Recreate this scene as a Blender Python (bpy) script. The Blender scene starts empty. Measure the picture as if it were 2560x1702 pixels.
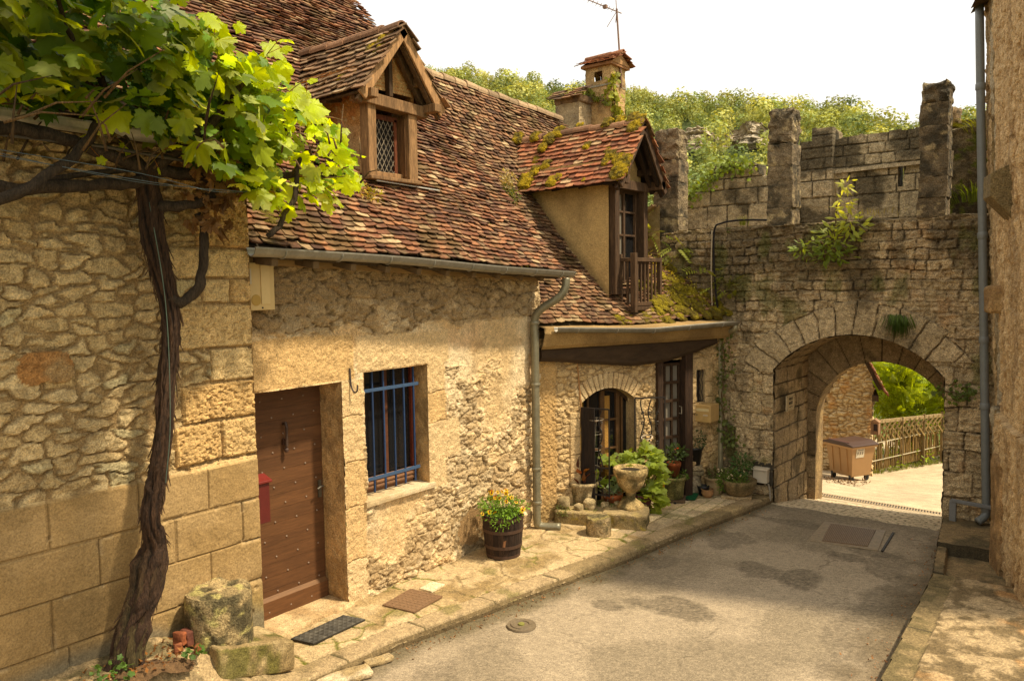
import bpy, math, random
import numpy as np
from mathutils import Matrix, Vector
C = bpy.context.scene.collection
SC = bpy.context.scene
R = math.radians

# ---------------------------------------------------------------- camera
cam_d = bpy.data.cameras.new('camera'); cam = bpy.data.objects.new('camera', cam_d); C.objects.link(cam)
SC.camera = cam
cam_d.lens = 1950 / 2560 * 36; cam_d.sensor_width = 36; cam_d.clip_start = .05; cam_d.clip_end = 2000
_y, _p, _r = R(38), R(4.1), .015
F = np.array([-math.sin(_y) * math.cos(_p), math.cos(_y) * math.cos(_p), -math.sin(_p)])
R0 = np.array([math.cos(_y), math.sin(_y), 0.]); U0 = np.cross(R0, F)
RR = R0 * math.cos(_r) - U0 * math.sin(_r); UU = R0 * math.sin(_r) + U0 * math.cos(_r)
cam.matrix_world = Matrix(((RR[0], UU[0], -F[0], 0), (RR[1], UU[1], -F[1], 0), (RR[2], UU[2], -F[2], 3.1), (0, 0, 0, 1)))

# ---------------------------------------------------------------- world, sun, exposure
SUN_EL, SUN_AZ = R(59), R(21)          # azimuth measured from +X towards +Y
sd = Vector((math.cos(SUN_EL) * math.cos(SUN_AZ), math.cos(SUN_EL) * math.sin(SUN_AZ), math.sin(SUN_EL)))
world = bpy.data.worlds.new('World'); SC.world = world; world.use_nodes = True
wn, wl = world.node_tree.nodes, world.node_tree.links
wn.clear()
sky = wn.new('ShaderNodeTexSky'); sky.sky_type = 'NISHITA'; sky.sun_disc = False
sky.sun_elevation = SUN_EL; sky.sun_rotation = math.atan2(sd.x, sd.y)
sky.dust_density = 3; sky.air_density = 1.2
hs = wn.new('ShaderNodeHueSaturation'); hs.inputs['Saturation'].default_value = .1; hs.inputs['Value'].default_value = 1.25
tc = wn.new('ShaderNodeTexCoord'); cn = wn.new('ShaderNodeTexNoise'); cn.inputs['Scale'].default_value = 2.2; cn.inputs['Detail'].default_value = 5
cr = wn.new('ShaderNodeMapRange'); cr.inputs[3].default_value = .55; cr.inputs[4].default_value = .95
mx = wn.new('ShaderNodeMix'); mx.data_type = 'RGBA'; mx.inputs[7].default_value = (13.5, 13.1, 12.2, 1)
bg = wn.new('ShaderNodeBackground'); bg.inputs['Strength'].default_value = .08; wo = wn.new('ShaderNodeOutputWorld')
wl.new(tc.outputs['Generated'], cn.inputs['Vector']); wl.new(cn.outputs['Fac'], cr.inputs[0]); wl.new(cr.outputs[0], mx.inputs[0])
wl.new(sky.outputs[0], hs.inputs['Color']); wl.new(hs.outputs[0], mx.inputs[6]); wl.new(mx.outputs[2], bg.inputs['Color']); wl.new(bg.outputs[0], wo.inputs[0])
sl = bpy.data.lights.new('sun', 'SUN'); sl.energy = 4.6; sl.angle = R(3.6); sl.color = (1, .87, .66)
so = bpy.data.objects.new('sun', sl); C.objects.link(so); so.rotation_euler = sd.to_track_quat('Z', 'Y').to_euler()
SC.view_settings.view_transform = 'Standard'; SC.view_settings.look = 'None'; SC.view_settings.exposure = 0.4; SC.view_settings.gamma = 1

# ---------------------------------------------------------------- helpers
rng = np.random.default_rng(7); random.seed(7)
def A(*a): return np.array(a, float)
def nrm(v): return v / np.linalg.norm(v)
def sstep(a, b, x): t = np.clip((x - a) / (b - a), 0, 1); return t * t * (3 - 2 * t)
def hsh(ix, iy, iz=0, seed=0):
    n = (np.asarray(ix).astype(np.int64) * 374761393 + np.asarray(iy).astype(np.int64) * 668265263 + np.asarray(iz).astype(np.int64) * 1440662683 + seed * 974634777) & 0xffffffff
    n = ((n ^ (n >> 13)) * 1274126177) & 0xffffffff
    n = ((n ^ (n >> 15)) * 2246822519) & 0xffffffff
    return ((n ^ (n >> 16)) & 0xffffff) / 16777216.
def vn2(x, y, seed=0):
    xi, yi = np.floor(x), np.floor(y); fx, fy = x - xi, y - yi
    fx = fx * fx * (3 - 2 * fx); fy = fy * fy * (3 - 2 * fy)
    a, b = hsh(xi, yi, 0, seed), hsh(xi + 1, yi, 0, seed); c, d = hsh(xi, yi + 1, 0, seed), hsh(xi + 1, yi + 1, 0, seed)
    return (a * (1 - fx) + b * fx) * (1 - fy) + (c * (1 - fx) + d * fx) * fy
def fb2(x, y, seed=0, o=4, g=.5):
    s = 0; a = 1; t = 0
    for i in range(o): s = s + a * vn2(x, y, seed + i * 17); t += a; a *= g; x = x * 2.03 + 7.1; y = y * 2.03 + 3.7
    return s / t
def vn3(x, y, z, seed=0):
    zi = np.floor(z); fz = z - zi; fz = fz * fz * (3 - 2 * fz)
    return vn2(x + zi * 37.3, y + zi * 17.9, seed) * (1 - fz) + vn2(x + (zi + 1) * 37.3, y + (zi + 1) * 17.9, seed) * fz
def fb3(x, y, z, seed=0, o=3):
    s = 0; a = 1; t = 0
    for i in range(o): s = s + a * vn3(x, y, z, seed + i * 13); t += a; a *= .5; x = x * 2.03 + 5; y = y * 2.03 + 1; z = z * 2.03 + 2
    return s / t
def mixc(a, b, t): t = np.asarray(t)[..., None]; return a * (1 - t) + b * t
def hexc(h): 
    v = np.array([int(h[i:i + 2], 16) / 255 for i in (0, 2, 4)]); return np.where(v < .04045, v / 12.92, ((v + .055) / 1.055) ** 2.4)

def wmat(o):
    b = Matrix.Translation(o.location) @ o.rotation_euler.to_matrix().to_4x4()
    return wmat(o.parent) @ o.matrix_parent_inverse @ b if o.parent else b
class MB:
    def __init__(s): s.v = []; s.f = []; s.c = []; s.n = 0
    def add(s, vf, col=(.5, .5, .5)):
        v, f = vf; v = np.asarray(v, float).reshape(-1, 3); s.v.append(v)
        if isinstance(f, np.ndarray): s.f.append(f + s.n)
        else:
            by = {}
            for q in f: by.setdefault(len(q), []).append(q)
            for k, l in by.items(): s.f.append(np.array(l) + s.n)
        col = np.asarray(col, float)
        s.c.append(np.broadcast_to(col, (len(v), 3)) if col.ndim == 1 else col)
        s.n += len(v); return s
    def build(s, name, mat, parent=None, smooth=False, bev=0, loc=None):
        me = bpy.data.meshes.new(name); v = np.concatenate(s.v)
        if loc is not None: v = v - np.asarray(loc)
        me.vertices.add(len(v)); me.vertices.foreach_set('co', v.astype(np.float32).ravel())
        tot = sum(f.size for f in s.f); nf = sum(len(f) for f in s.f)
        me.loops.add(tot); me.polygons.add(nf)
        me.loops.foreach_set('vertex_index', np.concatenate([f.ravel() for f in s.f]).astype(np.int32))
        lens = np.concatenate([np.full(len(f), f.shape[1]) for f in s.f]); st = np.concatenate([[0], np.cumsum(lens)[:-1]])
        me.polygons.foreach_set('loop_start', st.astype(np.int32))
        me.update(calc_edges=True); me.validate()
        me.polygons.foreach_set('use_smooth', np.full(len(me.polygons), bool(smooth)))
        c = np.concatenate(s.c); lum = (c @ A(.25, .6, .15))[:, None]; c = np.clip(lum + (c - lum) * 1.08, .002, .9) * A(1.05, .98, .86); c4 = np.ones((len(c), 4), np.float32); c4[:, :3] = c
        at = me.color_attributes.new('Col', 'FLOAT_COLOR', 'POINT')
        if len(at.data) == len(c4): at.data.foreach_set('color', c4.ravel())
        me.materials.append(mat)
        o = bpy.data.objects.new(name, me); C.objects.link(o)
        if loc is not None: o.location = loc
        if parent is not None:
            o.parent = parent
            if loc is None: o.matrix_parent_inverse = wmat(parent).inverted()      # geometry given in world coordinates
        if bev:
            m = o.modifiers.new('bevel', 'BEVEL'); m.width = bev; m.segments = 2; m.limit_method = 'ANGLE'
        return o
def tag(o, label, cat, group=None, kind=None):
    if label: o['label'] = label
    if cat: o['category'] = cat
    if group: o['group'] = group
    if kind: o['kind'] = kind
    return o
def empty(name, loc, label, cat, group=None):
    o = bpy.data.objects.new(name, None); C.objects.link(o); o.location = loc; o.empty_display_size = .2
    return tag(o, label, cat, group)

# primitives ------------------------------------------------------
BF = np.array([[0, 3, 2, 1], [4, 5, 6, 7], [0, 1, 5, 4], [1, 2, 6, 5], [2, 3, 7, 6], [3, 0, 4, 7]])
def box(c, s, rz=0, M=None):
    v = np.array([[-1, -1, -1], [1, -1, -1], [1, 1, -1], [-1, 1, -1], [-1, -1, 1], [1, -1, 1], [1, 1, 1], [-1, 1, 1]]) * .5 * np.asarray(s, float)
    if rz: cz, sz = math.cos(rz), math.sin(rz); v = v @ np.array([[cz, sz, 0], [-sz, cz, 0], [0, 0, 1]])
    if M is not None: v = v @ np.asarray(M).T
    return v + np.asarray(c, float), BF
def bar(a, b, w, d, up=(0, 0, 1)):       # beam from a to b, w along side, d along up
    a, b = np.asarray(a, float), np.asarray(b, float); t = b - a; L = np.linalg.norm(t); t = t / L
    s = np.cross(t, up); s = nrm(s) if np.linalg.norm(s) > 1e-6 else A(1, 0, 0); u = np.cross(s, t)
    return box((a + b) / 2, (L, w, d), M=np.stack([t, s, u], 1))
def prism(poly, z0, z1):
    p = np.asarray(poly, float); n = len(p)
    v = np.concatenate([np.c_[p, np.full(n, z0)], np.c_[p, np.full(n, z1)]])
    return v, [tuple(range(n))[::-1], tuple(range(n, 2 * n))] + [(i, (i + 1) % n, n + (i + 1) % n, n + i) for i in range(n)]
def extr(P, N):                             # 3-D polygon extruded by N
    P = np.asarray(P, float); n = len(P); v = np.concatenate([P, P + N])
    return v, [tuple(range(n)), tuple(range(2 * n - 1, n - 1, -1))] + [(i, n + i, n + (i + 1) % n, (i + 1) % n) for i in range(n)]
def tube(P, r, n=8, cap=True, jit=0):
    P = np.asarray(P, float); m = len(P); r = np.broadcast_to(np.asarray(r, float), (m,))
    T = np.gradient(P, axis=0); T /= np.linalg.norm(T, axis=1)[:, None] + 1e-12
    s = np.cross(T[0], (0, 0, 1)); 
    if np.linalg.norm(s) < .1: s = np.cross(T[0], (1, 0, 0))
    s = nrm(s); V = []
    a = np.arange(n) / n * 2 * math.pi
    for i in range(m):
        s = s - T[i] * (s @ T[i]); s = nrm(s); u = np.cross(T[i], s)
        rr = r[i] * (1 + (jit * (vn2(a * 2, a * 0 + i * .6, 3) - .5) if jit else 0))
        V.append(P[i] + np.outer(np.cos(a) * rr, s) + np.outer(np.sin(a) * rr, u))
    i = np.arange(m - 1)[:, None] * n; j = np.arange(n)[None]; k = (j + 1) % n
    f = np.stack([i + j, i + k, i + n + k, i + n + j], -1).reshape(-1, 4)
    f = [tuple(q) for q in f.tolist()]
    if cap: f += [tuple(range(n))[::-1], tuple(range((m - 1) * n, m * n))]
    return np.concatenate(V), f
def lathe(prof, c=(0, 0, 0), n=28, wob=0, seed=0):
    p = np.asarray(prof, float); m = len(p); a = np.arange(n) / n * 2 * math.pi
    rr = p[:, 0][:, None] * np.ones(n)
    if wob: rr = rr * (1 + wob * (fb2(np.cos(a)[None] * 2 + 5 + p[:, 1][:, None] * 9, np.sin(a)[None] * 2 + 5 + 0 * rr, seed) - .5))
    v = np.stack([rr * np.cos(a), rr * np.sin(a), np.broadcast_to(p[:, 1][:, None], rr.shape)], -1).reshape(-1, 3) + np.asarray(c, float)
    i = np.arange(m - 1)[:, None] * n; j = np.arange(n)[None]; k = (j + 1) % n
    return v, np.stack([i + j, i + k, i + n + k, i + n + j], -1).reshape(-1, 4)
def bez(pts, n=24):                          # Catmull-Rom through points
    P = np.asarray(pts, float); P = np.concatenate([[2 * P[0] - P[1]], P, [2 * P[-1] - P[-2]]]); out = []
    for i in range(1, len(P) - 2):
        for t in np.linspace(0, 1, n, endpoint=False):
            out.append(.5 * ((2 * P[i]) + (-P[i - 1] + P[i + 1]) * t + (2 * P[i - 1] - 5 * P[i] + 4 * P[i + 1] - P[i + 2]) * t * t + (-P[i - 1] + 3 * P[i] - 3 * P[i + 1] + P[i + 2]) * t ** 3))
    out.append(P[-2]); return np.array(out)
def grid(nu, nv):
    i, j = np.meshgrid(np.arange(nu - 1), np.arange(nv - 1), indexing='ij'); a = i * nv + j
    return np.stack([a, a + nv, a + nv + 1, a + 1], -1).reshape(-1, 4)
def axis(br, step):
    o = []
    for a, b in zip(br[:-1], br[1:]): k = max(1, int(round((b - a) / step))); o += list(np.linspace(a, b, k, endpoint=False))
    return np.array(o + [br[-1]])
def compact(v, f, c):
    u = np.unique(f); m = np.full(len(v), -1); m[u] = np.arange(len(u)); return v[u], m[f], c[u]
def patch(O, U, V, N, us, vs, fn, keep=None, warp=None, flip=False):
    u, v = np.meshgrid(us, vs, indexing='ij'); h, col = fn(u, v); f = grid(len(us), len(vs)); u2, v2 = u, v
    if warp: u2, v2 = warp(u, v)
    P = A(*O) + u2[..., None] * A(*U) + v2[..., None] * A(*V) + h[..., None] * A(*N)
    P = P.reshape(-1, 3); col = col.reshape(-1, 3)
    if keep is not None:
        uc = u.ravel()[f].mean(1); vc = v.ravel()[f].mean(1); f = f[keep(uc, vc)]
    if flip: f = f[:, ::-1]
    P, f, col = compact(P, f, col); return (P, f), col
def rough_box(c, s, step=.04, amp=.02, seed=0, rz=0, ns=6, rnd=.03):
    """block with worn edges: a subdivided box pushed about by 3-D noise"""
    s = np.asarray(s, float); V = []; Fc = []; n = 0
    for ax in range(3):
        a1, a2 = (ax + 1) % 3, (ax + 2) % 3
        m1 = max(2, int(s[a1] / step) + 1); m2 = max(2, int(s[a2] / step) + 1)
        for sg in (-1, 1):
            p, q = np.meshgrid(np.linspace(-.5, .5, m1), np.linspace(-.5, .5, m2), indexing='ij')
            P = np.zeros(p.shape + (3,)); P[..., ax] = sg * .5 * s[ax]; P[..., a1] = p * s[a1]; P[..., a2] = q * s[a2]
            f = grid(m1, m2); f = f if sg > 0 else f[:, ::-1]; V.append(P.reshape(-1, 3)); Fc.append(f + n); n += m1 * m2
    P = np.concatenate(V); core = np.clip(P, -s / 2 + rnd, s / 2 - rnd); d = P - core; L = np.linalg.norm(d, axis=1)[:, None] + 1e-9
    P = core + d / L * np.minimum(L, rnd); W = P + np.asarray(c)
    dv = np.stack([fb3(W[:, 0] * ns, W[:, 1] * ns, W[:, 2] * ns, seed + k * 31, 4) - .5 for k in range(3)], 1) * amp * 2
    P = P + dv
    if rz: cz, sz = math.cos(rz), math.sin(rz); P = P @ np.array([[cz, sz, 0], [-sz, cz, 0], [0, 0, 1]])
    return P + np.asarray(c, float), np.concatenate(Fc)
def ncol(P, base, dark, sc=6, seed=0, lo=.35, hi=.65, extra=None):
    t = sstep(lo, hi, fb3(P[:, 0] * sc, P[:, 1] * sc, P[:, 2] * sc, seed, 4)); c = mixc(np.asarray(base, float)[None], np.asarray(dark, float)[None], t)
    j = fb3(P[:, 0] * sc * 5, P[:, 1] * sc * 5, P[:, 2] * sc * 5, seed + 5, 2); c = c * (.75 + .5 * j)[:, None]
    if extra is not None:
        ec, th = extra; t = sstep(th, th + .08, fb3(P[:, 0] * sc * 1.7 + 9, P[:, 1] * sc * 1.7, P[:, 2] * sc * 1.7, seed + 77, 4)); c = mixc(c, np.asarray(ec, float)[None], t)
    return c

# materials ---------------------------------------------------------
def mat(name, rough=.9, bump=.3, bs=60, bs2=12, mott=.25, ms=9, spec=.3, metal=0, col=None, transl=0, grain=None, dist=.01, fine=.0):
    m = bpy.data.materials.new(name); m.use_nodes = True; n, l = m.node_tree.nodes, m.node_tree.links; n.clear()
    out = n.new('ShaderNodeOutputMaterial'); b = n.new('ShaderNodeBsdfPrincipled')
    b.inputs['Roughness'].default_value = rough; b.inputs['Metallic'].default_value = metal; b.inputs['Specular IOR Level'].default_value = spec
    at = n.new('ShaderNodeAttribute'); at.attribute_name = 'Col'
    src = at.outputs['Color']
    if col is not None:
        rgb = n.new('ShaderNodeRGB'); rgb.outputs[0].default_value = (*col, 1); src = rgb.outputs[0]
    t = n.new('ShaderNodeTexCoord'); co = t.outputs['Object']
    if grain:
        mp = n.new('ShaderNodeMapping'); mp.inputs['Scale'].default_value = grain; l.new(co, mp.inputs[0]); co = mp.outputs[0]
    n1 = n.new('ShaderNodeTexNoise'); n1.inputs['Scale'].default_value = ms; n1.inputs['Detail'].default_value = 8; n1.inputs['Roughness'].default_value = .7; l.new(co, n1.inputs['Vector'])
    mr = n.new('ShaderNodeMapRange'); mr.inputs[1].default_value = .3; mr.inputs[2].default_value = .7; mr.inputs[3].default_value = 1 - mott; mr.inputs[4].default_value = 1 + mott; l.new(n1.outputs['Fac'], mr.inputs[0])
    nf = n.new('ShaderNodeTexNoise'); nf.inputs['Scale'].default_value = ms * 5.3; nf.inputs['Detail'].default_value = 6; nf.inputs['Roughness'].default_value = .75; l.new(co, nf.inputs['Vector'])
    mf = n.new('ShaderNodeMapRange'); mf.inputs[1].default_value = .34; mf.inputs[2].default_value = .66; mf.inputs[3].default_value = 1 - fine * 1.3; mf.inputs[4].default_value = 1 + fine * .8; l.new(nf.outputs['Fac'], mf.inputs[0])
    mm = n.new('ShaderNodeMath'); mm.operation = 'MULTIPLY'; l.new(mr.outputs[0], mm.inputs[0]); l.new(mf.outputs[0], mm.inputs[1])
    vm = n.new('ShaderNodeVectorMath'); vm.operation = 'MULTIPLY'; l.new(src, vm.inputs[0]); l.new(mm.outputs[0], vm.inputs[1])
    l.new(vm.outputs[0], b.inputs['Base Color'])
    if bump:
        n2 = n.new('ShaderNodeTexNoise'); n2.inputs['Scale'].default_value = bs; n2.inputs['Detail'].default_value = 6; n2.inputs['Roughness'].default_value = .65; l.new(co, n2.inputs['Vector'])
        n3 = n.new('ShaderNodeTexNoise'); n3.inputs['Scale'].default_value = bs2; n3.inputs['Detail'].default_value = 4; l.new(co, n3.inputs['Vector'])
        ad = n.new('ShaderNodeMath'); ad.operation = 'MULTIPLY_ADD'; ad.inputs[1].default_value = .6; l.new(n2.outputs['Fac'], ad.inputs[0]); l.new(n3.outputs['Fac'], ad.inputs[2])
        bp = n.new('ShaderNodeBump'); bp.inputs['Strength'].default_value = bump; bp.inputs['Distance'].default_value = dist; l.new(ad.outputs[0], bp.inputs['Height']); l.new(bp.outputs[0], b.inputs['Normal'])
    if transl:
        tr = n.new('ShaderNodeBsdfTranslucent'); ms_ = n.new('ShaderNodeMixShader'); ms_.inputs[0].default_value = transl
        hv = n.new('ShaderNodeVectorMath'); hv.operation = 'MULTIPLY'; hv.inputs[1].default_value = (1.9, 1.6, .45); l.new(vm.outputs[0], hv.inputs[0]); l.new(hv.outputs[0], tr.inputs['Color'])
        l.new(b.outputs[0], ms_.inputs[1]); l.new(tr.outputs[0], ms_.inputs[2]); l.new(ms_.outputs[0], out.inputs[0])
    else: l.new(b.outputs[0], out.inputs[0])
    return m
M_STONE = mat('limestone', bump=.8, bs=95, bs2=40, mott=.24, ms=16, dist=.015, fine=.46)
M_PLASTER = mat('lime_plaster', bump=.7, bs=140, bs2=40, mott=.14, ms=14, dist=.008, fine=.3)
M_GATE = mat('grey_limestone', bump=1, bs=70, bs2=24, mott=.38, ms=14, dist=.03, fine=.55)
M_TILE = mat('clay_tile', bump=.6, bs=90, bs2=25, mott=.34, ms=20, dist=.012, rough=.92, fine=.3)
M_WOOD = mat('old_timber', bump=.9, bs=60, bs2=22, mott=.45, ms=12, grain=(1, 1, .12), dist=.014, fine=.4)
M_WOODH = mat('timber_level', bump=.6, bs=40, bs2=14, mott=.35, ms=10, grain=(1, .12, 1), dist=.008)
M_DOOR = mat('varnished_oak', bump=.12, bs=90, bs2=60, mott=.22, ms=9, grain=(1, .1, 1), rough=.6, dist=.003, fine=.2)
M_ZINC = mat('weathered_zinc', bump=.15, bs=30, mott=.25, ms=8, rough=.42, metal=.35, spec=.5, fine=.1)
M_PAINT = mat('painted_metal', bump=.1, bs=90, mott=.12, ms=14, rough=.45, spec=.5)
M_IRON = mat('wrought_iron', bump=.3, bs=120, mott=.3, ms=30, rough=.6, spec=.4)
M_BARK = mat('vine_bark', bump=1, bs=70, bs2=40, mott=.5, ms=24, grain=(1, 1, .14), dist=.03, fine=.5)
M_LEAF = mat('leaf', bump=.3, bs=60, mott=.15, ms=10, rough=.5, spec=.45, transl=.6, dist=.004)
M_LEAF2 = mat('dull_leaf', bump=0, mott=.2, ms=14, rough=.6, spec=.35, transl=.3)
M_FOREST = mat('forest_leaf', bump=0, mott=.2, ms=.12, rough=.8, spec=.1, transl=.2)
M_ASPH = mat('asphalt', bump=1, bs=190, bs2=70, mott=.16, ms=16, rough=.95, dist=.006, fine=.42)
M_PAVE = mat('paving_stone', bump=.8, bs=90, bs2=26, mott=.3, ms=14, rough=.93, dist=.015, fine=.45)
M_TERRA = mat('terracotta', bump=.3, bs=50, mott=.2, ms=12, rough=.85)
M_PLAST = mat('plastic', bump=.05, bs=50, mott=.07, ms=8, rough=.5, spec=.4)
M_MOSS = mat('moss', bump=1, bs=120, bs2=60, mott=.45, ms=40, rough=1, dist=.02)
M_RUBBER = mat('rubber', bump=.2, bs=90, mott=.2, ms=20, rough=.8)
M_SOIL = mat('soil', bump=1, bs=60, bs2=30, mott=.4, ms=30, rough=1, dist=.02)
def glass_mat(name, col, rough=.08):
    m = bpy.data.materials.new(name); m.use_nodes = True; b = m.node_tree.nodes['Principled BSDF']
    b.inputs['Base Color'].default_value = (*col, 1); b.inputs['Roughness'].default_value = rough; b.inputs['Specular IOR Level'].default_value = .6
    return m
M_GLASS = glass_mat('window_glass', (.012, .012, .012)); M_GLASSW = glass_mat('curtained_glass', (.22, .19, .14), .15)

# stone layouts -------------------------------------------------------
def rubble(u, v, cw, ch, seed=0, jit=.38, wp=.35, p=3.):
    """irregular coursed stones: cell hash, second hash, distance to the joint in metres"""
    wu = (fb2(u / cw * 1.1, v / ch * .9, seed + 91, 3) - .5) * wp * 2; wv = (fb2(u / cw * .9 + 40, v / ch * 1.1, seed + 92, 3) - .5) * wp * 2
    x, y = u / cw + wu, v / ch + wv; yi0 = np.floor(y); lx = np.zeros(u.shape); ly = np.zeros(u.shape); f1 = np.full(u.shape, 9.); f2 = np.full(u.shape, 9.); i1 = np.zeros(u.shape); j1 = np.zeros(u.shape)
    for dj in (-1, 0, 1):
        yi = yi0 + dj; off = hsh(yi, yi * 0 + 5, 0, seed); xs = x + off; xi0 = np.floor(xs)
        for di in (-1, 0, 1):
            xi = xi0 + di
            px = xi + .5 + (hsh(xi, yi, 1, seed) - .5) * 2 * jit; py = yi + .5 + (hsh(xi, yi, 2, seed) - .5) * 2 * jit
            sc = .75 + .5 * hsh(xi, yi, 3, seed)
            d = ((np.abs(xs - px) * sc) ** p + np.abs(y - py) ** p) ** (1 / p)
            cl = d < f1; f2 = np.where(cl, f1, np.minimum(f2, d)); i1 = np.where(cl, xi, i1); j1 = np.where(cl, yi, j1); lx = np.where(cl, xs - px, lx); ly = np.where(cl, y - py, ly); f1 = np.where(cl, d, f1)
    global TILT
    TILT = (hsh(i1, j1, 9, seed) - .5) * lx * 2 + (hsh(i1, j1, 10, seed) - .45) * ly * 2          # each stone face leans its own way
    return hsh(i1, j1, 7, seed), hsh(i1, j1, 8, seed), (f2 - f1) * .5 * min(cw, ch)
def rdg(x, y, s, o=4): return 1 - 2 * np.abs(fb2(x, y, s, o) - .5)
def ashlar(u, v, rows, wlo, whi, seed=0, wp=.008):
    """coursed squared stones: rows are the course heights"""
    u = u + (fb2(u * 5, v * 5, seed + 3) - .5) * wp * 2; v = v + (fb2(u * 4 + 9, v * 4, seed + 4) - .5) * wp * 2
    rows = np.asarray(rows, float); r = np.clip(np.searchsorted(rows, v) - 1, 0, len(rows) - 2); dv = np.minimum(v - rows[r], rows[r + 1] - v)
    du = np.zeros(u.shape); idx = np.zeros(u.shape); rg = np.random.default_rng(seed + 11)
    for k in range(len(rows) - 1):
        m = r == k; h = rows[k + 1] - rows[k]
        xs = [-30.]
        xs = [u.min() - rg.uniform(0, whi) - .3]
        while xs[-1] < u.max() + .5: xs.append(xs[-1] + rg.uniform(wlo, whi) * (.6 + 1.4 * h))
        xs = np.array(xs)
        if not m.any(): continue
        q = np.clip(np.searchsorted(xs, u[m]) - 1, 0, len(xs) - 2); du[m] = np.minimum(u[m] - xs[q], xs[q + 1] - u[m]); idx[m] = q
    return hsh(idx, r, 7, seed), hsh(idx, r, 8, seed), np.minimum(du, dv)
# palette (linear albedo)
L_STONE = A(.62, .44, .225); L_PALE = A(.70, .55, .33); L_TAN = A(.47, .30, .13); L_RUST = A(.36, .17, .05); L_MORT = A(.36, .245, .11)
L_GREY = A(.27, .215, .135); L_DARK = A(.055, .045, .03); L_MOSS = A(.10, .11, .015); L_MOSSY = A(.28, .24, .02)
# ================================================================ GROUND, ROAD, PAVEMENTS
def road_z(x, y):
    z = -.09 + 0 * x - .1 * sstep(3, -3, y) * 0
    z = z - .17 * np.clip(y - 10.95, 0, 1.65) - .135 * np.clip(y - 12.6, 0, 5.4) - .03 * np.clip(y - 18, 0, 4)
    return z + .05 * np.clip(4 - y, 0, 10)                       # climbs gently towards the viewer
mb = MB()
gx = axis([-600, -60, -12, 12, 60, 600], 20); gy = axis([-200, -20, 24, 80, 900], 25)
def gf(u, v): return 0 * u - 2.4 - 2 * sstep(24, 60, v) + (fb2(u * .05, v * .05, 2) - .5) * 1.5, np.broadcast_to(A(.10, .13, .03), u.shape + (3,))
vf, c = patch((0, 0, 0), (1, 0, 0), (0, 1, 0), (0, 0, 1), gx, gy, gf); mb.add(vf, c)
tag(mb.build('ground', M_MOSS), None, None, kind='structure')

KERB = A((-5.2, -1), (-4.98, 2.2), (-4.99, 3.3), (-4.96, 3.9), (-4.92, 4.62), (-4.7, 5.85), (-4.37, 7.56), (-4.23, 8.75), (-3.99, 10.12), (-3.86, 10.98))
def kx(y): return np.interp(y, KERB[:, 1], KERB[:, 0])
def road_fn(u, v):
    z = road_z(u, v); n = fb2(u * 1.3, v * .9, 5, 5); n2 = fb2(u * 4, v * 4, 6, 4)
    g = hsh(np.round(u / .013), np.round(v / .013), 0, 4)
    c = mixc(A(.345, .29, .215)[None, None], A(.25, .21, .152)[None, None], sstep(.40, .62, n))
    # repairs: darker patches of newer asphalt
    for (px, py, rx, ry, k) in ((-3.3, 6.9, .42, .24, 1), (-3.72, 6.75, .12, .1, .9), (-3.1, 8.3, .3, .22, .8), (-2.6, 8.35, .22, .3, .9), (-4.05, 7.9, .2, .22, .7), (-3.75, 9.1, .3, .35, .65), (-3.95, 6.5, .17, .1, .9), (-1.75, 7.6, .3, 1.5, .75), (-1.95, 9.2, .25, .5, .6), (-2.45, 9.3, .25, .15, .8), (-3.1, 10.2, .9, .16, .7), (-2.6, 5.1, .35, .3, .5), (-4.35, 4.4, .2, .5, .45), (-2.2, 9.6, .3, .12, .7)):
        d = np.hypot((u - px) / rx, (v - py) / ry) + (n2 - .5) * 1.1
        c = mixc(c, A(.15, .125, .09)[None, None] * (1 + .7 * (g[..., None] - .5)), sstep(1.1, .75, d) * k * .85)
    # cracks
    w = np.abs(fb2(u * .9 + 3, v * .6 + 1, 31, 5) - .5); c = mixc(c, A(.07, .055, .035)[None, None], sstep(.004, .0, w) * .55 * sstep(.5, .62, fb2(u * .5, v * .5, 38, 2)))
    # damp dirt along the kerbs
    dk = u - kx(v); c = mixc(c, A(.09, .075, .035)[None, None], sstep(.28, .0, dk + (n2 - .5) * .3) * .75)
    dr = -1.45 - u; c = mixc(c, A(.11, .085, .05)[None, None], sstep(.45, .0, dr + (n2 - .5) * .5) * .7)
    c = c * (.84 + .32 * g)[..., None]
    # pale asphalt beyond the gate
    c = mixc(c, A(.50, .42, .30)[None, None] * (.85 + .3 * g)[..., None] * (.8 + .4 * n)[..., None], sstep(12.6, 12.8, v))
    z = z + (g - .5) * .0022 + (n - .5) * .02 
    # setts in the gate passage
    a, b, d = ashlar(u, v, np.arange(10.9, 12.8, .105), .12, .2, 12, .012); m = (v > 10.93 + .02 * np.sin(u * 9)) & (v < 12.62)
    z = np.where(m, z + .012 * sstep(0, .018, d) - .008, z)
    cs = mixc(A(.2, .16, .09)[None, None], A(.66, .56, .40)[None, None] * (.85 + .3 * a)[..., None], sstep(.004, .012, d)); c = np.where(m[..., None], cs, c)
    return z, c
mb = MB()
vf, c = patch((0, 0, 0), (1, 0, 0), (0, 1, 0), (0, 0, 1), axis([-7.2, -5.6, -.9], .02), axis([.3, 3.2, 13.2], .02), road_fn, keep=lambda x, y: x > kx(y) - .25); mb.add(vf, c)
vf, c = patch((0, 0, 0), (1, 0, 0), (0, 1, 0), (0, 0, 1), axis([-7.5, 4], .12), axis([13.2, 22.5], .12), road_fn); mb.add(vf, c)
vf, c = patch((0, 0, 0), (1, 0, 0), (0, 1, 0), (0, 0, 1), axis([-6, -.9, 6], .3), axis([-6, .3], .3), road_fn); mb.add(vf, c)
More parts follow.
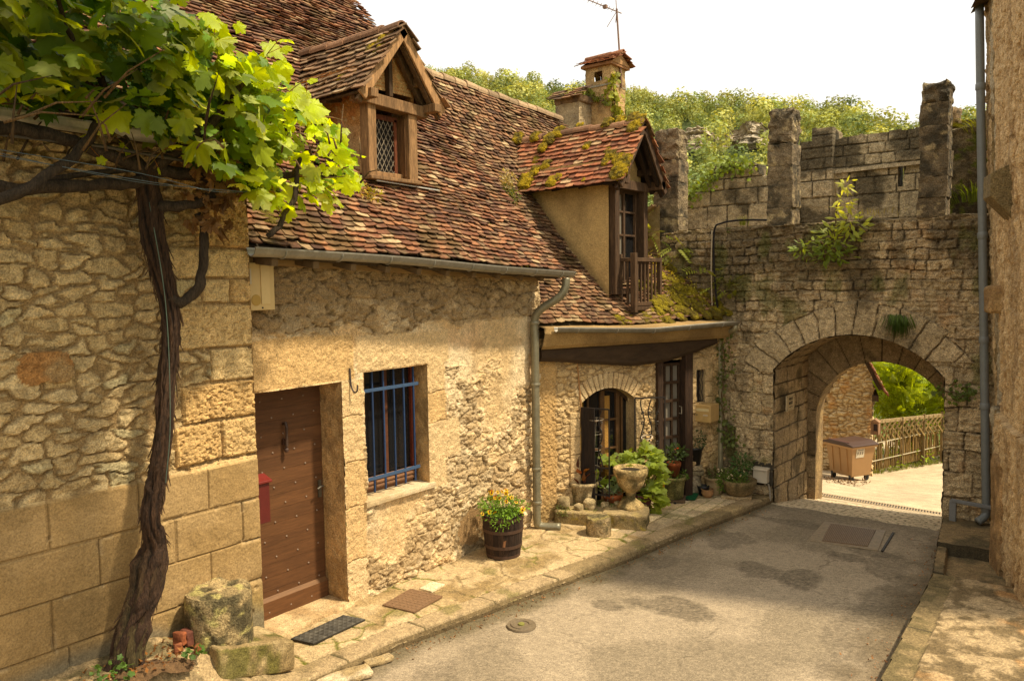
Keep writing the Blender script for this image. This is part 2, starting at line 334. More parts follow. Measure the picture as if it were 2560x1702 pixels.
vf, c = patch((0, 0, 0), (1, 0, 0), (0, 1, 0), (0, 0, 1), axis([-.9, 4], .3), axis([.3, 4.2], .3), road_fn); mb.add(vf, c)
tag(mb.build('road', M_ASPH), None, None, kind='structure')

def pave_z(x, y):
    return .50 * sstep(3.80, 2.70, y) * (.3 + .7 * sstep(-4.98, -5.28, x)) + .1 * np.clip(1.8 - y, 0, 3)
def pave_fn(u, v):
    n = fb2(u * 7, v * 7, 3, 4); k = u - kx(v)
    a, b, d = rubble(u, v, .42, .30, 21, .42, .4)
    a2, b2, d2 = ashlar(v, u, np.arange(-6.6, -3.2, .19), .2, .42, 8, .006)
    lo = v > 8.3; a = np.where(lo, a2, a); b = np.where(lo, b2, b); d = np.where(lo, d2, d)
    ker = k > -.24; dk = np.abs(((v + .1 * fb2(v * 2, u, 5)) % .83) - .41); dk = np.minimum(.41 - dk, np.abs(k + .24))
    z = pave_z(u, v) + .009 * sstep(.002, .012, d) + (a - .5) * .012 + (n - .5) * .016
    zk = pave_z(u, v) + .012 * sstep(0, .014, dk) + (n - .5) * .012 - .06 * sstep(-.03, 0.0, k)
    z = np.where(ker, zk, z)
    st = mixc(A(.44, .335, .19)[None, None], A(.53, .42, .26)[None, None], a); st = mixc(st, A(.30, .22, .11)[None, None], sstep(.5, .75, fb2(u * 3, v * 3, 14, 5)))
    st = np.where(lo[..., None], mixc(A(.40, .31, .2)[None, None], A(.66, .55, .38)[None, None], b), st)
    jt = fb2(u * 1.7, v * 1.7, 17); c = mixc(mixc(A(.22, .165, .085)[None, None], A(.13, .14, .02)[None, None], sstep(.5, .6, jt)), st, sstep(.001, .007 + .008 * sstep(.5, .6, jt), d + .006 * (n - .5) * 2))
    ck = mixc(A(.40, .31, .19)[None, None], A(.26, .2, .11)[None, None], sstep(.4, .65, fb2(u * 3, v * 2, 19, 5))); ck = mixc(A(.1, .085, .04)[None, None], ck, sstep(.001, .008, dk))
    c = np.where(ker[..., None], ck, c); c = mixc(c, A(.13, .10, .05)[None, None], sstep(-.04, .02, k + (n - .5) * .05) * .8)
    # cement apron by the left house, rough with lime stains and moss
    m = sstep(3.55, 3.2, v + (n - .5) * .5); ap = mixc(A(.38, .29, .17)[None, None], A(.14, .115, .06)[None, None], sstep(.38, .6, fb2(u * 7, v * 7, 23, 5, .65))); c = mixc(c, ap, m)
    z = z + m * ((fb2(u * 14, v * 14, 25, 3) - .5) * .03 + (rdg(u * 6, v * 6, 26) - .6) * .05)
    c = mixc(c, A(.15, .14, .04)[None, None], sstep(.66, .78, fb2(u * 3 + 5, v * 3, 29, 5)) * .6)
    return z, c * (.85 + .3 * hsh(np.round(u / .01), np.round(v / .01), 0, 2))[..., None]
mb = MB()
vf, c = patch((0, 0, 0), (1, 0, 0), (0, 1, 0), (0, 0, 1), axis([-6.7, -3.6], .0145), axis([.9, 11.0], .0165), pave_fn, keep=lambda x, y: x < kx(y))
v, f = vf; mb.add(vf, c)
ky = axis([-1, .9, 11.0], .03); kk = np.array(kx(ky)) - .012                     # kerb face down to the road
kv, kc = [], []
for i, z in enumerate((-.012, -.05, -.14)):
    zz = pave_z(kk, ky) + z; P = np.c_[kk + (fb2(ky * 8, ky * 0 + i, 4) - .5) * .02 + .012 * (i > 0), ky, zz]; kv.append(P); kc.append(np.tile(A(.2, .15, .08) * (1, .8, .45)[i], (len(P), 1)))
kn = len(ky); kv = np.concatenate(kv); i = np.arange(kn - 1); kf = np.concatenate([np.stack([i, i + 1, i + 1 + kn, i + kn], 1)[:, ::-1], np.stack([i + kn, i + 1 + kn, i + 1 + 2 * kn, i + 2 * kn], 1)[:, ::-1]])
mb.add((kv, kf), np.concatenate(kc))
vf, c = patch((0, 0, 0), (1, 0, 0), (0, 1, 0), (0, 0, 1), axis([-6.7, -5.0], .12), axis([-3, .9], .12), pave_fn, keep=lambda x, y: x < kx(y)); mb.add(vf, c)
tag(mb.build('pavement', M_PAVE), None, None, kind='structure')

# right-hand pavement: kerb, rough stone slabs, sunken concrete bay, slab by the gate
GW0, GWD = A(-1.12, 11.02), nrm(A(.262, -.965))                 # foot line of the right-hand building
def rkx(y): return np.interp(y, [3, 6.31, 8.89, 9.8, 10.95], [-1.02, -1.36, -1.45, -1.56, -1.68])
def rp_fn(u, v):
    n = fb2(u * 8, v * 8, 44, 4); k = u - rkx(v)
    z = np.where(v > 9.85, .10 - .0 * v, np.where(v > 8.95, -.035, .045)) + (n - .5) * .018
    near = v <= 8.95; ker = (k < .2) & near
    z = np.where(ker, .035 + (n - .5) * .01, z); z = np.where((k < .1) & (v > 8.95) & (v < 9.85), .05, z)
    rgh = fb2(u * 8, v * 8, 45, 5, .62); z = z + np.where(near & ~ker, (rgh - .5) * .024, 0)
    st = mixc(A(.16, .12, .065)[None, None], A(.40, .31, .19)[None, None], sstep(.38, .60, rgh)); st = mixc(st, A(.55, .3, .12)[None, None], sstep(.62, .72, fb2(u * 2, v * 2, 48)) * .5)
    conc = mixc(A(.27, .2, .11)[None, None], A(.13, .105, .06)[None, None], sstep(.4, .65, fb2(u * 4, v * 4, 49, 5)))
    c = np.where((near & ~ker)[..., None], st, conc); c = np.where(ker[..., None], mixc(A(.24, .185, .1)[None, None], A(.15, .12, .06)[None, None], sstep(.4, .6, n)), c)
    e = np.minimum(np.abs(v - 9.85), np.abs(v - 8.95)); c = mixc(A(.06, .05, .03)[None, None], c, sstep(0, .02, e))
    jd = np.abs((v % 1.15) - .5); c = np.where(ker[..., None], mixc(A(.06, .05, .03)[None, None], c, sstep(0, .012, jd)), c)
    return z, c * (.85 + .3 * hsh(np.round(u / .01), np.round(v / .01), 0, 2))[..., None]
mb = MB()
vf, c = patch((0, 0, 0), (1, 0, 0), (0, 1, 0), (0, 0, 1), axis([-1.75, 1.2], .016), axis([4, 8.949, 8.951, 9.849, 9.851, 11.0], .018), rp_fn, keep=lambda x, y: x > rkx(y)); mb.add(vf, c)
ky = axis([3, 10.99], .05); kk = np.array(rkx(ky)) - .004; P = np.concatenate([np.c_[kk, ky, np.where(ky > 9.85, .1, np.where(ky > 8.95, .05, .04))], np.c_[kk - .02, ky, ky * 0 - .16]])
kn = len(ky); i = np.arange(kn - 1); mb.add((P, np.stack([i, i + 1, i + 1 + kn, i + kn], 1)), ncol(P, (.2, .15, .09), (.1, .08, .04), 5))
tag(mb.build('pavement', M_PAVE), None, None, kind='structure')

# ================================================================ LEFT HOUSE
LX = -5.62
lh = empty('stone_house', (LX, 2.0, 0), 'rubble stone house on the left edge with scored render along its foot, behind the vine', 'house', None)
def left_fn(u, v):
    fine = fb2(u * 30, v * 30, 1, 4); big = fb2(u * 1.2, v * 1.2, 2, 4)
    a, b, d = rubble(u, v, .205, .105, 5, .44, .6); d = d + (fine - .5) * .012; st = sstep(.004, .013, d)
    h = st * (.019 + .018 * (a - .4) + .018 * TILT + .014 * (rdg(u * 12, v * 15, 7) - .6) + (fine - .5) * .024) + (big - .5) * .02
    col = mixc(A(.38, .29, .155)[None, None], A(.50, .40, .235)[None, None], a); rs_ = ((np.abs(u - 2.15) / .18) ** 4 + (np.abs(v - 2.595) / .105) ** 4 < 1 + 1.6 * (fb2(u * 12, v * 12, 88, 3) - .5)); st = np.where(rs_, 1, st); h = np.where(rs_, .04 + (fine - .5) * .03, h); d = np.where(rs_, .03, d); col = np.where(rs_[..., None], A(.29, .155, .06), col); col = np.where((b < .16)[..., None], A(.38, .33, .2), col)
    col = mixc(col, A(.30, .225, .12)[None, None], sstep(.5, .72, fb2(u * 4, v * 7, 8, 4)) * .7)
    mor = mixc(A(.30, .205, .095)[None, None], A(.38, .27, .14)[None, None], big); c = mixc(mor, col * (.62 + .7 * rdg(u * 14, v * 18, 9))[..., None], sstep(.002, .010, d)); c = mixc(c, A(.13, .09, .045)[None, None], np.exp(-((d - .004) / .004) ** 2) * .4)
    # quoins
    rows = [1.4, 1.74, 2.06, 2.36, 2.63, 2.98, 3.18, 3.42, 3.85, 4.3]; r = np.clip(np.searchsorted(rows, v + .02 * np.sin(u * 7)) - 1, 0, 8); ra = np.asarray(rows)
    x0 = np.array([3.12, 3.02, 3.10, 3.34, 3.06, 3.3, 3.0, 3.26, 3.1])[r]; mid = np.array([9, 3.42, 9, 9, 9, 3.55, 9, 9, 9])[r]
    uu = u + (fb2(u * 6, v * 6, 61) - .5) * .03
    dq = np.minimum(np.minimum(v - ra[r], ra[r + 1] - v), np.minimum(uu - x0, np.abs(uu - mid))); q = uu > x0
    pit = fb2(u * 22, v * 22, 62, 4); hid = hsh(r, (uu > mid) * 1, 0, 9)
    pit = fb2(u * 46, v * 46, 62, 3); hq = .034 * sstep(0, .022, dq) + .010 * hid - .012 * sstep(.5, .3, pit) * (.5 + hid) + (fine - .5) * .022 + (fb2(u * 7, v * 7, 63, 3) - .5) * .02
    cq = mixc(A(.60, .46, .25)[None, None], A(.54, .36, .16)[None, None], hid); cq = mixc(cq, A(.15, .11, .06)[None, None], sstep(.40, .26, pit) * .45 + sstep(.64, .74, fb2(u * 3, v * 4, 66, 5)) * .6 * (v > 2.9))
    cq = mixc(mor, cq, sstep(.002, .012, dq)); h = np.where(q, hq, h); c = np.where(q[..., None], cq, c)
    # scored render at the foot
    rr = np.array([-1, .30, .68, 1.03, 1.37, 1.70]); k = np.clip(np.searchsorted(rr, v) - 1, 0, 4)
    js = [[.6, 1.9, 3.3], [.9, 2.2, 3.1], [1.4, 2.1, 3.27], [1.0, 2.43, 2.99, 3.56], [.9, 2.11, 2.72, 3.27]]
    dj = np.full(u.shape, 9.)
    for kk_, l in enumerate(js):
        for x in l: dj = np.where(k == kk_, np.minimum(dj, np.abs(u - x)), dj)
    dj = np.minimum(dj, np.minimum(np.abs(v - rr[k]), np.abs(v - rr[k + 1]) + (k == 4) * 9))
    dj = np.where(v < .5, 9, dj)
    hr = .052 + (fine - .5) * .006 - .012 * sstep(.011, .003, dj) + (big - .5) * .03
    rc = mixc(A(.37, .265, .135)[None, None], A(.31, .215, .10)[None, None], sstep(.35, .65, fb2(u * 2, v * 2, 71, 5))); rc = mixc(rc, A(.24, .165, .075)[None, None], sstep(.52, .68, fb2(u * 1.3 + 7, v * 2.3, 75, 6, .6)) * .6); chip = sstep(.60, .64, fb2(u * 9, v * 9, 76, 3)) * sstep(.03, .0, dj); hr = hr - chip * .012; rc = mixc(rc, A(.5, .4, .25)[None, None], chip * .5); rc = mixc(rc, A(.17, .115, .05)[None, None], sstep(.009, .003, dj) * .8)
    rc = mixc(rc, A(.20, .17, .045)[None, None], sstep(.75, .35, v + .3 * big - .1) * .6 * (u > 2.9)); rc = mixc(rc, A(.19, .17, .12)[None, None], sstep(.62, .5, v + (big - .5) * .3 - .12 * (2.6 - u)) * .85)
    edge = v + (fb2(u * 5, v * 5, 72) - .5) * .04; lim = 1.70 + .0 * u; m = sstep(lim + .012, lim - .012, edge)
    bro = sstep(.55, .62, fb2(u * 4, v * 4, 73, 4)) * sstep(.75, .6, v) * sstep(2.9, 3.1, u); hr = hr - bro * .03; rc = mixc(rc, A(.33, .26, .15)[None, None], bro * .7)
    h = h * (1 - m) + hr * m; c = mixc(c, rc, m); return h, c
mb = MB()
vf, c = patch((LX - .03, 0, 0), (0, 1, 0), (0, 0, 1), (1, 0, 0), axis([1.2, 3.72], .0105), axis([1.71, 4.2], .0115), left_fn); mb.add(vf, c)
vf, c = patch((LX - .03, 0, 0), (0, 1, 0), (0, 0, 1), (1, 0, 0), axis([-3, 1.2], .05), axis([-.1, 4.2], .05), left_fn); mb.add(vf, c)
vf, c = patch((0, 3.72, 0), (-1, 0, 0), (0, 0, 1), (0, 1, 0), axis([-LX - .01, 6.0], .02), axis([-.1, 4.2], .02), lambda u, v: ((fb2(u * 9, v * 9, 3) - .5) * .02 * (u > 5.7), mixc(A(.55, .4, .2)[None, None], A(.3, .2, .1)[None, None], fb2(u * 7, v * 7, 4))), flip=True); mb.add(vf, c)
mb.build('wall', M_STONE, lh, smooth=False)
mb = MB(); vf, c = patch((LX - .03, 0, 0), (0, 1, 0), (0, 0, 1), (1, 0, 0), axis([1.2, 3.72], .0105), axis([-.1, 1.71], .0115), left_fn); mb.add(vf, c); mb.build('scored_render', M_PLASTER, lh)
mb = MB(); mb.add(box((-7.66, .35, 2.0), (4.0, 6.7, 4.2)), (.3, .22, .12)); mb.build('inner_wall', M_PLASTER, lh)

# ================================================================ ROOF TILES
def tiles(mb, S, La, Lb, keep=None, w=.125, e=.069, seed=0, cols=None, lift=.016, lastlift=0, hue=0, ang=.05, wild=1.0):
    """flat clay tiles over the surface S(a,b), a along the eave, b up the slope, in metres"""
    rg = np.random.default_rng(seed); aa, bb, ww, ro = [], [], [], []
    nb = int(Lb / e)
    for j in range(nb):
        b = j * e; a = -rg.uniform(0, w)
        while a < La:
            k = w * rg.uniform(.72, 1.3); aa.append(a + k / 2); bb.append(b); ww.append(k * .96); ro.append(j); a += k
    a, b, ww = np.array(aa), np.array(bb) + rg.normal(0, .004 * wild, len(aa)) + .030 * (fb2(np.array(aa) * 1.5, np.array(bb) * 3, seed) - .5) * wild, np.array(ww)
    a = np.clip(a, 0, La)
    if keep is not None: m = keep(a, b); a, b, ww = a[m], b[m], ww[m]
    n = len(a); L = e * 1.65; P = S(a, b); eps = .02; Ta = S(a + eps, b) - S(a - eps, b); Tb = S(a, b + eps) - S(a, b - eps)
    Ta /= np.linalg.norm(Ta, axis=1)[:, None]; Tb /= np.linalg.norm(Tb, axis=1)[:, None]; N = np.cross(Ta, Tb); N /= np.linalg.norm(N, axis=1)[:, None]
    Tb = np.cross(N, Ta); th = rg.normal(0, ang * wild, n)[:, None]; Tx = Ta * np.cos(th) + Tb * np.sin(th); Ty = -Ta * np.sin(th) + Tb * np.cos(th)
    t = rg.uniform(.010, .017, n)[:, None]; lf = (.036 + np.abs(rg.normal(0, .007 * wild, n)))[:, None] + (rg.random(n) < .04 * wild)[:, None] * .014
    hw = (ww / 2)[:, None]; j1 = rg.normal(0, .006 * wild, (n, 1)); j2 = j1 + rg.normal(0, .006 * wild, (n, 1)); tl = rg.normal(0, .004 * wild, (n, 1))
    q = lambda x, y, z: P + Tx * x + Ty * y + N * z
    mid = q(0 * hw, -.004 + np.minimum(j1, j2), lf + .001); rnd = rg.uniform(0, 1, (n, 1)) ** 3 * .014
    V = np.stack([q(-hw, j1 + rnd, lf - t + tl), q(hw, j2 + rnd, lf - t - tl), q(hw, L + 0 * hw, -t + .004), q(-hw, L + 0 * hw, -t + .004), q(-hw, j1 + rnd, lf + tl), q(hw, j2 + rnd, lf - tl), q(hw, L + 0 * hw, .004 + 0 * hw), q(-hw, L + 0 * hw, .004 + 0 * hw), q(0 * hw, np.minimum(j1, j2) - .004, lf - t), q(0 * hw, np.minimum(j1, j2) - .004, lf + .002)], 1)
    base = np.arange(n)[:, None, None] * 10
    fq = np.array([[4, 9, 7, 7], [9, 5, 6, 7], [0, 8, 9, 4], [8, 1, 5, 9], [0, 4, 7, 3], [1, 2, 6, 5]])
    quads = (base + fq[None, 1:]).reshape(-1, 4); tri = (base + np.array([[4, 9, 7]])[None]).reshape(-1, 3)
    r = rg.random((n, 1)); r2 = rg.random((n, 1)); pal = cols or (A(.165, .075, .042), A(.09, .045, .028), A(.24, .115, .06), A(.36, .26, .16))
    c = np.where(r < .42, pal[0], np.where(r < .74, pal[1], np.where(r < .93, pal[2], pal[3]))) * (.7 + .6 * r2)
    cm = np.repeat(c[:, None], 10, 1)
    lich = sstep(.58, .66, fb2(V[..., 1] * 26, V[..., 2] * 26 + V[..., 0] * 9, seed + 3, 3))[..., None]; cm = cm * (1 - lich * .45) + A(.40, .30, .18) * lich * .45
    mo = sstep(.60, .72, fb2(V[..., 1] * 5 + 3, V[..., 2] * 5 + V[..., 0], seed + 9, 5))[..., None]; cm = cm * (1 - mo * .7) + A(.085, .06, .02) * mo * .7
    mb.add((V.reshape(-1, 3), quads), cm.reshape(-1, 3)); mb.f.append(tri + mb.n - n * 10)
    return a, b
def ridge_tiles(mb, a, b, n, r=.085, seed=0, col=(.33, .16, .09)):
    a, b = A(*a), A(*b); d = (b - a) / n; t = nrm(d); s = nrm(np.cross(t, (0, 0, 1))); u = np.cross(s, t); rg = np.random.default_rng(seed)
    for i in range(n):
        p = a + d * i + u * rg.normal(0, .006); q = p + d * 1.1 ; an = np.linspace(-.25, math.pi + .25, 9); r1, r2 = r * rg.uniform(.95, 1.1), r * .9
        pr = [p + (s * math.cos(x) + u * math.sin(x)) * r1 for x in an] + [q + (s * math.cos(x) + u * math.sin(x)) * r2 for x in an]
        pi_ = [p + (s * math.cos(x) + u * math.sin(x)) * (r1 - .016) for x in an] + [q + (s * math.cos(x) + u * math.sin(x)) * (r2 - .016) for x in an]
        f = [(k, k + 1, k + 10, k + 9) for k in range(8)] + [(k + 18, k + 27, k + 28, k + 19) for k in range(8)] + [(k, k + 18, k + 19, k + 1) for k in range(8)]
        mb.add((pr + pi_, f), np.asarray(col) * rg.uniform(.6, 1.25))

UPM = nrm(A(-1, 0, 1.1)); NRM_M = nrm(A(1.1, 0, 1))
E0, E1 = A(-5.60, 3.74, 3.46), A(-5.44, 8.0, 3.27)
def S_main(a, b):
    a = np.asarray(a, float); b = np.asarray(b, float); t = (a / 4.26)[..., None]; P = E0 * (1 - t) + E1 * t + b[..., None] * UPM
    return P + NRM_M * ((fb2(a * .9, b * .9, 33, 3) - .5) * .12 - .02 * sstep(.8, 0, b))[..., None]

mh = empty('stone_house', (-5.86, 6.0, 0), 'ochre plastered stone house with oak door, barred window and one brick dormer', 'house')
mb = MB(); tiles(mb, S_main, 4.26, 7.6, seed=3)
mb.build('roof', M_TILE, mh)
mb = MB()                                            # boards and body of the roof under the tiles, back slope and gables
bv = S_main(np.array([0, 4.26, 4.26, 0]), np.array([-.02, -.02, 7.6, 7.6])) - NRM_M * .03
mb.add(extr(bv, -NRM_M * .09), (.06, .045, .03))
top = bv[2:4]; mb.add(([top[1], top[0], top[0] + A(-4, 0, -4.2), top[1] + A(-4, 0, -4.2)], [(0, 1, 2, 3)]), (.2, .1, .06))
mb.build('roof_deck', M_WOOD, mh)
mb = MB(); bx = lambda y: extr([(-6.25, y, 0), (-6.25, y, 3.8), (top[0][0], y, top[0][2] - .2), (-14, y, 4.5), (-14, y, 0)], A(0, .1, 0)); mb.add(bx(3.9), (.4, .28, .14)); mb.add(bx(7.84), (.4, .28, .14)); mb.build('gable', M_PLASTER, mh)

# left house roof (same pitch, higher eave)
mb = MB(); LE0 = A(-5.38, -2.5, 4.2)
def S_left(a, b): a = np.asarray(a, float); b = np.asarray(b, float); return LE0 + a[..., None] * A(0, 1, 0) + b[..., None] * UPM
tiles(mb, S_left, 6.35, 3.0, keep=lambda a, b: a > 3.2, seed=8); mb.build('roof', M_TILE, lh)
mb = MB(); bv = S_left(np.array([0, 6.35, 6.35, 0]), np.array([0, 0, 7.0, 7.0])) - NRM_M * .02; bv[:, 1] -= 0; mb.add(extr(bv[[0, 1, 2, 3]] * 1, -NRM_M * .08), (.05, .035, .02)); mb.build('roof_deck', M_WOOD, lh)

def gutter(mb, P, r=.062, col=(.25, .24, .21)):
    P = np.asarray(P, float); T = np.gradient(P, axis=0); T /= np.linalg.norm(T, axis=1)[:, None]; an = np.linspace(math.pi, 2 * math.pi, 11); rings = []
    for p, t in zip(P, T):
        s = nrm(np.cross(t, (0, 0, 1))); prof = [(s * math.cos(x) * r + A(0, 0, math.sin(x) * r)) for x in an]; inner = [q * .9 for q in prof[::-1]]
        bead = [prof[-1] + A(0, 0, .008), prof[-1] * 1.09 + A(0, 0, .004)]
        rings.append([p + q for q in prof[:-1] + [prof[-1] * 1.1, prof[-1] * 1.1 + A(0, 0, .014), prof[-1] * .94 + A(0, 0, .014)] + inner[1:] + [prof[0] * 1.05 + A(0, 0, .014)]])
    n = len(rings[0]); v = np.array(rings).reshape(-1, 3); f = [(i * n + j, i * n + (j + 1) % n, (i + 1) * n + (j + 1) % n, (i + 1) * n + j) for i in range(len(rings) - 1) for j in range(n)]
    f = [q[::-1] for q in f]; f += [tuple(range(n)), tuple(range((len(rings) - 1) * n, len(rings) * n))[::-1]]; mb.add((v, f), col)
    L = np.linalg.norm(np.diff(P, axis=0), axis=1).sum(); k = int(L / .55)
    for i in range(k):
        j = (i + .5) / k * (len(P) - 1); a = int(j); p = P[a] + (P[min(a + 1, len(P) - 1)] - P[a]) * (j - a); t = T[a]; s = nrm(np.cross(t, (0, 0, 1)))
        arc = [p + s * math.cos(x) * (r + .004) + A(0, 0, math.sin(x) * (r + .004)) for x in an]; mb.add(tube(arc, .007, 5), A(.3, .3, .28))
def pipe(mb, P, r=.05, col=(.21, .20, .145), n=14): mb.add(tube(bez(P, 6), r, n), col)
mb = MB(); gutter(mb, bez([(-5.49, 3.66, 3.415), (-5.46, 5.2, 3.37), (-5.42, 6.7, 3.29), (-5.39, 8.12, 3.235)], 8)); mb.build('gutter', M_ZINC, mh, smooth=False)
mb = MB(); pipe(mb, [(-5.39, 8.0, 3.17), (-5.40, 7.99, 3.05), (-5.47, 7.95, 2.93), (-5.66, 7.86, 2.8), (-5.75, 7.83, 2.66), (-5.755, 7.83, 2.3), (-5.755, 7.83, 1.2), (-5.755, 7.83, .55), (-5.755, 7.83, .12), (-5.72, 7.86, .04), (-5.5, 7.98, .035)])
for z in (2.62, 1.85, .78, .35): mb.add(lathe([(.058, -.018), (.062, -.01), (.062, .01), (.058, .018)], (-5.755, 7.83, z), 16), (.26, .25, .19))
mb.build('downpipe', M_ZINC, mh, smooth=True)
mb = MB(); gutter(mb, [(-5.30, -2, 4.19), (-5.30, 1, 4.18), (-5.30, 3.78, 4.16)], .06, (.5, .5, .48)); mb.build('gutter', M_ZINC, lh)

# ================================================================ DOOR WALL
HX = -5.86
DY0, DY1, DZ1 = 3.8, 4.83, 2.2; WY0, WY1, WZ0, WZ1 = 5.11, 6.0, .97, 2.26
def door_fn(u, v):
    fine = fb2(u * 34, v * 34, 1, 4); med = fb2(u * 8, v * 8, 102, 4); big = fb2(u * 1.4, v * 1.4, 103, 4)
    a, b, d = rubble(u, v, .25, .15, 15, .42, .6); T1 = TILT; a2, b2, d2 = rubble(u + 3, v, .12, .07, 16, .42, .6); T2 = TILT; d = d + (fine - .5) * .02; d2 = d2 + (fine - .5) * .015
    show = sstep(.36, .60, fb2(u * 1.8, v * 1.8, 104, 4) + .36 * sstep(2.62, 2.8, v) - .22 * sstep(2.7, 2.45, v) * (v > 2.2) + .12 * sstep(6.0, 6.6, u) * sstep(2.2, 1.6, v) + .1 * (v < 1.0))
    st = sstep(0, .03, d); st2 = sstep(0, .018, d2)
    h = show * (.010 * st + (a - .5) * .014 * st + .012 * T1 + .008 * st2 + .010 * T2 + (b2 - .5) * .010) + (fine - .5) * .010 + (med - .5) * .024 + (rdg(u * 11, v * 13, 111) - .6) * (.004 + .018 * show) + (big - .5) * .05 - .02 * sstep(.6, .75, med) * show
    base = mixc(A(.56, .42, .24)[None, None], A(.64, .53, .36)[None, None], sstep(.35, .65, big))
    base = mixc(base, A(.58, .33, .15)[None, None], sstep(.5, .66, fb2(u * 1.5 + 4, v * 1.5, 106, 4)) * .5 * sstep(3.0, 2.2, v) * sstep(1.6, 2.3, v))
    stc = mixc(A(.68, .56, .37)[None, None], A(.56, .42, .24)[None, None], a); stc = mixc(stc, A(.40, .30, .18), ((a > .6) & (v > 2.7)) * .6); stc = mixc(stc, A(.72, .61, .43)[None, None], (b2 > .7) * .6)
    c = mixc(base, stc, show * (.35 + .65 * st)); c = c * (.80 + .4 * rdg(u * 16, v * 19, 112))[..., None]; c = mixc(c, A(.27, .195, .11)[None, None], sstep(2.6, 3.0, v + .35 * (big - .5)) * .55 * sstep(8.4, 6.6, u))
    c = mixc(c, A(.20, .14, .07)[None, None], np.clip(show * (1 - sstep(-.004, .007, d)) * .75 + .5 * sstep(.62, .7, rdg(u * 3.1, v * 4.2, 121, 5) * show), 0, 1)); h = h - .016 * show * (1 - sstep(-.004, .008, d))
    c = mixc(c, A(.34, .24, .13)[None, None], sstep(.62, .8, fb2(u * 5, v * 5, 109, 5)) * .6)
    # dressed blocks round door and window
    def dress(x0, x1, z0, z1, rows):
        nonlocal h, c
        uu = u + (med - .5) * .05; e = np.minimum(np.minimum(uu - x0, x1 - uu), np.minimum(v - z0, z1 - v)); m = sstep(-.01, .02, e)
        dj = np.full(u.shape, 9.)
        for r in rows: dj = np.minimum(dj, np.abs(v + .01 * np.sin(u * 20) - r))
        k = np.searchsorted(np.asarray(rows), v); t = hsh(k, k * 0 + int(x0 * 10), 0, 3)
        hd = .012 + (fine - .5) * .012 + (fb2(u * 14, v * 14, 120, 3) - .5) * .018 - .012 * sstep(.010, .002, dj)
        cd = mixc(A(.66, .52, .32)[None, None], A(.60, .42, .21)[None, None], t); cd = mixc(cd, A(.30, .21, .11)[None, None], sstep(.009, .003, dj) * .85)
        h = h * (1 - m) + hd * m; c = mixc(c, cd, m)
    dress(3.5, 5.0, 2.2, 2.66, []); dress(4.83, 5.10, .0, 2.2, [.42, .95, 1.4, 1.85]); dress(5.02, 6.35, 2.26, 2.62, []); dress(6.0, 6.28, .9, 2.3, [1.22, 1.62, 1.95]); dress(6.0, 6.5, 1.2, 1.62, [])
    # hollow at the foot behind the barrel, the barrel's shadow painted into its colour
    h = h - .06 * sstep(1.0, .2, np.hypot((u - 6.75) / .5, (v - .28) / .4)) * (1 + med)
    c = mixc(c, A(.12, .09, .05)[None, None], sstep(1.05, .5, np.hypot((u - 6.85) / .5, (v - .2) / .35) + (med - .5)) * .55)
    return h, c
def dkeep(y, z): return ~(((y > DY0) & (y < DY1) & (z < DZ1)) | ((y > WY0) & (y < WY1) & (z > WZ0) & (z < WZ1)))
mb = MB()
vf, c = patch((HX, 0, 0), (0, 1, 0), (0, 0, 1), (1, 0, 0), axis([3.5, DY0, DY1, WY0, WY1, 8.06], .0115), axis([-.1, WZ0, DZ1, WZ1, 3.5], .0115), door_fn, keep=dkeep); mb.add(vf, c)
def reveal(mb, P, U, V, N, lu, lv, col, seed, step=.02, amp=.014):
    def fn(u, v):
        n = fb2(u * 12 + seed, v * 12, seed, 4); e = np.minimum(np.minimum(u, lu - u), np.minimum(v, lv - v))
        return (n - .5) * amp * 2 * sstep(0, .03, e), mixc(np.asarray(col)[None, None] * 1.08, np.asarray(col)[None, None] * .72, sstep(.35, .65, fb2(u * 5, v * 5, seed + 3, 4)))
    vf, c = patch(P, U, V, N, axis([0, lu], step), axis([0, lv], step), fn); mb.add(vf, c)
RC = A(.56, .39, .20)
reveal(mb, (HX + .012, DY1, -.05), (-1, 0, 0), (0, 0, 1), (0, -1, 0), .36, 2.26, RC, 1)          # door jamb facing us
reveal(mb, (HX + .012, DY0, -.05), (-1, 0, 0), (0, 0, 1), (0, 1, 0), .36, 2.26, RC, 2)
reveal(mb, (HX + .012, DY0, DZ1), (0, 1, 0), (-1, 0, 0), (0, 0, -1), DY1 - DY0, .36, RC * .8, 3)
reveal(mb, (HX + .012, WY1, WZ0 - .01), (-1, .12, 0), (0, 0, 1), (0, -1, 0), .27, WZ1 - WZ0 + .02, RC, 4)
reveal(mb, (HX + .012, WY0, WZ0 - .01), (-1, 0, 0), (0, 0, 1), (0, 1, 0), .27, WZ1 - WZ0 + .02, RC, 5)
reveal(mb, (HX + .012, WY0, WZ1), (0, 1, 0), (-1, 0, 0), (0, 0, -1), WY1 - WY0 + .04, .27, RC * .8, 6)
mb.add(box((-6.55, 4.35, 1.2), (.1, 1.6, 2.6)), (.02, .015, .01)); mb.add(box((-6.75, 5.7, 1.6), (.1, 1.6, 2.0)), (.05, .04, .03)); mb.add(box((HX - .2, 7.2, 1.7), (.3, 1.6, 3.3)), (.3, .2, .1))
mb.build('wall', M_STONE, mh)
mb = MB(); vf = rough_box((-6.0, 4.32, -.005), (.42, 1.12, .09), .03, .008, 3); mb.add(vf, ncol(vf[0], (.58, .45, .27), (.4, .28, .15), 5)); mb.build('doorstep', M_PAVE, mh)
mb = MB(); vf = rough_box((-5.965, 5.57, .945), (.30, 1.0, .06), .03, .006, 4, rnd=.01); mb.add(vf, ncol(vf[0], (.62, .52, .36), (.5, .4, .25), 5)); mb.build('window_sill', M_PLASTER, mh)
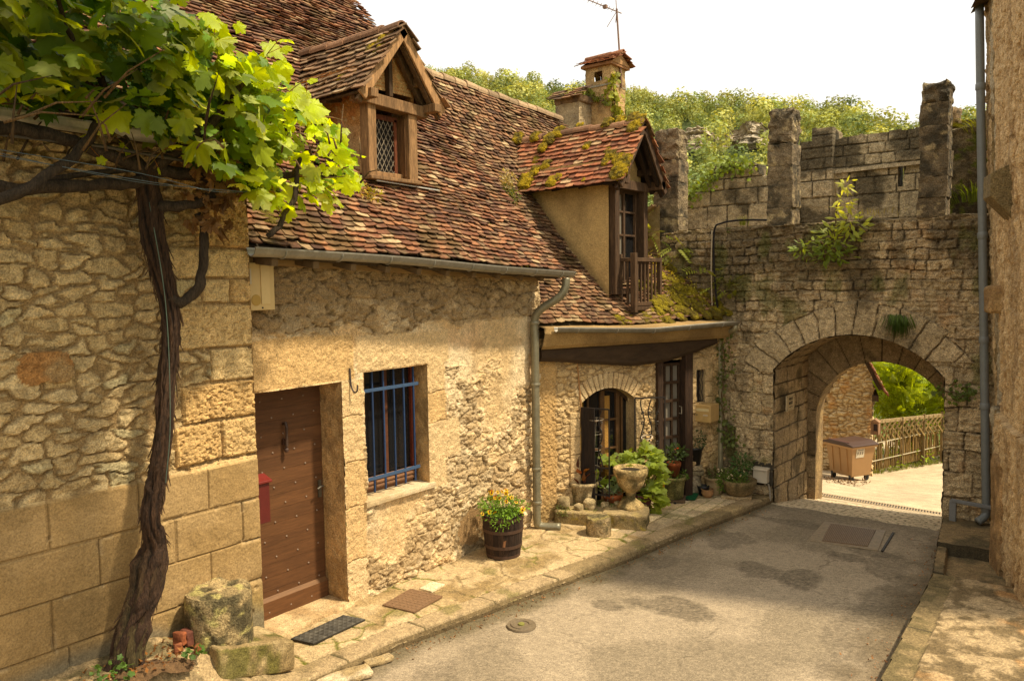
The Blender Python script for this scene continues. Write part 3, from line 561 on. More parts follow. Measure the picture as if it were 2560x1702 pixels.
# timber soffit strip under the eave and the shadow gap of plaster
mb = MB(); mb.add(bar((-5.70, 3.74, 3.40), (-5.60, 8.0, 3.22), .24, .03), (.07, .05, .03)); mb.add(bar((-5.82, 3.76, 3.335), (-5.81, 8.02, 3.165), .08, .05), (.30, .2, .1))
for y in np.arange(3.9, 8, .42): mb.add(bar((-5.9, y, 3.35), (-5.52, y, 3.31 - (y - 3.9) * .04), .06, .06), (.13, .09, .05))
mb.build('eave_board', M_WOODH, mh)
# door ------------------------------------------------------------
mb = MB(); z = .03; rg = np.random.default_rng(4)
while z < 2.16:
    hgt = min(.112 + rg.uniform(-.01, .02), 2.18 - z); mb.add(box((-6.19, 4.32, z + hgt / 2), (.035, 1.01, hgt - .002)), A(.105, .050, .022) * rg.uniform(.85, 1.12)); z += hgt
mb.add(box((-6.155, 4.32, .115), (.035, 1.01, .17)), (.115, .054, .023)); mb.add(extr([(-6.14, 3.81, .20), (-6.17, 3.81, .235), (-6.17, 3.81, .2)], A(0, 1.01, 0)), (.15, .08, .035))
dr = mb.build('door', M_DOOR, mh)
mb = MB(); stud0 = None
for j, z in enumerate(np.arange(.1, 2.1, .164)):
    for y in np.arange(3.9 + (j % 2) * .12, 4.8, .24):
        if stud0 is None:
            vf = lathe([(.0, .006), (.004, .0055), (.0075, .003), (.008, -.004)], (0, 0, 0), 8); mb.add((np.c_[vf[0][:, 2], vf[0][:, 0], vf[0][:, 1]], vf[1]), (.25, .2, .16)); stud0 = mb.build('door_stud', M_IRON, dr); s_ = stud0
        else: s_ = stud0.copy(); C.objects.link(s_)
        s_.location = (-6.168 + .03 * (z < .2), y, z)

mb = MB(); mb.add(tube([(-6.165, 4.385, 1.83), (-6.13, 4.385, 1.84), (-6.115, 4.385, 1.80), (-6.118, 4.385, 1.72), (-6.125, 4.385, 1.62)], [.014, .016, .014, .012, .018], 8), (.05, .03, .02)); mb.add(lathe([(0, -.03), (.02, -.02), (.022, .0), (.012, .02), (0, .025)], (-6.13, 4.385, 1.59), 10), (.06, .035, .025)); mb.add(box((-6.155, 4.385, 1.66), (.03, .045, .05)), (.06, .03, .02)); mb.build('knocker', M_IRON, dr)
mb = MB(); mb.add(box((-6.16, 4.775, 1.13), (.012, .035, .17)), (.08, .07, .05)); mb.add(tube([(-6.15, 4.775, 1.16), (-6.10, 4.775, 1.165), (-6.095, 4.74, 1.165), (-6.095, 4.70, 1.15)], .008, 8), (.12, .11, .09)); mb.build('handle', M_IRON, dr)
# window with blue bars ---------------------------------------------
wi = MB(); GX = -6.10
wi.add(box((GX, 5.13, 1.6), (.05, .05, 1.3)), (.16, .07, .03)); wi.add(box((GX, 6.0, 1.6), (.05, .06, 1.3)), (.13, .03, .015)); wi.add(box((GX, 5.57, 2.25), (.05, .9, .04)), (.13, .05, .02)); wi.add(box((GX, 5.57, 1.0), (.05, .9, .06)), (.2, .1, .05)); wi.add(box((GX, 5.60, 1.62), (.05, .045, 1.25)), (.1, .04, .02))
wi = wi.build('window', M_DOOR, mh, bev=.003)
mb = MB(); mb.add(box((GX - .01, 5.57, 1.62), (.006, .84, 1.24)), (.1, .1, .1)); mb.build('pane', M_GLASS, wi)
mb = MB()
for i in range(3): mb.add(tube([(GX + .05, 5.12, 1.03 + i * .045), (GX + .05, 5.97, 1.03 + i * .045)], .022, 8), A(.19, .105, .06) * (.8 + .2 * i))
mb.build('roller_slat', M_TERRA, wi)
mb = MB(); BL = A(.02, .045, .12); BXX = -5.93
for y in (5.135, 5.285, 5.435, 5.58, 5.72, 5.865): mb.add(box((BXX, y, 1.635), (.017, .017, 1.24)), BL * random.uniform(.85, 1.15))
for z in (2.06, 1.16):
    mb.add(box((BXX + .004, 5.525, z), (.012, .82, .034)), A(.045, .085, .17))
mb.build('bars', M_PAINT, wi, bev=.002)
mb = MB(); mb.add(tube(bez([(-5.84, 4.93, 2.32), (-5.83, 4.93, 2.16), (-5.80, 4.94, 2.09), (-5.77, 4.95, 2.10), (-5.765, 4.955, 2.16)], 5), .008, 7), (.05, .04, .04)); mb.build('hook', M_IRON, mh)
# ================================================================ DORMERS
def moss_blob(mb, p, s, seed, col=None, squash=.45):
    vf = rough_box((0, 0, 0), A(s, s * 1.2, s * .5), s / 12, s * .16, seed, ns=2.6 / s, rnd=s * .24); v = vf[0]
    v = v * (1 + .5 * (fb3(v[:, 0] * 50 + seed, v[:, 1] * 50, v[:, 2] * 50, seed, 3) - .5))[:, None]; k = 1 - .35 * np.clip(np.hypot(v[:, 0], v[:, 1]) / s, 0, 1); v[:, 2] = v[:, 2] * k
    c = ncol(v + seed, col if col is not None else (.33, .24, .016), (.11, .085, .014), 12, seed); mb.add((v + np.asarray(p), vf[1]), c)
def moss_mesh(mb, pts, N, seed=0, col=None):
    """cushions of moss laid on a slope"""
    M = Vector(N).to_track_quat('Z', 'Y').to_matrix()
    for i, (p, s) in enumerate(pts):
        m2 = MB(); moss_blob(m2, (0, 0, 0), s, seed + i, col); mb.add((m2.v[0] @ np.array(M).T + np.asarray(p), m2.f[0]), m2.c[0])
def dormer(parent, yc, hw, xf, zb, ze, zt, xr, rw, body_col, name_seed, roofx, label, brick=False, tilecols=None, wood=(.20, .12, .06), endx=-8.0):
    """gabled dormer: xf front wall plane, xr front edge of the roof, hw half width of the walls, rw half width of the roof at the eaves ze, ridge zt"""
    W = np.asarray(wood, float)
    mb = MB(); sl = (zt - ze) / rw; zw = zt - .08 - sl * hw
    # cheeks and gable as plastered slabs
    for sg in (-1, 1):
        y = yc + sg * hw
        def fn(u, v):
            n = fb2(u * 3, v * 3, name_seed, 4); fz = fb2(u * 40, v * 40, name_seed + 2, 3)
            c = mixc(np.asarray(body_col)[None, None], np.asarray(body_col)[None, None] * .72, sstep(.35, .7, n))
            if brick:
                a, b, d = ashlar(u, v, np.arange(2, 8, .045), .12, .2, 5, .002); s = sstep(.25, .5, n + (v - 4.8) * .8); br = mixc(A(.40, .16, .05)[None, None], A(.5, .27, .1)[None, None], a); c = mixc(c, mixc(A(.55, .42, .24)[None, None], br, sstep(.002, .006, d)), s)
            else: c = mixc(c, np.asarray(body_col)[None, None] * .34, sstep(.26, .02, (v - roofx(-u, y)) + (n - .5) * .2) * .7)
            return (fz - .5) * .006 + (n - .5) * .015, c
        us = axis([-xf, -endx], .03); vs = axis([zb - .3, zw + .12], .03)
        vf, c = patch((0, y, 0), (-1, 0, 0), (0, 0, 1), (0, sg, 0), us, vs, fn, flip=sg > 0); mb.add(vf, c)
    gz = zw
    def gfn(u, v):
        n = fb2(u * 5, v * 5, 9, 4); c = np.broadcast_to(np.asarray(body_col), u.shape + (3,)) * (.8 + .4 * n)[..., None]
        if brick: a, b, d = ashlar(u, v, np.arange(4, 7, .04), .11, .16, 6, .002); c = mixc(A(.60, .42, .2)[None, None], mixc(A(.46, .20, .07)[None, None], A(.56, .30, .12)[None, None], a), sstep(.003, .007, d) * sstep(.3, .45, n))
        return (n - .5) * .012, c
    vf, c = patch((xf - .02, 0, 0), (0, 1, 0), (0, 0, 1), (1, 0, 0), axis([yc - hw, yc + hw], .02), axis([gz - .1, zt], .02), gfn, keep=lambda y, z: z < zt - .07 - sl * np.abs(y - yc)); mb.add(vf, c)
    d = mb.build('dormer', M_STONE if brick else M_PLASTER, parent); d['label'] = label
    # roof
    mb = MB()
    for sg in (-1, 1):
        B = nrm(A(0, -sg * rw, zt - ze)); L = math.hypot(rw, zt - ze); O = A(xr, yc + sg * rw, ze)
        if sg < 0: O = A(endx - .4, yc - rw, ze); Ad = A(1, 0, 0)
        else: Ad = A(-1, 0, 0)
        S = lambda a, b, O=O, Ad=Ad, B=B: O + np.asarray(a, float)[..., None] * Ad + np.asarray(b, float)[..., None] * B + A(0, 0, 1) * (-.03 * np.sin(np.clip(np.asarray(a, float) / (xr - endx + .4), 0, 1) * math.pi))[..., None]
        def kp(a, b, S=S): P = S(a, b); return P[:, 2] > roofx(P[:, 0], P[:, 1]) - .06
        tiles(mb, S, xr - endx + .4, L, keep=kp, seed=name_seed + sg + 5, cols=tilecols, e=.085, w=.15)
    ridge_tiles(mb, (xr + .01, yc, zt - .035), (endx, yc, zt - .03), int((xr - endx) / .27), .075, name_seed, (.26, .15, .09))
    mb.build('dormer_roof', M_TILE, d)
    mb = MB()                                   # deck and rafters, dark underneath
    for sg in (-1, 1):
        N = nrm(A(0, sg * (zt - ze), rw)); P = [A(xr - .02, yc + sg * (rw - .01), ze), A(endx, yc + sg * (rw - .01), ze), A(endx, yc, zt), A(xr - .02, yc, zt)]
        P = [p - N * .012 for p in P]; mb.add(extr(P if sg < 0 else P[::-1], -N * .03), W * .45)
        for x in np.arange(xr - .05, xf - .01, -.13): mb.add(bar(A(x, yc + sg * (rw - .04), ze - .015) - N * .05, A(x, yc, zt - .07) - N * .03, .06, .07), W * .6)
        a_, b_ = A(xr + .005, yc + sg * (rw + .0), ze - .03) - N * .03, A(xr + .005, yc, zt - .035) - N * .03
        mb.add(bar(a_, b_, .03, .11), W * 2.0 if brick else W * 1.3); mb.add(bar(a_ - A(.06, 0, .05), b_ - A(.06, 0, .05), .05, .06), W * .8)
        mb.add(bar(A(xr - .06, yc + sg * (hw - .02), zw + .03), A(xf - .3, yc + sg * (hw - .02), zw + .03), .11, .09), W)
        for x in np.arange(xf - .35, endx, -.45): mb.add(bar((x, yc + sg * (hw - .1), ze + .05), (x, yc + sg * (rw - .03), ze - .02), .05, .05), W * .5)
    mb.add(bar((xr - .04, yc, zt - .15), (xf - .3, yc, zt - .15), .10, .10), W * .9)
    mb.build('bargeboard', M_WOOD, d, bev=.006)
    return d, zw
roof_main_z = lambda x, y: 3.46 + 1.1 * (-5.60 - np.asarray(x, float)) - .045 * (np.asarray(y, float) - 3.74)
# dormer on the tall house
D1W = (.19, .115, .058)
d1, zw = dormer(mh, 5.92, .37, -6.25, 4.2, 5.05, 5.83, -6.02, .61, A(.50, .33, .17), 41, roof_main_z, 'dormer with brick gable and leaded window', True, (A(.20, .12, .07), A(.13, .08, .045), A(.28, .17, .1), A(.36, .27, .18)), D1W, -7.75)
mb = MB(); X = -6.25; w_ = A(*D1W) * 1.5
mb.add(box((X + .02, 5.60, 4.62), (.13, .11, .78)), w_); mb.add(box((X + .02, 6.19, 4.62), (.13, .13, .80)), w_)
mb.add(box((X - .13, 5.58, 4.6), (.12, .05, .85)), w_ * .6)
mb.add(bar((X + .04, 5.44, 5.04), (X + .04, 6.40, 5.01), .15, .12), w_ * .8); mb.add(box((X + .02, 5.91, 5.42), (.07, .055, .62)), w_ * .28)
mb.add(box((X + .05, 5.90, 4.23), (.16, .74, .04)), w_ * .8); mb.add(box((X - .06, 5.9, 4.295), (.1, .5, .05)), w_)
for sg in (-1, 1): mb.add(box((X + .12, 5.92 + sg * .46, 5.04), (.34, .10, .09)), w_ * .85)
mb.build('timber_frame', M_WOOD, d1, bev=.008)
wd = MB(); 
for y in (5.67, 6.05): wd.add(box((X - .07, y, 4.6), (.05, .04, .6)), (.14, .045, .02))
wd.add(box((X - .07, 5.86, 4.90), (.05, .44, .05)), (.12, .04, .02)); wd.add(box((X - .05, 6.12, 4.6), (.18, .03, .62)), (.17, .09, .04))
for k in range(-7, 12):                        # lead cames of the lozenge lattice, clipped to the sash
    for sg in (1, -1):
        y0 = 5.69 + k * .064; pts = []
        for t in np.linspace(0, 1, 41):
            y = y0 + sg * t * .33; z = 4.32 + t * .56
            if 5.69 < y < 6.03: pts.append((X - .055, y, z))
        if len(pts) > 2: wd.add(bar(pts[0], pts[-1], .0045, .0045), (.30, .26, .2))
wo_ = wd.build('window', M_WOOD, d1)
mb = MB(); mb.add(box((X - .075, 5.86, 4.6), (.008, .38, .58)), (.1, .1, .1)); g_ = mb.build('lead_flashing_pane', M_GLASS, d1); g_.name = 'pane'; g_.data.name = 'pane'
mb = MB(); mb.add(bar((X + .10, 5.62, 4.20), (X + .05, 6.62, 4.185), .02, .012), (.6, .6, .58)); mb.build('flashing', M_ZINC, d1)
mb = MB(); S1 = lambda x, t: A(x, 5.31 + t * .61, 5.05 + t * .78)
moss_mesh(mb, [(S1(-6.12, .62), .13), (S1(-6.2, .80), .12), (S1(-6.1, .88), .09), (S1(-6.3, .70), .12), (S1(-6.5, .3), .10), (S1(-6.3, .35), .08)], (0, -.8, .6), 3)
mb.build('moss', M_MOSS, d1)['kind'] = 'stuff'

# ================================================================ LOW HOUSE
lo = empty('stone_house', (-5.3, 9.5, 0), 'low mossy roofed cottage with dark timber beam, between the ochre house and town gate', 'house')
CE = bez([(-5.80, 7.95, 2.62), (-5.55, 8.8, 2.55), (-5.27, 9.6, 2.53), (-4.93, 10.4, 2.56), (-4.56, 11.02, 2.62)], 12)
CR = np.stack([np.full(len(CE), -8.12), np.linspace(7.95, 11.9, len(CE)), 6.2 + 0 * CE[:, 0] - np.linspace(0, .12, len(CE))], 1)
cl = np.concatenate([[0], np.cumsum(np.linalg.norm(np.diff(CE, axis=0), axis=1))]); LLA = cl[-1]; LLB = 4.55
def S_low(a, b):
    a = np.asarray(a, float); b = np.asarray(b, float); t = np.clip(a, 0, LLA); e = np.stack([np.interp(t, cl, CE[:, k]) for k in range(3)], -1); r = np.stack([np.interp(t, cl, CR[:, k]) for k in range(3)], -1)
    q = np.clip(b / LLB, -.05, 1.1)[..., None]; P = e * (1 - q) + r * q; sag = -.10 * np.sin(np.clip(q, 0, 1) * math.pi) * 1.0
    return P + A(.6, .1, .75) * (sag + (fb2(a * .9, b * .9, 57, 3)[..., None] - .5) * .1)
_a, _b = np.meshgrid(np.linspace(0, LLA, 40), np.linspace(0, LLB, 40)); _P = S_low(_a.ravel(), _b.ravel())
def roof_low_z(x, y):
    x = np.atleast_1d(np.asarray(x, float)); y = np.broadcast_to(np.asarray(y, float), x.shape); xs, ys = x.ravel(), y.ravel(); out = np.zeros(len(xs))
    key = {}
    for s in range(0, len(xs), 4000):
        d = (xs[s:s + 4000, None] - _P[None, :, 0]) ** 2 + (ys[s:s + 4000, None] - _P[None, :, 1]) ** 2; i = np.argsort(d, axis=1)[:, :3]; dd = np.take_along_axis(d, i, 1) + 1e-6
        out[s:s + 4000] = (_P[i, 2] / dd).sum(1) / (1 / dd).sum(1)
    return out.reshape(x.shape)
TC2 = (A(.165, .085, .046), A(.09, .05, .03), A(.23, .13, .07), A(.36, .27, .16))
mb = MB(); tiles(mb, S_low, LLA, LLB, seed=22, cols=TC2); ridge_tiles(mb, S_low(A(0.), A(LLB))[0] + A(0, 0, .0), S_low(A(LLA), A(LLB))[0], 15, .09, 4, (.34, .25, .16))
mb.build('roof', M_TILE, lo)
mb = MB(); gu, gv = np.meshgrid(np.linspace(0, LLA, 24), np.linspace(0, LLB, 20), indexing='ij'); P = S_low(gu.ravel(), gv.ravel()); f = grid(24, 20); mb.add((P - A(.55, .1, .75) * .05, f), (.05, .04, .02)); mb.add((P - A(.55, .1, .75) * .12, f[:, ::-1]), (.05, .04, .02))
Pr = CR[:, :]; mb.add((np.concatenate([Pr, Pr + A(-4, .3, -4)]), [(i, i + 1, i + 1 + len(Pr), i + len(Pr)) for i in range(len(Pr) - 1)]), (.2, .1, .06)); mb.build('roof_deck', M_WOOD, lo)
mb = MB(); Pg = [S_low(A(LLA), A(b))[0] for b in np.linspace(0, LLB, 12)]; Pg = [p - A(0, 0, .08) for p in Pg] + [A(-8.1, 11.9, 2), A(-4.6, 11.0, 2.4)]
mb.add((Pg, [tuple(range(len(Pg)))]), (.35, .25, .13)); mb.build('gable', M_PLASTER, lo)
# facade in its own frame
FA, FD = A(-5.86, 8.05, 0), nrm(A(1.26, 2.95, 0)); FN = A(FD[1], -FD[0], 0)
fp = lambda u, z, o=0: FA + FD * u + FN * o + A(0, 0, z)
AW0, AW1, ASP, ATOP = .62, 1.53, 1.50, 1.69; AR = ((AW1 - AW0) ** 2 / 4 + (ATOP - ASP) ** 2) / (2 * (ATOP - ASP)); AC = ((AW0 + AW1) / 2, ATOP - AR)
LD0, LD1, LDZ = 1.90, 2.44, 2.0; SW0, SW1, SWZ0, SWZ1 = 2.64, 2.80, 1.36, 1.83
def low_fn(u, v):
    fine = fb2(u * 34, v * 34, 1, 4); med = fb2(u * 9, v * 9, 202, 4); a, b, d = rubble(u, v, .15, .085, 25, .42, .5); d = d + (fine - .5) * .012
    st = sstep(0, .014, d); h = .014 * st + (a - .5) * .02 * st + .014 * TILT * st + (fine - .5) * .022 + (med - .5) * .02 + (rdg(u * 14, v * 16, 211) - .6) * .014
    c = mixc(A(.36, .26, .14)[None, None], mixc(A(.64, .50, .30)[None, None], A(.54, .39, .2)[None, None], a), sstep(.0, .012, d)); c = mixc(c, A(.30, .22, .12)[None, None], sstep(.58, .75, med) * .6)
    # plain pier at the left
    m = sstep(.27, .23, u + (med - .5) * .05) ; h = h * (1 - m) + m * (.012 + (fine - .5) * .03); c = mixc(c, mixc(A(.55, .38, .18)[None, None], A(.48, .33, .16)[None, None], med), m)
    # voussoirs
    r = np.hypot(u - AC[0], v - AC[1]); th = np.arctan2(u - AC[0], v - AC[1]); k = np.floor(th / .105 + (fb2(r * 0 + np.floor(th / .105), r * 0, 7) - .5) * .1); dj = np.minimum(np.abs((th / .105) % 1), 1 - (th / .105) % 1) * .105 * r
    kk = hsh(k, k * 0, 0, 12); out = AR + .20 + .02 * kk; m = (r < out) & (np.abs(th) < .72) & (v > ASP - .12); dj = np.minimum(dj, out - r); hv = .030 + (kk - .5) * .012 - .02 * sstep(.01, 0, dj) + (fine - .5) * .01
    cv = mixc(A(.22, .15, .08)[None, None], mixc(A(.66, .53, .33)[None, None], A(.60, .45, .26)[None, None], kk), sstep(.002, .009, dj)); h = np.where(m, hv, h); c = np.where(m[..., None], cv, c)
    # dressed jambs
    for (x0, x1, z0, z1, e) in ((AW0 - .17, AW0, 0, ASP - .1, .24), (AW1, AW1 + .16, 0, ASP, .27), (2.5, SW0, 1.2, 2.0, .3), (SW1, 2.95, 1.2, 2.0, .22), (2.5, 2.95, SWZ1, 2.0, .5)):
        m = (u > x0) & (u < x1) & (v > z0) & (v < z1); dj = np.minimum(np.abs((v % e) - e / 2), np.minimum(u - x0, x1 - u) + .004); h = np.where(m, .03 - .014 * sstep(.01, 0, dj) + (fine - .5) * .012, h); c = np.where(m[..., None], mixc(A(.26, .18, .1)[None, None], mixc(A(.62, .48, .28)[None, None], A(.56, .42, .24)[None, None], hsh(np.floor(v / e), 0 * v, 0, 4)), sstep(.002, .009, dj)), c)
    c = mixc(c, A(.16, .125, .05)[None, None], sstep(.5, .05, v + (med - .5) * .3) * .5 + sstep(2.5, 3.1, u + (med - .5) * .6) * sstep(.5, .62, fb2(u * 4, v * 4, 77, 4)) * .6)
    return h, c
def in_arch(u, z): return (u > AW0) & (u < AW1) & ((z < ASP) | (np.hypot(u - AC[0], z - AC[1]) < AR))
lkeep = lambda u, z: ~(in_arch(u, z) | ((u > LD0) & (u < LD1) & (z < LDZ)) | ((u > SW0) & (u < SW1) & (z > SWZ0) & (z < SWZ1)))
def arch_snap(u, v):                      # pull grid points near the curve exactly onto it
    r = np.hypot(u - AC[0], v - AC[1]); m = (np.abs(r - AR) < .009) & (u > AW0 + .01) & (u < AW1 - .01) & (v > ASP); k = np.where(m, AR / np.maximum(r, 1e-6), 1); return AC[0] + (u - AC[0]) * k, AC[1] + (v - AC[1]) * k
mb = MB(); vf, c = patch(FA, FD, (0, 0, 1), FN, axis([-.03, AW0, AW1, LD0, LD1, SW0, SW1, 3.25], .0115), axis([-.1, SWZ0, SWZ1, LDZ, 2.4], .0115), low_fn, keep=lkeep, warp=arch_snap); mb.add(vf, c)
def rev2(u0, z0, z1, sg, dep=.22, seed=0): reveal(mb, fp(u0, z0, .02), -FN, (0, 0, 1), FD * sg, dep, z1 - z0, A(.52, .40, .23), seed, .025, .008)
rev2(AW0, -.02, ASP, 1, seed=31); rev2(AW1, -.02, ASP, -1, seed=32); rev2(LD0, 0, LDZ, 1, .12, 33); rev2(LD1, 0, LDZ, -1, .12, 34); rev2(SW0, SWZ0, SWZ1, 1, .15, 35); rev2(SW1, SWZ0, SWZ1, -1, .15, 36)
th = np.linspace(-1, 1, 15) * math.asin((AW1 - AW0) / 2 / AR); ar = [(AC[0] + AR * math.sin(t), AC[1] + AR * math.cos(t)) for t in th]
mb.add((np.array([fp(x, z, .02) for x, z in ar] + [fp(x, z, -.2) for x, z in ar]), [(i, i + 1, i + 16, i + 15) for i in range(14)]), (.42, .32, .18))
mb.add(box(fp(1.6, 1.2, -.55), (3.4, .1, 2.5), rz=math.atan2(FD[1], FD[0])), (.03, .022, .015))
mb.build('wall', M_STONE, lo)
# plaster coving, beam
mb = MB(); us = np.linspace(-.06, 3.12, 26); rows = []
for u in us:
    s = fb2(A(u * 2.), A(1.), 3)[0] * .02; e = .0 + .0 * u; zt = np.interp(u, [0, 1.6, 3.1], [2.53, 2.46, 2.50]); rows.append([fp(u, 2.26 + s + .0 * u, -.1), fp(u, 2.265 + s, .16), fp(u, 2.31 + s, .205), fp(u, zt - .05, .26), fp(u, zt + .02, .24), fp(u, zt + .06, -.1)])
v = np.array(rows).reshape(-1, 3); n = 6; mb.add((v, np.array([(i * n + j, (i + 1) * n + j, (i + 1) * n + (j + 1) % n, i * n + (j + 1) % n) for i in range(25) for j in range(6)])[:, ::-1].copy()), ncol(v, (.36, .25, .115), (.25, .17, .08), 3)); mb.build('cornice', M_PLASTER, lo, smooth=False)
mb = MB(); rows = []
for u in np.linspace(-.03, 2.95, 30):
    zb = np.interp(u, [0, .7, 1.35, 2.0, 2.6, 2.95], [2.12, 2.04, 1.97, 1.985, 2.10, 2.2]); k = (fb2(A(u * 4), A(0.), 8)[0] - .5) * .03
    rows.append([fp(u, zb + k, -.1), fp(u, zb + k, .09 + k), fp(u, zb + .05, .125 + k), fp(u, 2.20, .13 + k), fp(u, 2.285, .115), fp(u, 2.285, -.1)])
v = np.array(rows).reshape(-1, 3); q = [(i * n + j, i * n + (j + 1) % n, (i + 1) * n + (j + 1) % n, (i + 1) * n + j) for i in range(29) for j in range(6)] + [tuple(range(6))[::-1], tuple(range(29 * 6, 30 * 6))]; mb.add((v, q), (.05, .032, .018)); mb.build('timber_beam', M_WOODH, lo)
mb = MB(); mb.add(box(fp(LD0 + .035, 1.02, .015), (.09, .12, 2.05), rz=math.atan2(FD[1], FD[0])), (.05, .03, .018)); mb.add(box(fp(LD1 - .0, 1.05, .03), (.14, .12, 2.1), rz=math.atan2(FD[1], FD[0])), (.045, .026, .015)); mb.build('door_frame', M_WOOD, lo)
AZ = math.atan2(FD[1], FD[0])
def fbox(mb, u0, u1, z0, z1, o, t, col): mb.add(box(fp((u0 + u1) / 2, (z0 + z1) / 2, o), (u1 - u0, t, z1 - z0), rz=AZ), col)
mb = MB(); DC = (.055, .032, .018)                          # glazed dark door
for k in range(4): fbox(mb, 1.98 + k * .13 - .014, 1.98 + k * .13 + .014, .05, 1.95, -.06, .035, DC)
for k in range(8): z = .1 + k * .262; fbox(mb, 1.96, 2.40, z - .02, z + .02, -.06, .037, DC)
fbox(mb, 1.97, 2.40, .02, .5, -.065, .03, DC); d_ = mb.build('door', M_DOOR, lo, bev=.002)
mb = MB(); fbox(mb, 1.96, 2.41, .4, 1.95, -.085, .004, (.2, .2, .2)); mb.build('pane', M_GLASSW, d_)
mb = MB(); mb.add(tube([fp(2.36, 1.32, -.03), fp(2.36, 1.32, .02), fp(2.36, 1.22, .02), fp(2.36, 1.22, -.03)], .008, 6), (.3, .26, .2)); mb.build('handle', M_IRON, d_)
mb = MB()                                               # arched french window
WC = (.11, .06, .025)
for (x, w) in ((AW0 + .03, .06), (1.10, .07), (AW1 - .17, .06), (AW1 - .10, .03)): fbox(mb, x - w / 2, x + w / 2, 0.02, ATOP - .05 - (abs(x - AC[0]) > .3) * .1, -.17, .04, WC)
fbox(mb, .85, .88, 0, 1.66, -.17, .03, WC)
for z in (.06, .42, .82, 1.22): fbox(mb, AW0 + .05, AW1 - .15, z - .014, z + .014, -.17, .03, WC)
vv = [fp(x, z - .0, -.15) for x, z in ar]; mb.add((np.array(vv + [p - A(0, 0, .06) for p in vv]), [(i, i + 1, i + 16, i + 15) for i in range(14)]), (.05, .03, .015))
w2 = mb.build('window', M_DOOR, lo, bev=.003)
mb = MB(); P = [fp(AW0, 0, -.19), fp(AW1, 0, -.19)] + [fp(x, z, -.19) for x, z in ar[::-1]]; mb.add((np.array(P), [tuple(range(len(P)))]), (.1, .1, .1)); mb.build('pane', M_GLASS, w2)
mb = MB(); fbox(mb, 1.14, 1.24, .1, 1.55, -.183, .006, (.42, .24, .07)); fbox(mb, .72, .8, .2, 1.5, -.183, .006, (.4, .25, .06)); mb.build('curtain', M_PLASTER, w2)
mb = MB(); fbox(mb, SW0, SW1, SWZ0, SWZ1, -.1, .01, (.03, .02, .015)); w3 = mb.build('window', M_DOOR, lo)
mb = MB()
for x in (2.67, 2.72, 2.77): mb.add(tube(bez([fp(x + .012 * math.sin(t * 1.6), 1.36 + t * .047, .0) for t in range(11)], 3), .006, 5), (.03, .025, .02))
mb.build('bars', M_IRON, w3)
mb = MB(); gp = [fp(u, np.interp(u, [0, 1.6, 3.1], [2.55, 2.475, 2.52]), .33) for u in np.linspace(.06, 3.12, 22)]; gutter(mb, gp, .05); mb.build('gutter', M_ZINC, lo)
mb = MB(); pe = A(-4.62, 10.90, 0); pipe(mb, [fp(3.09, 2.47, .33), fp(3.08, 2.40, .31), pe + A(0, 0, 2.28), pe + A(0, 0, 1.6), pe + A(0, 0, .8), pe + A(0, 0, .25)], .04, (.26, .24, .16))
for z in (1.6, .95): mb.add(lathe([(.045, -.015), (.05, 0), (.045, .015)], pe + A(0, 0, z), 14), (.24, .22, .15))
mb.build('downpipe', M_ZINC, lo, smooth=True)
# front step of large stones
lb = empty('stone_ledge', (-5.4, 8.6, 0), 'mossy stone ledge carrying the tub and the urn beside the low cottage window', 'stone ledge')
mb = MB()
for (c_, s_, rz, sd) in (((-5.42, 8.40, .06), (.72, .34, .24), .35, 1), ((-4.93, 8.62, .07), (.58, .42, .26), .40, 2), ((-5.35, 8.85, .05), (1.0, .5, .2), 1.1, 3)):
    vf = rough_box(c_, s_, .022, .018, sd, rz, rnd=.03); P = vf[0]; c = ncol(P, (.34, .27, .14), (.09, .075, .03), 7, sd, extra=((.30, .24, .06), .6)); up = sstep(.13, .17, P[:, 2]); mb.add(vf, mixc(c, A(.42, .33, .19)[None], up * .6))
mb.build('block', M_PAVE, lb)

# dormer with balcony
TC3 = (A(.30, .115, .06), A(.19, .075, .042), A(.37, .165, .085), A(.38, .27, .16)); D2W = (.055, .033, .018)
d2, zw2 = dormer(lo, 9.86, .46, -5.62, 3.0, 4.45, 5.35, -5.32, .68, A(.50, .36, .17), 61, roof_low_z, 'dormer with plastered cheek, red mossy tiles and little balcony', False, TC3, D2W, -7.6)
mb = MB(); X = -5.62; w_ = A(*D2W) * 1.3
mb.add(box((X + .02, 9.49, 3.72), (.14, .12, 1.56)), w_); mb.add(box((X + .02, 10.31, 3.72), (.14, .12, 1.56)), w_); mb.add(box((X - .13, 9.45, 3.8), (.16, .06, 1.4)), w_ * .8)
mb.add(bar((X + .03, 9.42, 4.475), (X + .03, 10.40, 4.475), .14, .13), w_ * 1.25); mb.add(box((X, 9.9, 2.98), (.2, .8, .08)), w_)
for sg in (-1, 1): mb.add(box((X + .14, 9.9 + sg * .52, 4.50), (.36, .11, .12)), w_ * 1.5)
mb.build('timber_frame', M_WOOD, d2, bev=.006)
mb = MB(); x = X - .05
for y in (9.58, 9.88, 10.22): mb.add(box((x, y, 3.7), (.05, .05, 1.42)), w_ * 1.2)
for z in (3.02, 3.12, 3.45, 3.78, 4.11, 4.39): mb.add(box((x, 9.73, z), (.04, .3, .028 + .05 * (z in (3.02, 4.39)))), w_ * 1.2); mb.add(box((x, 10.05, z), (.04, .3, .028)), w_ * 1.2)
mb.add(box((x, 9.9, 4.40), (.06, .7, .05)), w_); mb.build('french_window', M_WOOD, d2, bev=.003)
mb = MB(); mb.add(box((x - .012, 9.73, 3.75), (.006, .26, 1.3)), (.1, .1, .1)); mb.build('pane', M_GLASSW, d2)
mb = MB(); mb.add(box((x - .012, 10.05, 3.75), (.006, .3, 1.3)), (.1, .1, .1)); mb.build('pane', M_GLASS, d2)
mb = MB(); bx = -5.33; w_ = A(.09, .055, .03)
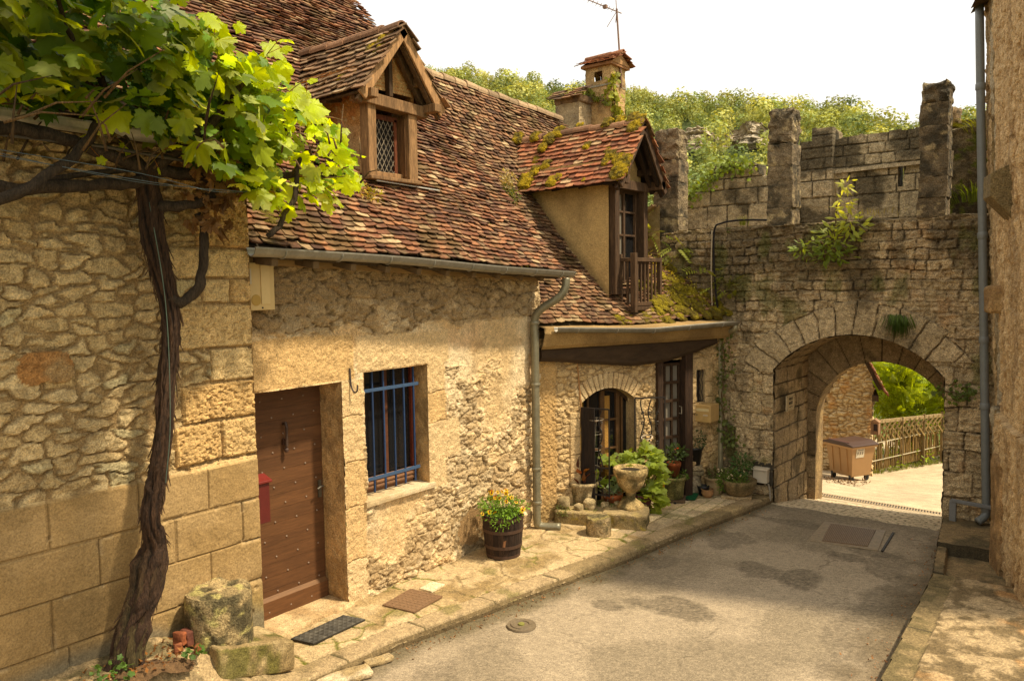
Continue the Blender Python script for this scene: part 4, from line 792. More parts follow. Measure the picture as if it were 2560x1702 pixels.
mb.add(box((bx, 9.59, 3.1), (.075, .075, .82)), w_); mb.add(box((bx, 10.34, 3.08), (.06, .06, .76)), w_); mb.add(box((X + .07, 9.59, 3.2), (.05, .06, .6)), w_)
mb.add(box((bx, 9.96, 3.42), (.07, .76, .055)), w_); mb.add(box(((bx + X) / 2, 9.59, 3.42), (.3, .055, .05)), w_); mb.add(box((bx, 9.96, 2.80), (.06, .76, .05)), w_); mb.add(box(((bx + X) / 2, 10.34, 3.42), (.3, .055, .05)), w_)
mb.add(box(((bx + X) / 2, 9.96, 2.74), (.36, .82, .05)), w_ * .8)
for k in range(6): mb.add(box((bx, 9.68 + k * .105, 3.1), (.024, .035, .62)), w_ * (.8 + .08 * k))
for k in range(2): mb.add(box((bx - .1 - k * .1, 9.59, 3.1), (.035, .024, .62)), w_)
mb.build('balcony', M_WOOD, d2, bev=.004)
mb = MB(); S2 = lambda x, t: A(x, 9.21 + t * .69, 4.47 + t * .93) + A(0, -.02, .015)
ms_ = [(S2(-5.37, .95), .16), (S2(-5.42, .83), .20), (S2(-5.5, 1.0), .16), (S2(-5.36, .12), .24), (S2(-5.35, .27), .20), (S2(-5.45, .32), .16), (S2(-5.62, .40), .17), (S2(-5.72, .47), .13), (S2(-5.66, .30), .12), (S2(-5.9, .04), .06), (S2(-6.45, .08), .18), (S2(-6.38, .13), .12), (S2(-6.95, .12), .26), (S2(-6.85, .30), .15), (S2(-6.7, .38), .15), (S2(-6.95, .5), .12), (S2(-6.85, .85), .20), (S2(-6.75, .95), .18), (S2(-6.9, .70), .15), (S2(-7.15, .93), .16), (S2(-7.5, .95), .2), (S2(-6.1, .62), .12), (S2(-5.9, .98), .16), (S2(-6.4, 1.0), .12), (S2(-5.7, 1.0), .14)]
moss_mesh(mb, [(p + A(0, rng.normal(0, .02), 0), s * 1.0) for p, s in ms_ * 1 if roof_low_z(p[0], p[1])[0] < p[2]], (0, -.8, .6), 11); mb.build('moss', M_MOSS, d2)['kind'] = 'stuff'

# chimneys ------------------------------------------------------------
def chimney(x0, x1, y0, y1, z0, z1, cap, seed, holes, base_col):
    def cf(s):
        def fn(u, v):
            n = fb2(u * 6, v * 6, seed + s, 4); f_ = fb2(u * 30, v * 30, seed + s, 3); return (n - .5) * .05 + (f_ - .5) * .02, mixc(np.asarray(base_col)[None, None], np.asarray(base_col)[None, None] * .55, sstep(.4, .75, n))
        return fn
    mb = MB()
    for (P, U, N, L, s) in (((x0, y0, 0), (1, 0, 0), (0, -1, 0), x1 - x0, 0), ((x1, y0, 0), (0, 1, 0), (1, 0, 0), y1 - y0, 1), ((x1, y1, 0), (-1, 0, 0), (0, 1, 0), x1 - x0, 2), ((x0, y1, 0), (0, -1, 0), (-1, 0, 0), y1 - y0, 3)):
        hb = (L * .38, L * .66) if holes else (9, 9)
        vf, c = patch(P, U, (0, 0, 1), N, axis([0, L], .025), axis([z0, z1], .025), cf(s), keep=lambda u, v: ~((u > hb[0]) & (u < hb[1]) & (v > z1 - .27) & (v < z1 - .1)) if holes else np.ones(u.shape, bool)); mb.add(vf, c)
    return mb
mb = chimney(-8.12, -7.58, 12.78, 13.32, 3.5, 7.14, 1, 3, True, A(.54, .38, .19)); mb.add(box((-7.85, 13.05, 6.78), (.56, .56, .035)), (.32, .29, .22)); mb.add(box((-7.85, 13.05, 6.75), (.44, .44, .02)), (.03, .02, .01)); ch = mb.build('chimney', M_STONE, lo)
mb = MB(); cx, cy = -7.85, 13.05
for sg in (-1, 1):
    B = nrm(A(0, -sg * .36, .20)); O = A(cx + (.38 if sg > 0 else -.38), cy + sg * .40, 7.16)
    S = lambda a, b, O=O, B=B, sg=sg: O + np.asarray(a, float)[..., None] * A(-sg, 0, 0) + np.asarray(b, float)[..., None] * B; tiles(mb, S, .76, .46, seed=70 + sg, cols=TC3, e=.1, w=.16)
ridge_tiles(mb, (cx + .40, cy, 7.37), (cx - .40, cy, 7.37), 3, .07, 5); mb.add(box((cx, cy, 7.15), (.66, .7, .05)), (.3, .16, .08)); mb.add(extr([(cx + .34, cy - .34, 7.17), (cx + .34, cy + .34, 7.17), (cx + .34, cy, 7.36)], A(-.68, 0, 0)), (.4, .24, .12)); mb.build('chimney_cap', M_TILE, ch)
mb = chimney(-8.52, -8.0, 12.35, 12.8, 3.5, 6.46, 1, 13, False, A(.46, .37, .24)); ch2 = mb.build('chimney', M_STONE, lo)
mb = MB(); S = lambda a, b: A(-8.60, 12.22, 6.50) + np.asarray(a, float)[..., None] * A(1, 0, 0) + np.asarray(b, float)[..., None] * nrm(A(0, .5, .35)); tiles(mb, S, .68, .45, seed=75, cols=TC2, e=.1, w=.18); vf = rough_box((-8.26, 12.6, 6.52), (.6, .55, .14), .03, .03, 4); mb.add(vf, ncol(vf[0], (.30, .2, .12), (.12, .08, .05), 8)); mb.build('chimney_cap', M_TILE, ch2)

# ================================================================ TOWN GATE
tg = empty('town_gate', (-2.8, 11.0, 0), 'medieval stone gateway with pointed road arch and three tall merlons closing the lane', 'gateway')
GY = 11.0; AX, AZc, ARr = -2.78, 1.0, 1.37; GL, GR = -3.86, -1.70
def gate_fn(u, v):
    fine = fb2(u * 30, v * 30, 1, 4); med = fb2(u * 7, v * 7, 302, 4); big = fb2(u * 1.1, v * 1.1, 303, 4); vv = v + (fb2(u * 1.1, v * .6, 305) - .5) * .08
    rows = [-.3, .02, .36, .68, .96, 1.2, 1.5, 1.78, 2.0, 2.19, 2.36, 2.52, 2.66, 2.80, 2.95, 3.08, 3.20, 3.33, 3.46, 3.58, 3.70, 3.82, 4.1]
    a, b, d = ashlar(u, vv, rows, .15, .40, 31, .03); d = d + (fine - .5) * .022 + (med - .5) * .012
    st = sstep(-.002, .018, d); lam = fb2(u * 3, v * 30, 307, 3)
    h = .024 * st + (a - .5) * .045 * st + (fine - .5) * .032 + (med - .5) * .045 + (rdg(u * 9, v * 14, 315) - .6) * .035 + (lam - .5) * .03 * (b > .4)
    base = mixc(A(.37, .30, .19)[None, None], A(.52, .42, .27)[None, None], a); base = mixc(base, A(.43, .34, .22)[None, None], ((b > .72) & (v > 2.2))[..., None][..., 0] * .8)
    base = mixc(base, A(.36, .20, .08)[None, None], sstep(.66, .74, fb2(u * 4, v * 4, 311, 4)) * .35)
    dk = sstep(.44, .62, fb2(u * 2.2, v * 1.3, 309, 5) + .16 * sstep(2.6, 3.5, v) - .10 * sstep(1.8, .8, v)); c = mixc(base, A(.065, .05, .027)[None, None], dk * .72)
    c = c * (.7 + .6 * rdg(u * 12, v * 20, 316))[..., None]; c = mixc(c, A(.045, .033, .018)[None, None], (1 - sstep(.0, .014, d)) * (.35 + .6 * sstep(.42, .6, fb2(u * 1.6, v * 1.6, 318)))) 
    c = mixc(c, A(.11, .12, .03)[None, None], sstep(.60, .7, fb2(u * 3 + 8, v * 2, 313, 5)) * .6)
    # voussoir ring
    r = np.hypot(u - AX, v - AZc); th = np.arctan2(u - AX, v - AZc); th = th + (fb2(u * 2.2, v * 2.2, 319) - .5) * .1; tw = .168; kq = np.floor(th / tw); kk = hsh(kq, kq * 0, 0, 41); dj = np.minimum((th / tw) % 1, 1 - (th / tw) % 1) * tw * r
    m = (r > ARr - .05) & (r < ARr + .36 + .1 * kk) & (v > 1.80 + .25 * (u > -2)) ; dj = np.minimum(dj, ARr + .36 + .1 * kk - r)
    hv = .055 + (kk - .5) * .03 - .04 * sstep(.016, 0, dj) + (med - .5) * .04 + (fine - .5) * .02; cv = mixc(A(.08, .06, .035)[None, None], mixc(A(.50, .41, .27)[None, None], A(.38, .31, .20)[None, None], kk) * (.7 + .6 * rdg(u * 12, v * 14, 317))[..., None], sstep(-.002, .010, dj + (fine - .5) * .01)); cv = mixc(cv, A(.07, .055, .03)[None, None], dk * .6)
    h = np.where(m, hv, h); c = np.where(m[..., None], cv, c)
    h = h + .02 * sstep(.62, .3, v) * (u < -3.5)
    return h, c
def gkeep(u, v):
    arch = (u > GL) & (u < GR) & ((v < 1.75) | (np.hypot(u - AX, v - AZc) < ARr)); topz = 3.86 + .05 * (fb2(u * 3, u * 0, 8, 3) - .5) * 2
    return ~arch & (v < topz)
def gsnap(u, v):
    r = np.hypot(u - AX, v - AZc); m = (np.abs(r - ARr) < .012) & (u > GL + .01) & (u < GR - .01) & (v > 1.5); k = np.where(m, ARr / np.maximum(r, 1e-6), 1); return AX + (u - AX) * k, AZc + (v - AZc) * k
mb = MB(); vf, c = patch((0, GY, 0), (1, 0, 0), (0, 0, 1), (0, -1, 0), axis([-5.85, GL, GR, -.9], .0135), axis([-.2, 1.75, 4.0], .0135), gate_fn, keep=gkeep, warp=gsnap); mb.add(vf, c)
# passage walls, vault
def pass_fn(seed, sh=0):
    def fn(u, v):
        fine = fb2(u * 30, v * 30, seed, 4); med = fb2(u * 7, v * 7, seed + 2, 4); a, b, d = ashlar(u, v, [-.6, -.25, .12, .42, .68, .95, 1.2, 1.42, 1.62, 1.85, 2.2], .2, .4, seed, .012)
        c = mixc(A(.54, .41, .24)[None, None], A(.44, .34, .21)[None, None], a); c = mixc(c, A(.13, .10, .05)[None, None], sstep(.48, .68, fb2(u * 3, v * 3, seed + 5, 4)) * .7); c = mixc(A(.06, .045, .025)[None, None], c, sstep(.003, .014, d))
        return .025 * sstep(0, .018, d) + (a - .5) * .02 + (fine - .5) * .018 + (med - .5) * .03, c
    return fn
vf, c = patch((GL - .01, GY - .03, 0), (.02, 1, 0), (0, 0, 1), (1, 0, 0), axis([0, 1.45], .015), axis([-.6, 1.9], .015), pass_fn(81)); mb.add(vf, c)
vf, c = patch((GR + .01, GY - .02, 0), (0, 1, 0), (0, 0, 1), (-1, 0, 0), axis([0, 1.45], .02), axis([-.6, 1.85], .02), pass_fn(82), flip=True); mb.add(vf, c)
t0, t1 = -math.asin((AX - GL) / ARr), math.asin((GR - AX) / ARr)
tt, yy = np.meshgrid(np.linspace(t0, t1, 90), np.linspace(0, 1.45, 60), indexing='ij'); a, b, d = ashlar(yy, tt * ARr, np.arange(-2, 2, .23), .3, .6, 84, .01); rr_ = ARr + .02 - .03 * sstep(0, .02, d) - (fb2(yy * 8, tt * 12, 3) - .5) * .05
P = np.stack([AX + rr_ * np.sin(tt), GY - .02 + yy, AZc + rr_ * np.cos(tt)], -1).reshape(-1, 3); mb.add((P, grid(90, 60)), mixc(A(.05, .04, .025)[None, None], mixc(A(.38, .29, .17)[None, None], A(.29, .22, .13)[None, None], a), sstep(.003, .014, d)).reshape(-1, 3))
mb.build('wall', M_GATE, tg)
# inner arch ring
IX, IZ, IR = -2.76, .95, .93
def ring_fn(u, v):
    r = np.hypot(u - IX, v - IZ); th = np.arctan2(u - IX, v - IZ); tw = .24; up = v > IZ - .05; kq = np.where(up, np.floor(th / tw), np.floor(v / .36) + 50 + 20 * (u > IX)); dj = np.where(up, np.minimum((th / tw) % 1, 1 - (th / tw) % 1) * tw * r, np.minimum((v / .36) % 1, 1 - (v / .36) % 1) * .36); kk = hsh(kq, kq * 0, 0, 51)
    n = fb2(u * 9, v * 9, 52, 4); fine = fb2(u * 30, v * 30, 53, 4); c = mixc(A(.44, .34, .2)[None, None], A(.35, .26, .15)[None, None], kk); c = mixc(c, A(.10, .075, .04)[None, None], sstep(.55, .7, fb2(u * 2.4, v * 2.4, 57, 4)) * .7); c = mixc(A(.06, .045, .025)[None, None], c, sstep(.002, .012, dj))
    return -.012 * sstep(.012, 0, dj) + (n - .5) * .02 + (fine - .5) * .01, c
def rkeep(u, v): return ~((np.abs(u - IX) < IR) & ((v < IZ) | (np.hypot(u - IX, v - IZ) < IR)))
def rsnap(u, v):
    r = np.hypot(u - IX, v - IZ); m = (np.abs(r - IR) < .014) & (v > IZ); k = np.where(m, IR / np.maximum(r, 1e-6), 1); return IX + (u - IX) * k, IZ + (v - IZ) * k
mb = MB(); vf, c = patch((0, 12.4, 0), (1, 0, 0), (0, 0, 1), (0, -1, 0), axis([-4.1, IX - IR, IX + IR, -1.5], .016), axis([-.7, IZ, 2.45], .016), ring_fn, keep=rkeep, warp=rsnap); mb.add(vf, c)
vf, c = patch((0, 12.75, 0), (1, 0, 0), (0, 0, 1), (0, 1, 0), axis([-4.1, IX - IR, IX + IR, -1.5], .05), axis([-.9, IZ, 2.45], .05), ring_fn, keep=rkeep, flip=True); mb.add(vf, c)
tq = np.concatenate([np.linspace(0, 1, 20)]); prof = [(IX - IR, z) for z in np.linspace(-.8, IZ, 12)] + [(IX - IR * math.cos(t), IZ + IR * math.sin(t)) for t in np.linspace(0.05, math.pi - .05, 40)] + [(IX + IR, z) for z in np.linspace(IZ, -.8, 12)]
pr = np.array(prof); m_ = len(pr); V = np.concatenate([np.c_[pr[:, 0], np.full(m_, y), pr[:, 1]] for y in (12.39, 12.5, 12.62, 12.76)]); mb.add((V, [(k * m_ + i, k * m_ + i + 1, (k + 1) * m_ + i + 1, (k + 1) * m_ + i) for k in range(3) for i in range(m_ - 1)]), ncol(V, (.42, .30, .15), (.25, .18, .1), 6))
mb.build('inner_arch', M_GATE, tg)
# wall mass: top of the front wall, wall walk, sides
mb = MB(); vf = rough_box((-3.4, 11.35, 3.83), (4.95, .72, .09), .03, .035, 5); mb.add(vf, ncol(vf[0], (.30, .235, .14), (.09, .07, .035), 5, extra=((.1, .11, .03), .6)))
mb.add(box((-4.85, 11.9, 1.6), (1.9, 1.7, 4.3)), (.28, .21, .12)); mb.add(box((-1.15, 11.9, 1.6), (1.0, 1.7, 4.3)), (.28, .21, .12)); mb.add(box((-2.8, 11.9, 3.1), (2.4, 1.7, 1.38)), (.28, .21, .12)); mb.build('wall_walk', M_GATE, tg)
def merlon(x0, x1, z0, z1, y0, y1, seed, dark):
    mb = MB(); z = z0; rg = np.random.default_rng(seed); i = 0
    while z < z1 - .05:
        hh = min(rg.uniform(.24, .36), z1 - z); 
        if z1 - z - hh < .12: hh = z1 - z
        last = z + hh >= z1 - .01
        o = rg.normal(0, .004, 2); vf = rough_box(((x0 + x1) / 2 + o[0], (y0 + y1) / 2 + o[1], z + hh / 2), (x1 - x0 + rg.normal(0, .006), y1 - y0, hh + .002), .018, .021 if not last else .055, seed + i, rnd=.006 if not last else .05, ns=11)
        mb.add(vf, ncol(vf[0], A(.25, .20, .13) * dark, A(.07, .06, .04), 6, seed + i, .4, .66, ((.40, .33, .2), .62))); z += hh; i += 1
    return mb.build('merlon', M_GATE, tg)
merlon(-5.76, -5.34, 3.2, 5.42, 10.98, 11.32, 1, 1); merlon(-3.98, -3.63, 3.84, 5.46, 10.98, 11.34, 2, .9); merlon(-2.06, -1.74, 3.86, 5.52, 10.98, 11.32, 3, .75)
# rear parapet
BP = 12.6
def tp(u): return np.interp(u, [-6.3, -6.0, -5.75, -5.5, -5.47, -4.75, -4.7, -4.03, -4.02, -3.84, -3.83, -3.52, -3.5, -1.6, -1.0], [4.5, 4.52, 4.66, 4.78, 5.02, 5.03, 4.82, 4.74, 5.22, 5.22, 5.42, 5.42, 5.24, 5.28, 5.32])
def par_fn(u, v):
    fine = fb2(u * 26, v * 26, 1, 4); med = fb2(u * 7, v * 7, 402, 4); a, b, d = ashlar(u, v, [3.3, 3.62, 3.98, 4.36, 4.62, 4.80, 4.96, 5.12, 5.3, 5.6], .22, .5, 38, .014); d = d + (fine - .5) * .012
    c = mixc(A(.40, .34, .225)[None, None], A(.52, .44, .30)[None, None], a) * (.75 + .5 * rdg(u * 11, v * 14, 405))[..., None]; dk = sstep(.45, .62, fb2(u * 2, v * 2, 404, 5) + .12 * sstep(4.6, 5.2, v) + .15 * (u > -1.9)); c = mixc(c, A(.06, .05, .03)[None, None], dk * .8); c = mixc(A(.06, .05, .03)[None, None], c, sstep(.003, .014, d))
    pil = ((u > -4.03) & (u < -3.52)); return .02 * sstep(0, .018, d) + (a - .5) * .02 + (fine - .5) * .016 + (med - .5) * .025 + .10 * pil, c
mb = MB(); slit = lambda u, v: (u > -2.62) & (u < -2.55) & (v > 4.44) & (v < 4.72)
vf, c = patch((0, BP, 0), (1, 0, 0), (0, 0, 1), (0, -1, 0), axis([-6.3, -.9], .018), axis([3.7, 5.5], .018), par_fn, keep=lambda u, v: (v < tp(u) + (fb2(u * 6, u * 0, 5) - .5) * .08) & ~slit(u, v)); mb.add(vf, c)
for x0, x1 in ((-6.3, -5.5), (-5.5, -4.72), (-4.72, -4.03), (-4.03, -3.84), (-3.84, -3.52), (-3.52, -2.64), (-2.53, -.9)):
    zt = tp((x0 + x1) / 2) - .02; vf = rough_box(((x0 + x1) / 2, BP + .2, (3.7 + zt) / 2), (x1 - x0 + .02, .36, zt - 3.7), .035, .03, int(x0 * 10) % 97, ns=6); mb.add(vf, ncol(vf[0], (.28, .225, .14), (.07, .06, .035), 5))
mb.add(bar((-3.50, BP - .05, 4.735), (-2.0, BP - .05, 4.76), .06, .05), (.55, .47, .33))
vf = rough_box((-1.98, BP - .1, 5.33), (.32, .3, .22), .03, .05, 3, rnd=.08); mb.add(vf, ncol(vf[0], (.42, .3, .17), (.12, .09, .05), 8)); vf = rough_box((-2.2, BP - .05, 4.0), (.3, .3, .4), .03, .05, 3); mb.add(vf, ncol(vf[0], (.4, .3, .17), (.12, .09, .05), 8))
mb.build('parapet', M_GATE, tg)
mb = MB(); 
for x in (-1.72, -1.3): 
    vf = rough_box((x, BP - .25, 4.35 + .2 * (x > -1.5)), (.5, .5, 1.5), .03, .05, 9 + int(x * 10)); mb.add(vf, ncol(vf[0], (.20, .165, .10), (.06, .05, .03), 6, extra=((.1, .12, .02), .55)))
mb.build('side_wall', M_GATE, tg)
# remnant of lean-to plaster at the left merlon
mb = MB(); vf, c = patch((-5.72, 10.93, 0), (1, 0, 0), (0, 0, 1), (-.4, -1, 0), axis([-.75, .1], .025), axis([3.0, 4.35], .025), lambda u, v: ((fb2(u * 8, v * 8, 3) - .5) * .04, mixc(A(.46, .33, .17)[None, None], A(.25, .19, .1)[None, None], sstep(.4, .65, fb2(u * 5, v * 5, 7, 4)))), keep=lambda u, v: v < 3.75 + .62 * (u + .75)); mb.add(vf, c); mb.add(bar((-6.47, 10.95, 3.77), (-5.7, 10.9, 4.28), .12, .04), (.35, .24, .13)); mb.build('plaster_remnant', M_PLASTER, tg)

# ================================================================ RIGHT-HAND BUILDING
rb = empty('stone_house', (-.6, 9.0, 0), 'tall weathered plastered building cut by the right edge of the lane, with corbel', 'house')
LEAN = A(-.042 * GWD[1] * -1, .0, 1); RN = A(-abs(GWD[1]), -abs(GWD[0]), 0); RN = nrm(RN); LV = A(-.040, -.006, 1)
def rb_fn(u, v):
    fine = fb2(u * 26, v * 20, 1, 4); vert = fb2(u * 30, v * 4, 502, 4); big = fb2(u * 1.5, v * 1.5, 503, 4)
    s1, s2, s3 = sstep(.31, .35, u), sstep(.88, .92, u), sstep(1.45, 1.5, u); lowz = v < 3.5
    h = -.06 * 0 + .07 * s1 * (v < 1.6) + .03 * s1 + .05 * s2 + .03 * s3 + (fine - .5) * .05 + (vert - .5) * .05 + (big - .5) * .04
    pit = sstep(.62, .72, fb2(u * 16, v * 9, 505, 4)); h = h - pit * .03
    c = mixc(A(.50, .36, .20)[None, None], A(.64, .50, .31)[None, None], sstep(.35, .65, vert)); c = mixc(c, A(.30, .22, .13)[None, None], sstep(.55, .7, fb2(u * 5, v * .8, 509, 5)) * .6); c = mixc(c, A(.25, .16, .08)[None, None], pit * .7)
    q = (u > .33) & (u < .90); g = mixc(A(.44, .39, .29)[None, None], A(.24, .18, .09)[None, None], sstep(.45, .6, fb2(u * 3, v * 1.5, 507, 4))); dj = np.abs((v % 1.1) - .5); g = mixc(A(.1, .07, .04)[None, None], g, sstep(.0, .012, dj)); c = np.where((q & ((v > 3.9) | (v < 2.9)))[..., None], g, c); h = np.where(q, h * .8 - .005 * sstep(.012, 0, dj), h)
    c = mixc(c, A(.32, .21, .11)[None, None], sstep(1.2, .2, v + big) * .6); return h, c
mb = MB(); vf, c = patch((GW0[0], GW0[1], 0), (GWD[0], GWD[1], 0), LV, RN, axis([-.1, 2.75], .017), axis([-.2, 6.35], .022), rb_fn, flip=False); mb.add(vf, c)
mb.build('wall', M_STONE, rb)
o_ = A(GW0[0], GW0[1], 0); far = o_ + A(*GWD, 0) * 2.72; off = A(7, 2, 0)
mb = MB(); q = [o_ + A(-.25, 0, 6.3), far + A(-.25, 0, 6.3), far + off + A(0, 0, 6.3), o_ + off + A(0, 0, 6.3)]; base_ = [o_ + A(.22, .0, -.2), far + A(.22, 0, -.2), far + off, o_ + off]
q[0] = q[0] + A(.2, 0, 0); q[1] = q[1] + A(.2, 0, 0); mb.add((q + base_, [(0, 1, 2, 3), (0, 3, 7, 4), (3, 2, 6, 7), (1, 5, 6, 2)]), (.4, .28, .15)); mb.build('inner_wall', M_PLASTER, rb)
mb = MB(); e0 = o_ + A(-.42, .0, 6.32); e1 = far + A(-.42, 0, 6.32); 
mb.add(([e0, e1, e1 + A(3.5, 1, 1.6), e0 + A(3.5, 1, 1.6)], [(0, 3, 2, 1)]), (.2, .1, .06)); mb.add(([e0 - A(0, 0, .06), e1 - A(0, 0, .06), e1 + A(3.5, 1, 1.5), e0 + A(3.5, 1, 1.5)], [(0, 1, 2, 3)]), (.1, .07, .04)); mb.build('roof', M_TILE, rb)
rpt = lambda u, z, o=0: o_ + A(*GWD, 0) * u + LV * z + RN * o
mb = MB(); P = [rpt(1.55, 3.60, .0), rpt(1.55, 3.67, .10), rpt(1.55, 3.90, .30), rpt(1.55, 4.12, .29), rpt(1.55, 4.26, .0)]
vf = extr(P, A(*GWD, 0) * .42); bm_ = MB(); bm_.add(vf); 
mb.add(vf, (.24, .19, .1)); cb = mb.build('corbel', M_GATE, rb, bev=.008)
mb = MB(); vf = rough_box(rpt(.95, 2.85, .10), (.22, .3, .3), .02, .03, 3, rz=.26, rnd=.05); mb.add(vf, ncol(vf[0], (.5, .36, .19), (.3, .2, .1), 6)); mb.build('corbel', M_STONE, rb)
mb = MB(); vf = rough_box(rpt(1.32, .55, .05), (.34, .5, 1.25), .02, .03, 31, rz=.26, rnd=.03); mb.add(vf, ncol(vf[0], (.46, .31, .16), (.28, .19, .1), 6)); mb.build('buttress', M_STONE, rb)
mb = MB(); pp = lambda z: A(-1.20 - .036 * z, 10.86, z); pipe(mb, [pp(6.3), pp(5), pp(3.4), pp(1.8), pp(.5), pp(.28), pp(.2) + A(-.02, -.03, 0), pp(.15) + A(-.08, -.10, 0)], .047, (.16, .18, .19))
for z in (5.35, 3.6, 2.35, 1.55, .3): mb.add(lathe([(.05, -.04), (.055, -.03), (.055, .03), (.05, .04)], pp(z), 14), (.17, .19, .2))
mb.build('downpipe', M_PAINT, rb, smooth=True)
# ================================================================ FOLIAGE TOOLS
def vine_template():
    th = np.linspace(-math.pi * .93, math.pi * .93, 31); r = .62 + .20 * np.cos(th * 2.5 * 1.0) ** 2 + .20 * np.cos(th / 2) ** 3
    r = r * (1 - .22 * np.exp(-((np.abs(th) - .62) / .12) ** 2) - .2 * np.exp(-((np.abs(th) - 1.55) / .14) ** 2)); r = r * (1 + .075 * (np.arange(31) % 2 * 2 - 1))
    x, y = r * np.sin(th) * .56, r * np.cos(th) * .56 + .28
    v = np.concatenate([[[0, .02, 0]], np.c_[x, y, 0 * x]]); n = len(v); f = np.array([[0, i + 1, i] for i in range(1, n - 1)])
    v[:, 2] = -.28 * np.abs(v[:, 0]) ** 1.3 - .16 * (v[:, 1] - .3) ** 2 + .03 * np.sin(th.tolist().__len__() * v[:, 0]); return v, f
def oval_template(w=.42, fold=.25, m=4):
    y = np.linspace(0, 1, m + 1); r = np.sin(y ** .8 * math.pi) * w / 2; r[0] = r[-1] = 0.01
    v = np.concatenate([np.c_[-r, y, -fold * r - .12 * y ** 2], np.c_[0 * r, y, -.12 * y ** 2], np.c_[r, y, -fold * r - .12 * y ** 2]]); k = m + 1
    f = np.array([[i, i + k, i + k + 1, i + 1] for i in range(m)] + [[i + k, i + 2 * k, i + 2 * k + 1, i + k + 1] for i in range(m)]); return v, f
VT, OT, ST = vine_template(), oval_template(), oval_template(.5, .2, 2)
def pinnate(nl=6):
    V, Fc = [], []; v0, f0 = oval_template(.36, .1, 2)
    for i in range(nl):
        t = .2 + .75 * i / nl
        for sg in (-1, 1):
            a = sg * 1.05; v = v0 * .34 * (1 - .35 * abs(t - .5)); R_ = np.array([[math.cos(a), math.sin(a), 0], [-math.sin(a), math.cos(a), 0], [0, 0, 1]]); v = v @ R_.T; v = v * [1, 1, 1] + [0, t, -.3 * t * t]; Fc.append(f0 + len(V) * len(v0)); V.append(v)
    return np.concatenate(V), np.concatenate(Fc)
PT = pinnate()
def leaves(mb, P, D, N, s, tpl, col, cv=.3, rg=None, curl=0):
    rg = rg or rng; P = np.asarray(P, float); n = len(P); D = np.broadcast_to(np.asarray(D, float), (n, 3)); D = D / (np.linalg.norm(D, axis=1)[:, None] + 1e-9)
    N = np.broadcast_to(np.asarray(N, float), (n, 3)); X = np.cross(D, N); X /= np.linalg.norm(X, axis=1)[:, None] + 1e-9; N = np.cross(X, D)
    s = np.broadcast_to(np.asarray(s, float), (n,))[:, None, None]; tv, tf = tpl
    cu = rg.normal(0, curl, (n, 1)) if curl else np.zeros((n, 1))
    z = tv[None, :, 2] + cu * (tv[None, :, 0] ** 2 + (tv[None, :, 1] - .3) ** 2) * 2
    V = P[:, None] + s * (tv[None, :, 0, None] * X[:, None] + tv[None, :, 1, None] * D[:, None] + z[..., None] * N[:, None])
    c = np.asarray(col, float); c = c[rg.integers(0, len(c), n)] if (c.ndim == 2 and len(c) != n and len(c) < 12) else c; c = np.broadcast_to(c, (n, 3)) * (1 + rg.uniform(-cv, cv, (n, 1))); c = np.repeat(c[:, None], len(tv), 1)
    mb.add((V.reshape(-1, 3), (np.arange(n)[:, None, None] * len(tv) + tf[None]).reshape(-1, tf.shape[1])), c.reshape(-1, 3))
def rdir(n, rg, up=0.): d = rg.normal(0, 1, (n, 3)); d[:, 2] += up; return d / np.linalg.norm(d, axis=1)[:, None]
def bush(mb, c, r, n, s, col, rg, tpl=None, up=.4, hollow=.35, cv=.35):
    """leaves spread through an uneven ball"""
    d = rdir(n, rg); k = (hollow + (1 - hollow) * rg.random(n) ** .5) * (.7 + .6 * fb3(d[:, 0] * 1.6 + c[0] * 3, d[:, 1] * 1.6, d[:, 2] * 1.6, 5, 3)); P = np.asarray(c) + d * k[:, None] * np.asarray(r)
    leaves(mb, P, d + rg.normal(0, .6, (n, 3)), d * .5 + A(0, 0, up) + rg.normal(0, .5, (n, 3)), s * rg.uniform(.6, 1.3, n), tpl or ST, col, cv, rg)
def blades(mb, c, r, n, h, w, col, rg, droop=.4, cv=.3):
    for i in range(n):
        a = rg.uniform(0, 6.28); p = np.asarray(c) + A(math.cos(a), math.sin(a), 0) * rg.uniform(0, r); l = h * rg.uniform(.5, 1.1); d = A(math.cos(a), math.sin(a), 0) * droop * l * rg.uniform(.3, 1.3); s = A(-math.sin(a), math.cos(a), 0) * w
        q = [p + d * t ** 2 + A(0, 0, l * (t - .35 * droop * t ** 3)) for t in (0, .4, .75, 1)]; ww = (1, .9, .6, .08)
        mb.add((np.array([x - s * k for x, k in zip(q, ww)] + [x + s * k for x, k in zip(q, ww)]), np.array([[j, j + 4, j + 5, j + 1] for j in range(3)])), np.asarray(col) * rg.uniform(1 - cv, 1 + cv))

# ================================================================ GRAPE VINE
gv = empty('grape_vine', (-5.34, 2.5, .45), 'old grape vine with twisted dark trunk and bright green canopy trained along the left house', 'vine')
G1, G2, GD = A(.22, .33, .018), A(.33, .42, .018), A(.06, .13, .018)
mb = MB(); path = bez([(-5.34, 2.44, .45), (-5.34, 2.50, .75), (-5.33, 2.60, 1.0), (-5.35, 2.70, 1.28), (-5.32, 2.66, 1.5), (-5.36, 2.74, 1.75), (-5.34, 2.80, 2.1), (-5.37, 2.86, 2.5), (-5.33, 2.88, 2.85), (-5.36, 2.86, 3.15), (-5.35, 2.80, 3.45), (-5.33, 2.76, 3.75), (-5.30, 2.74, 3.95)], 12)
T = np.linspace(0, 1, len(path)); rad = np.interp(T, [0, .04, .12, .2, .25, .32, .4, .5, .7, .82, .92, 1], [.105, .098, .082, .088, .066, .052, .056, .050, .052, .068, .062, .058]); n = 44; m_ = len(path)
Tn = np.gradient(path, axis=0); Tn /= np.linalg.norm(Tn, axis=1)[:, None]; V = []; Cc = []
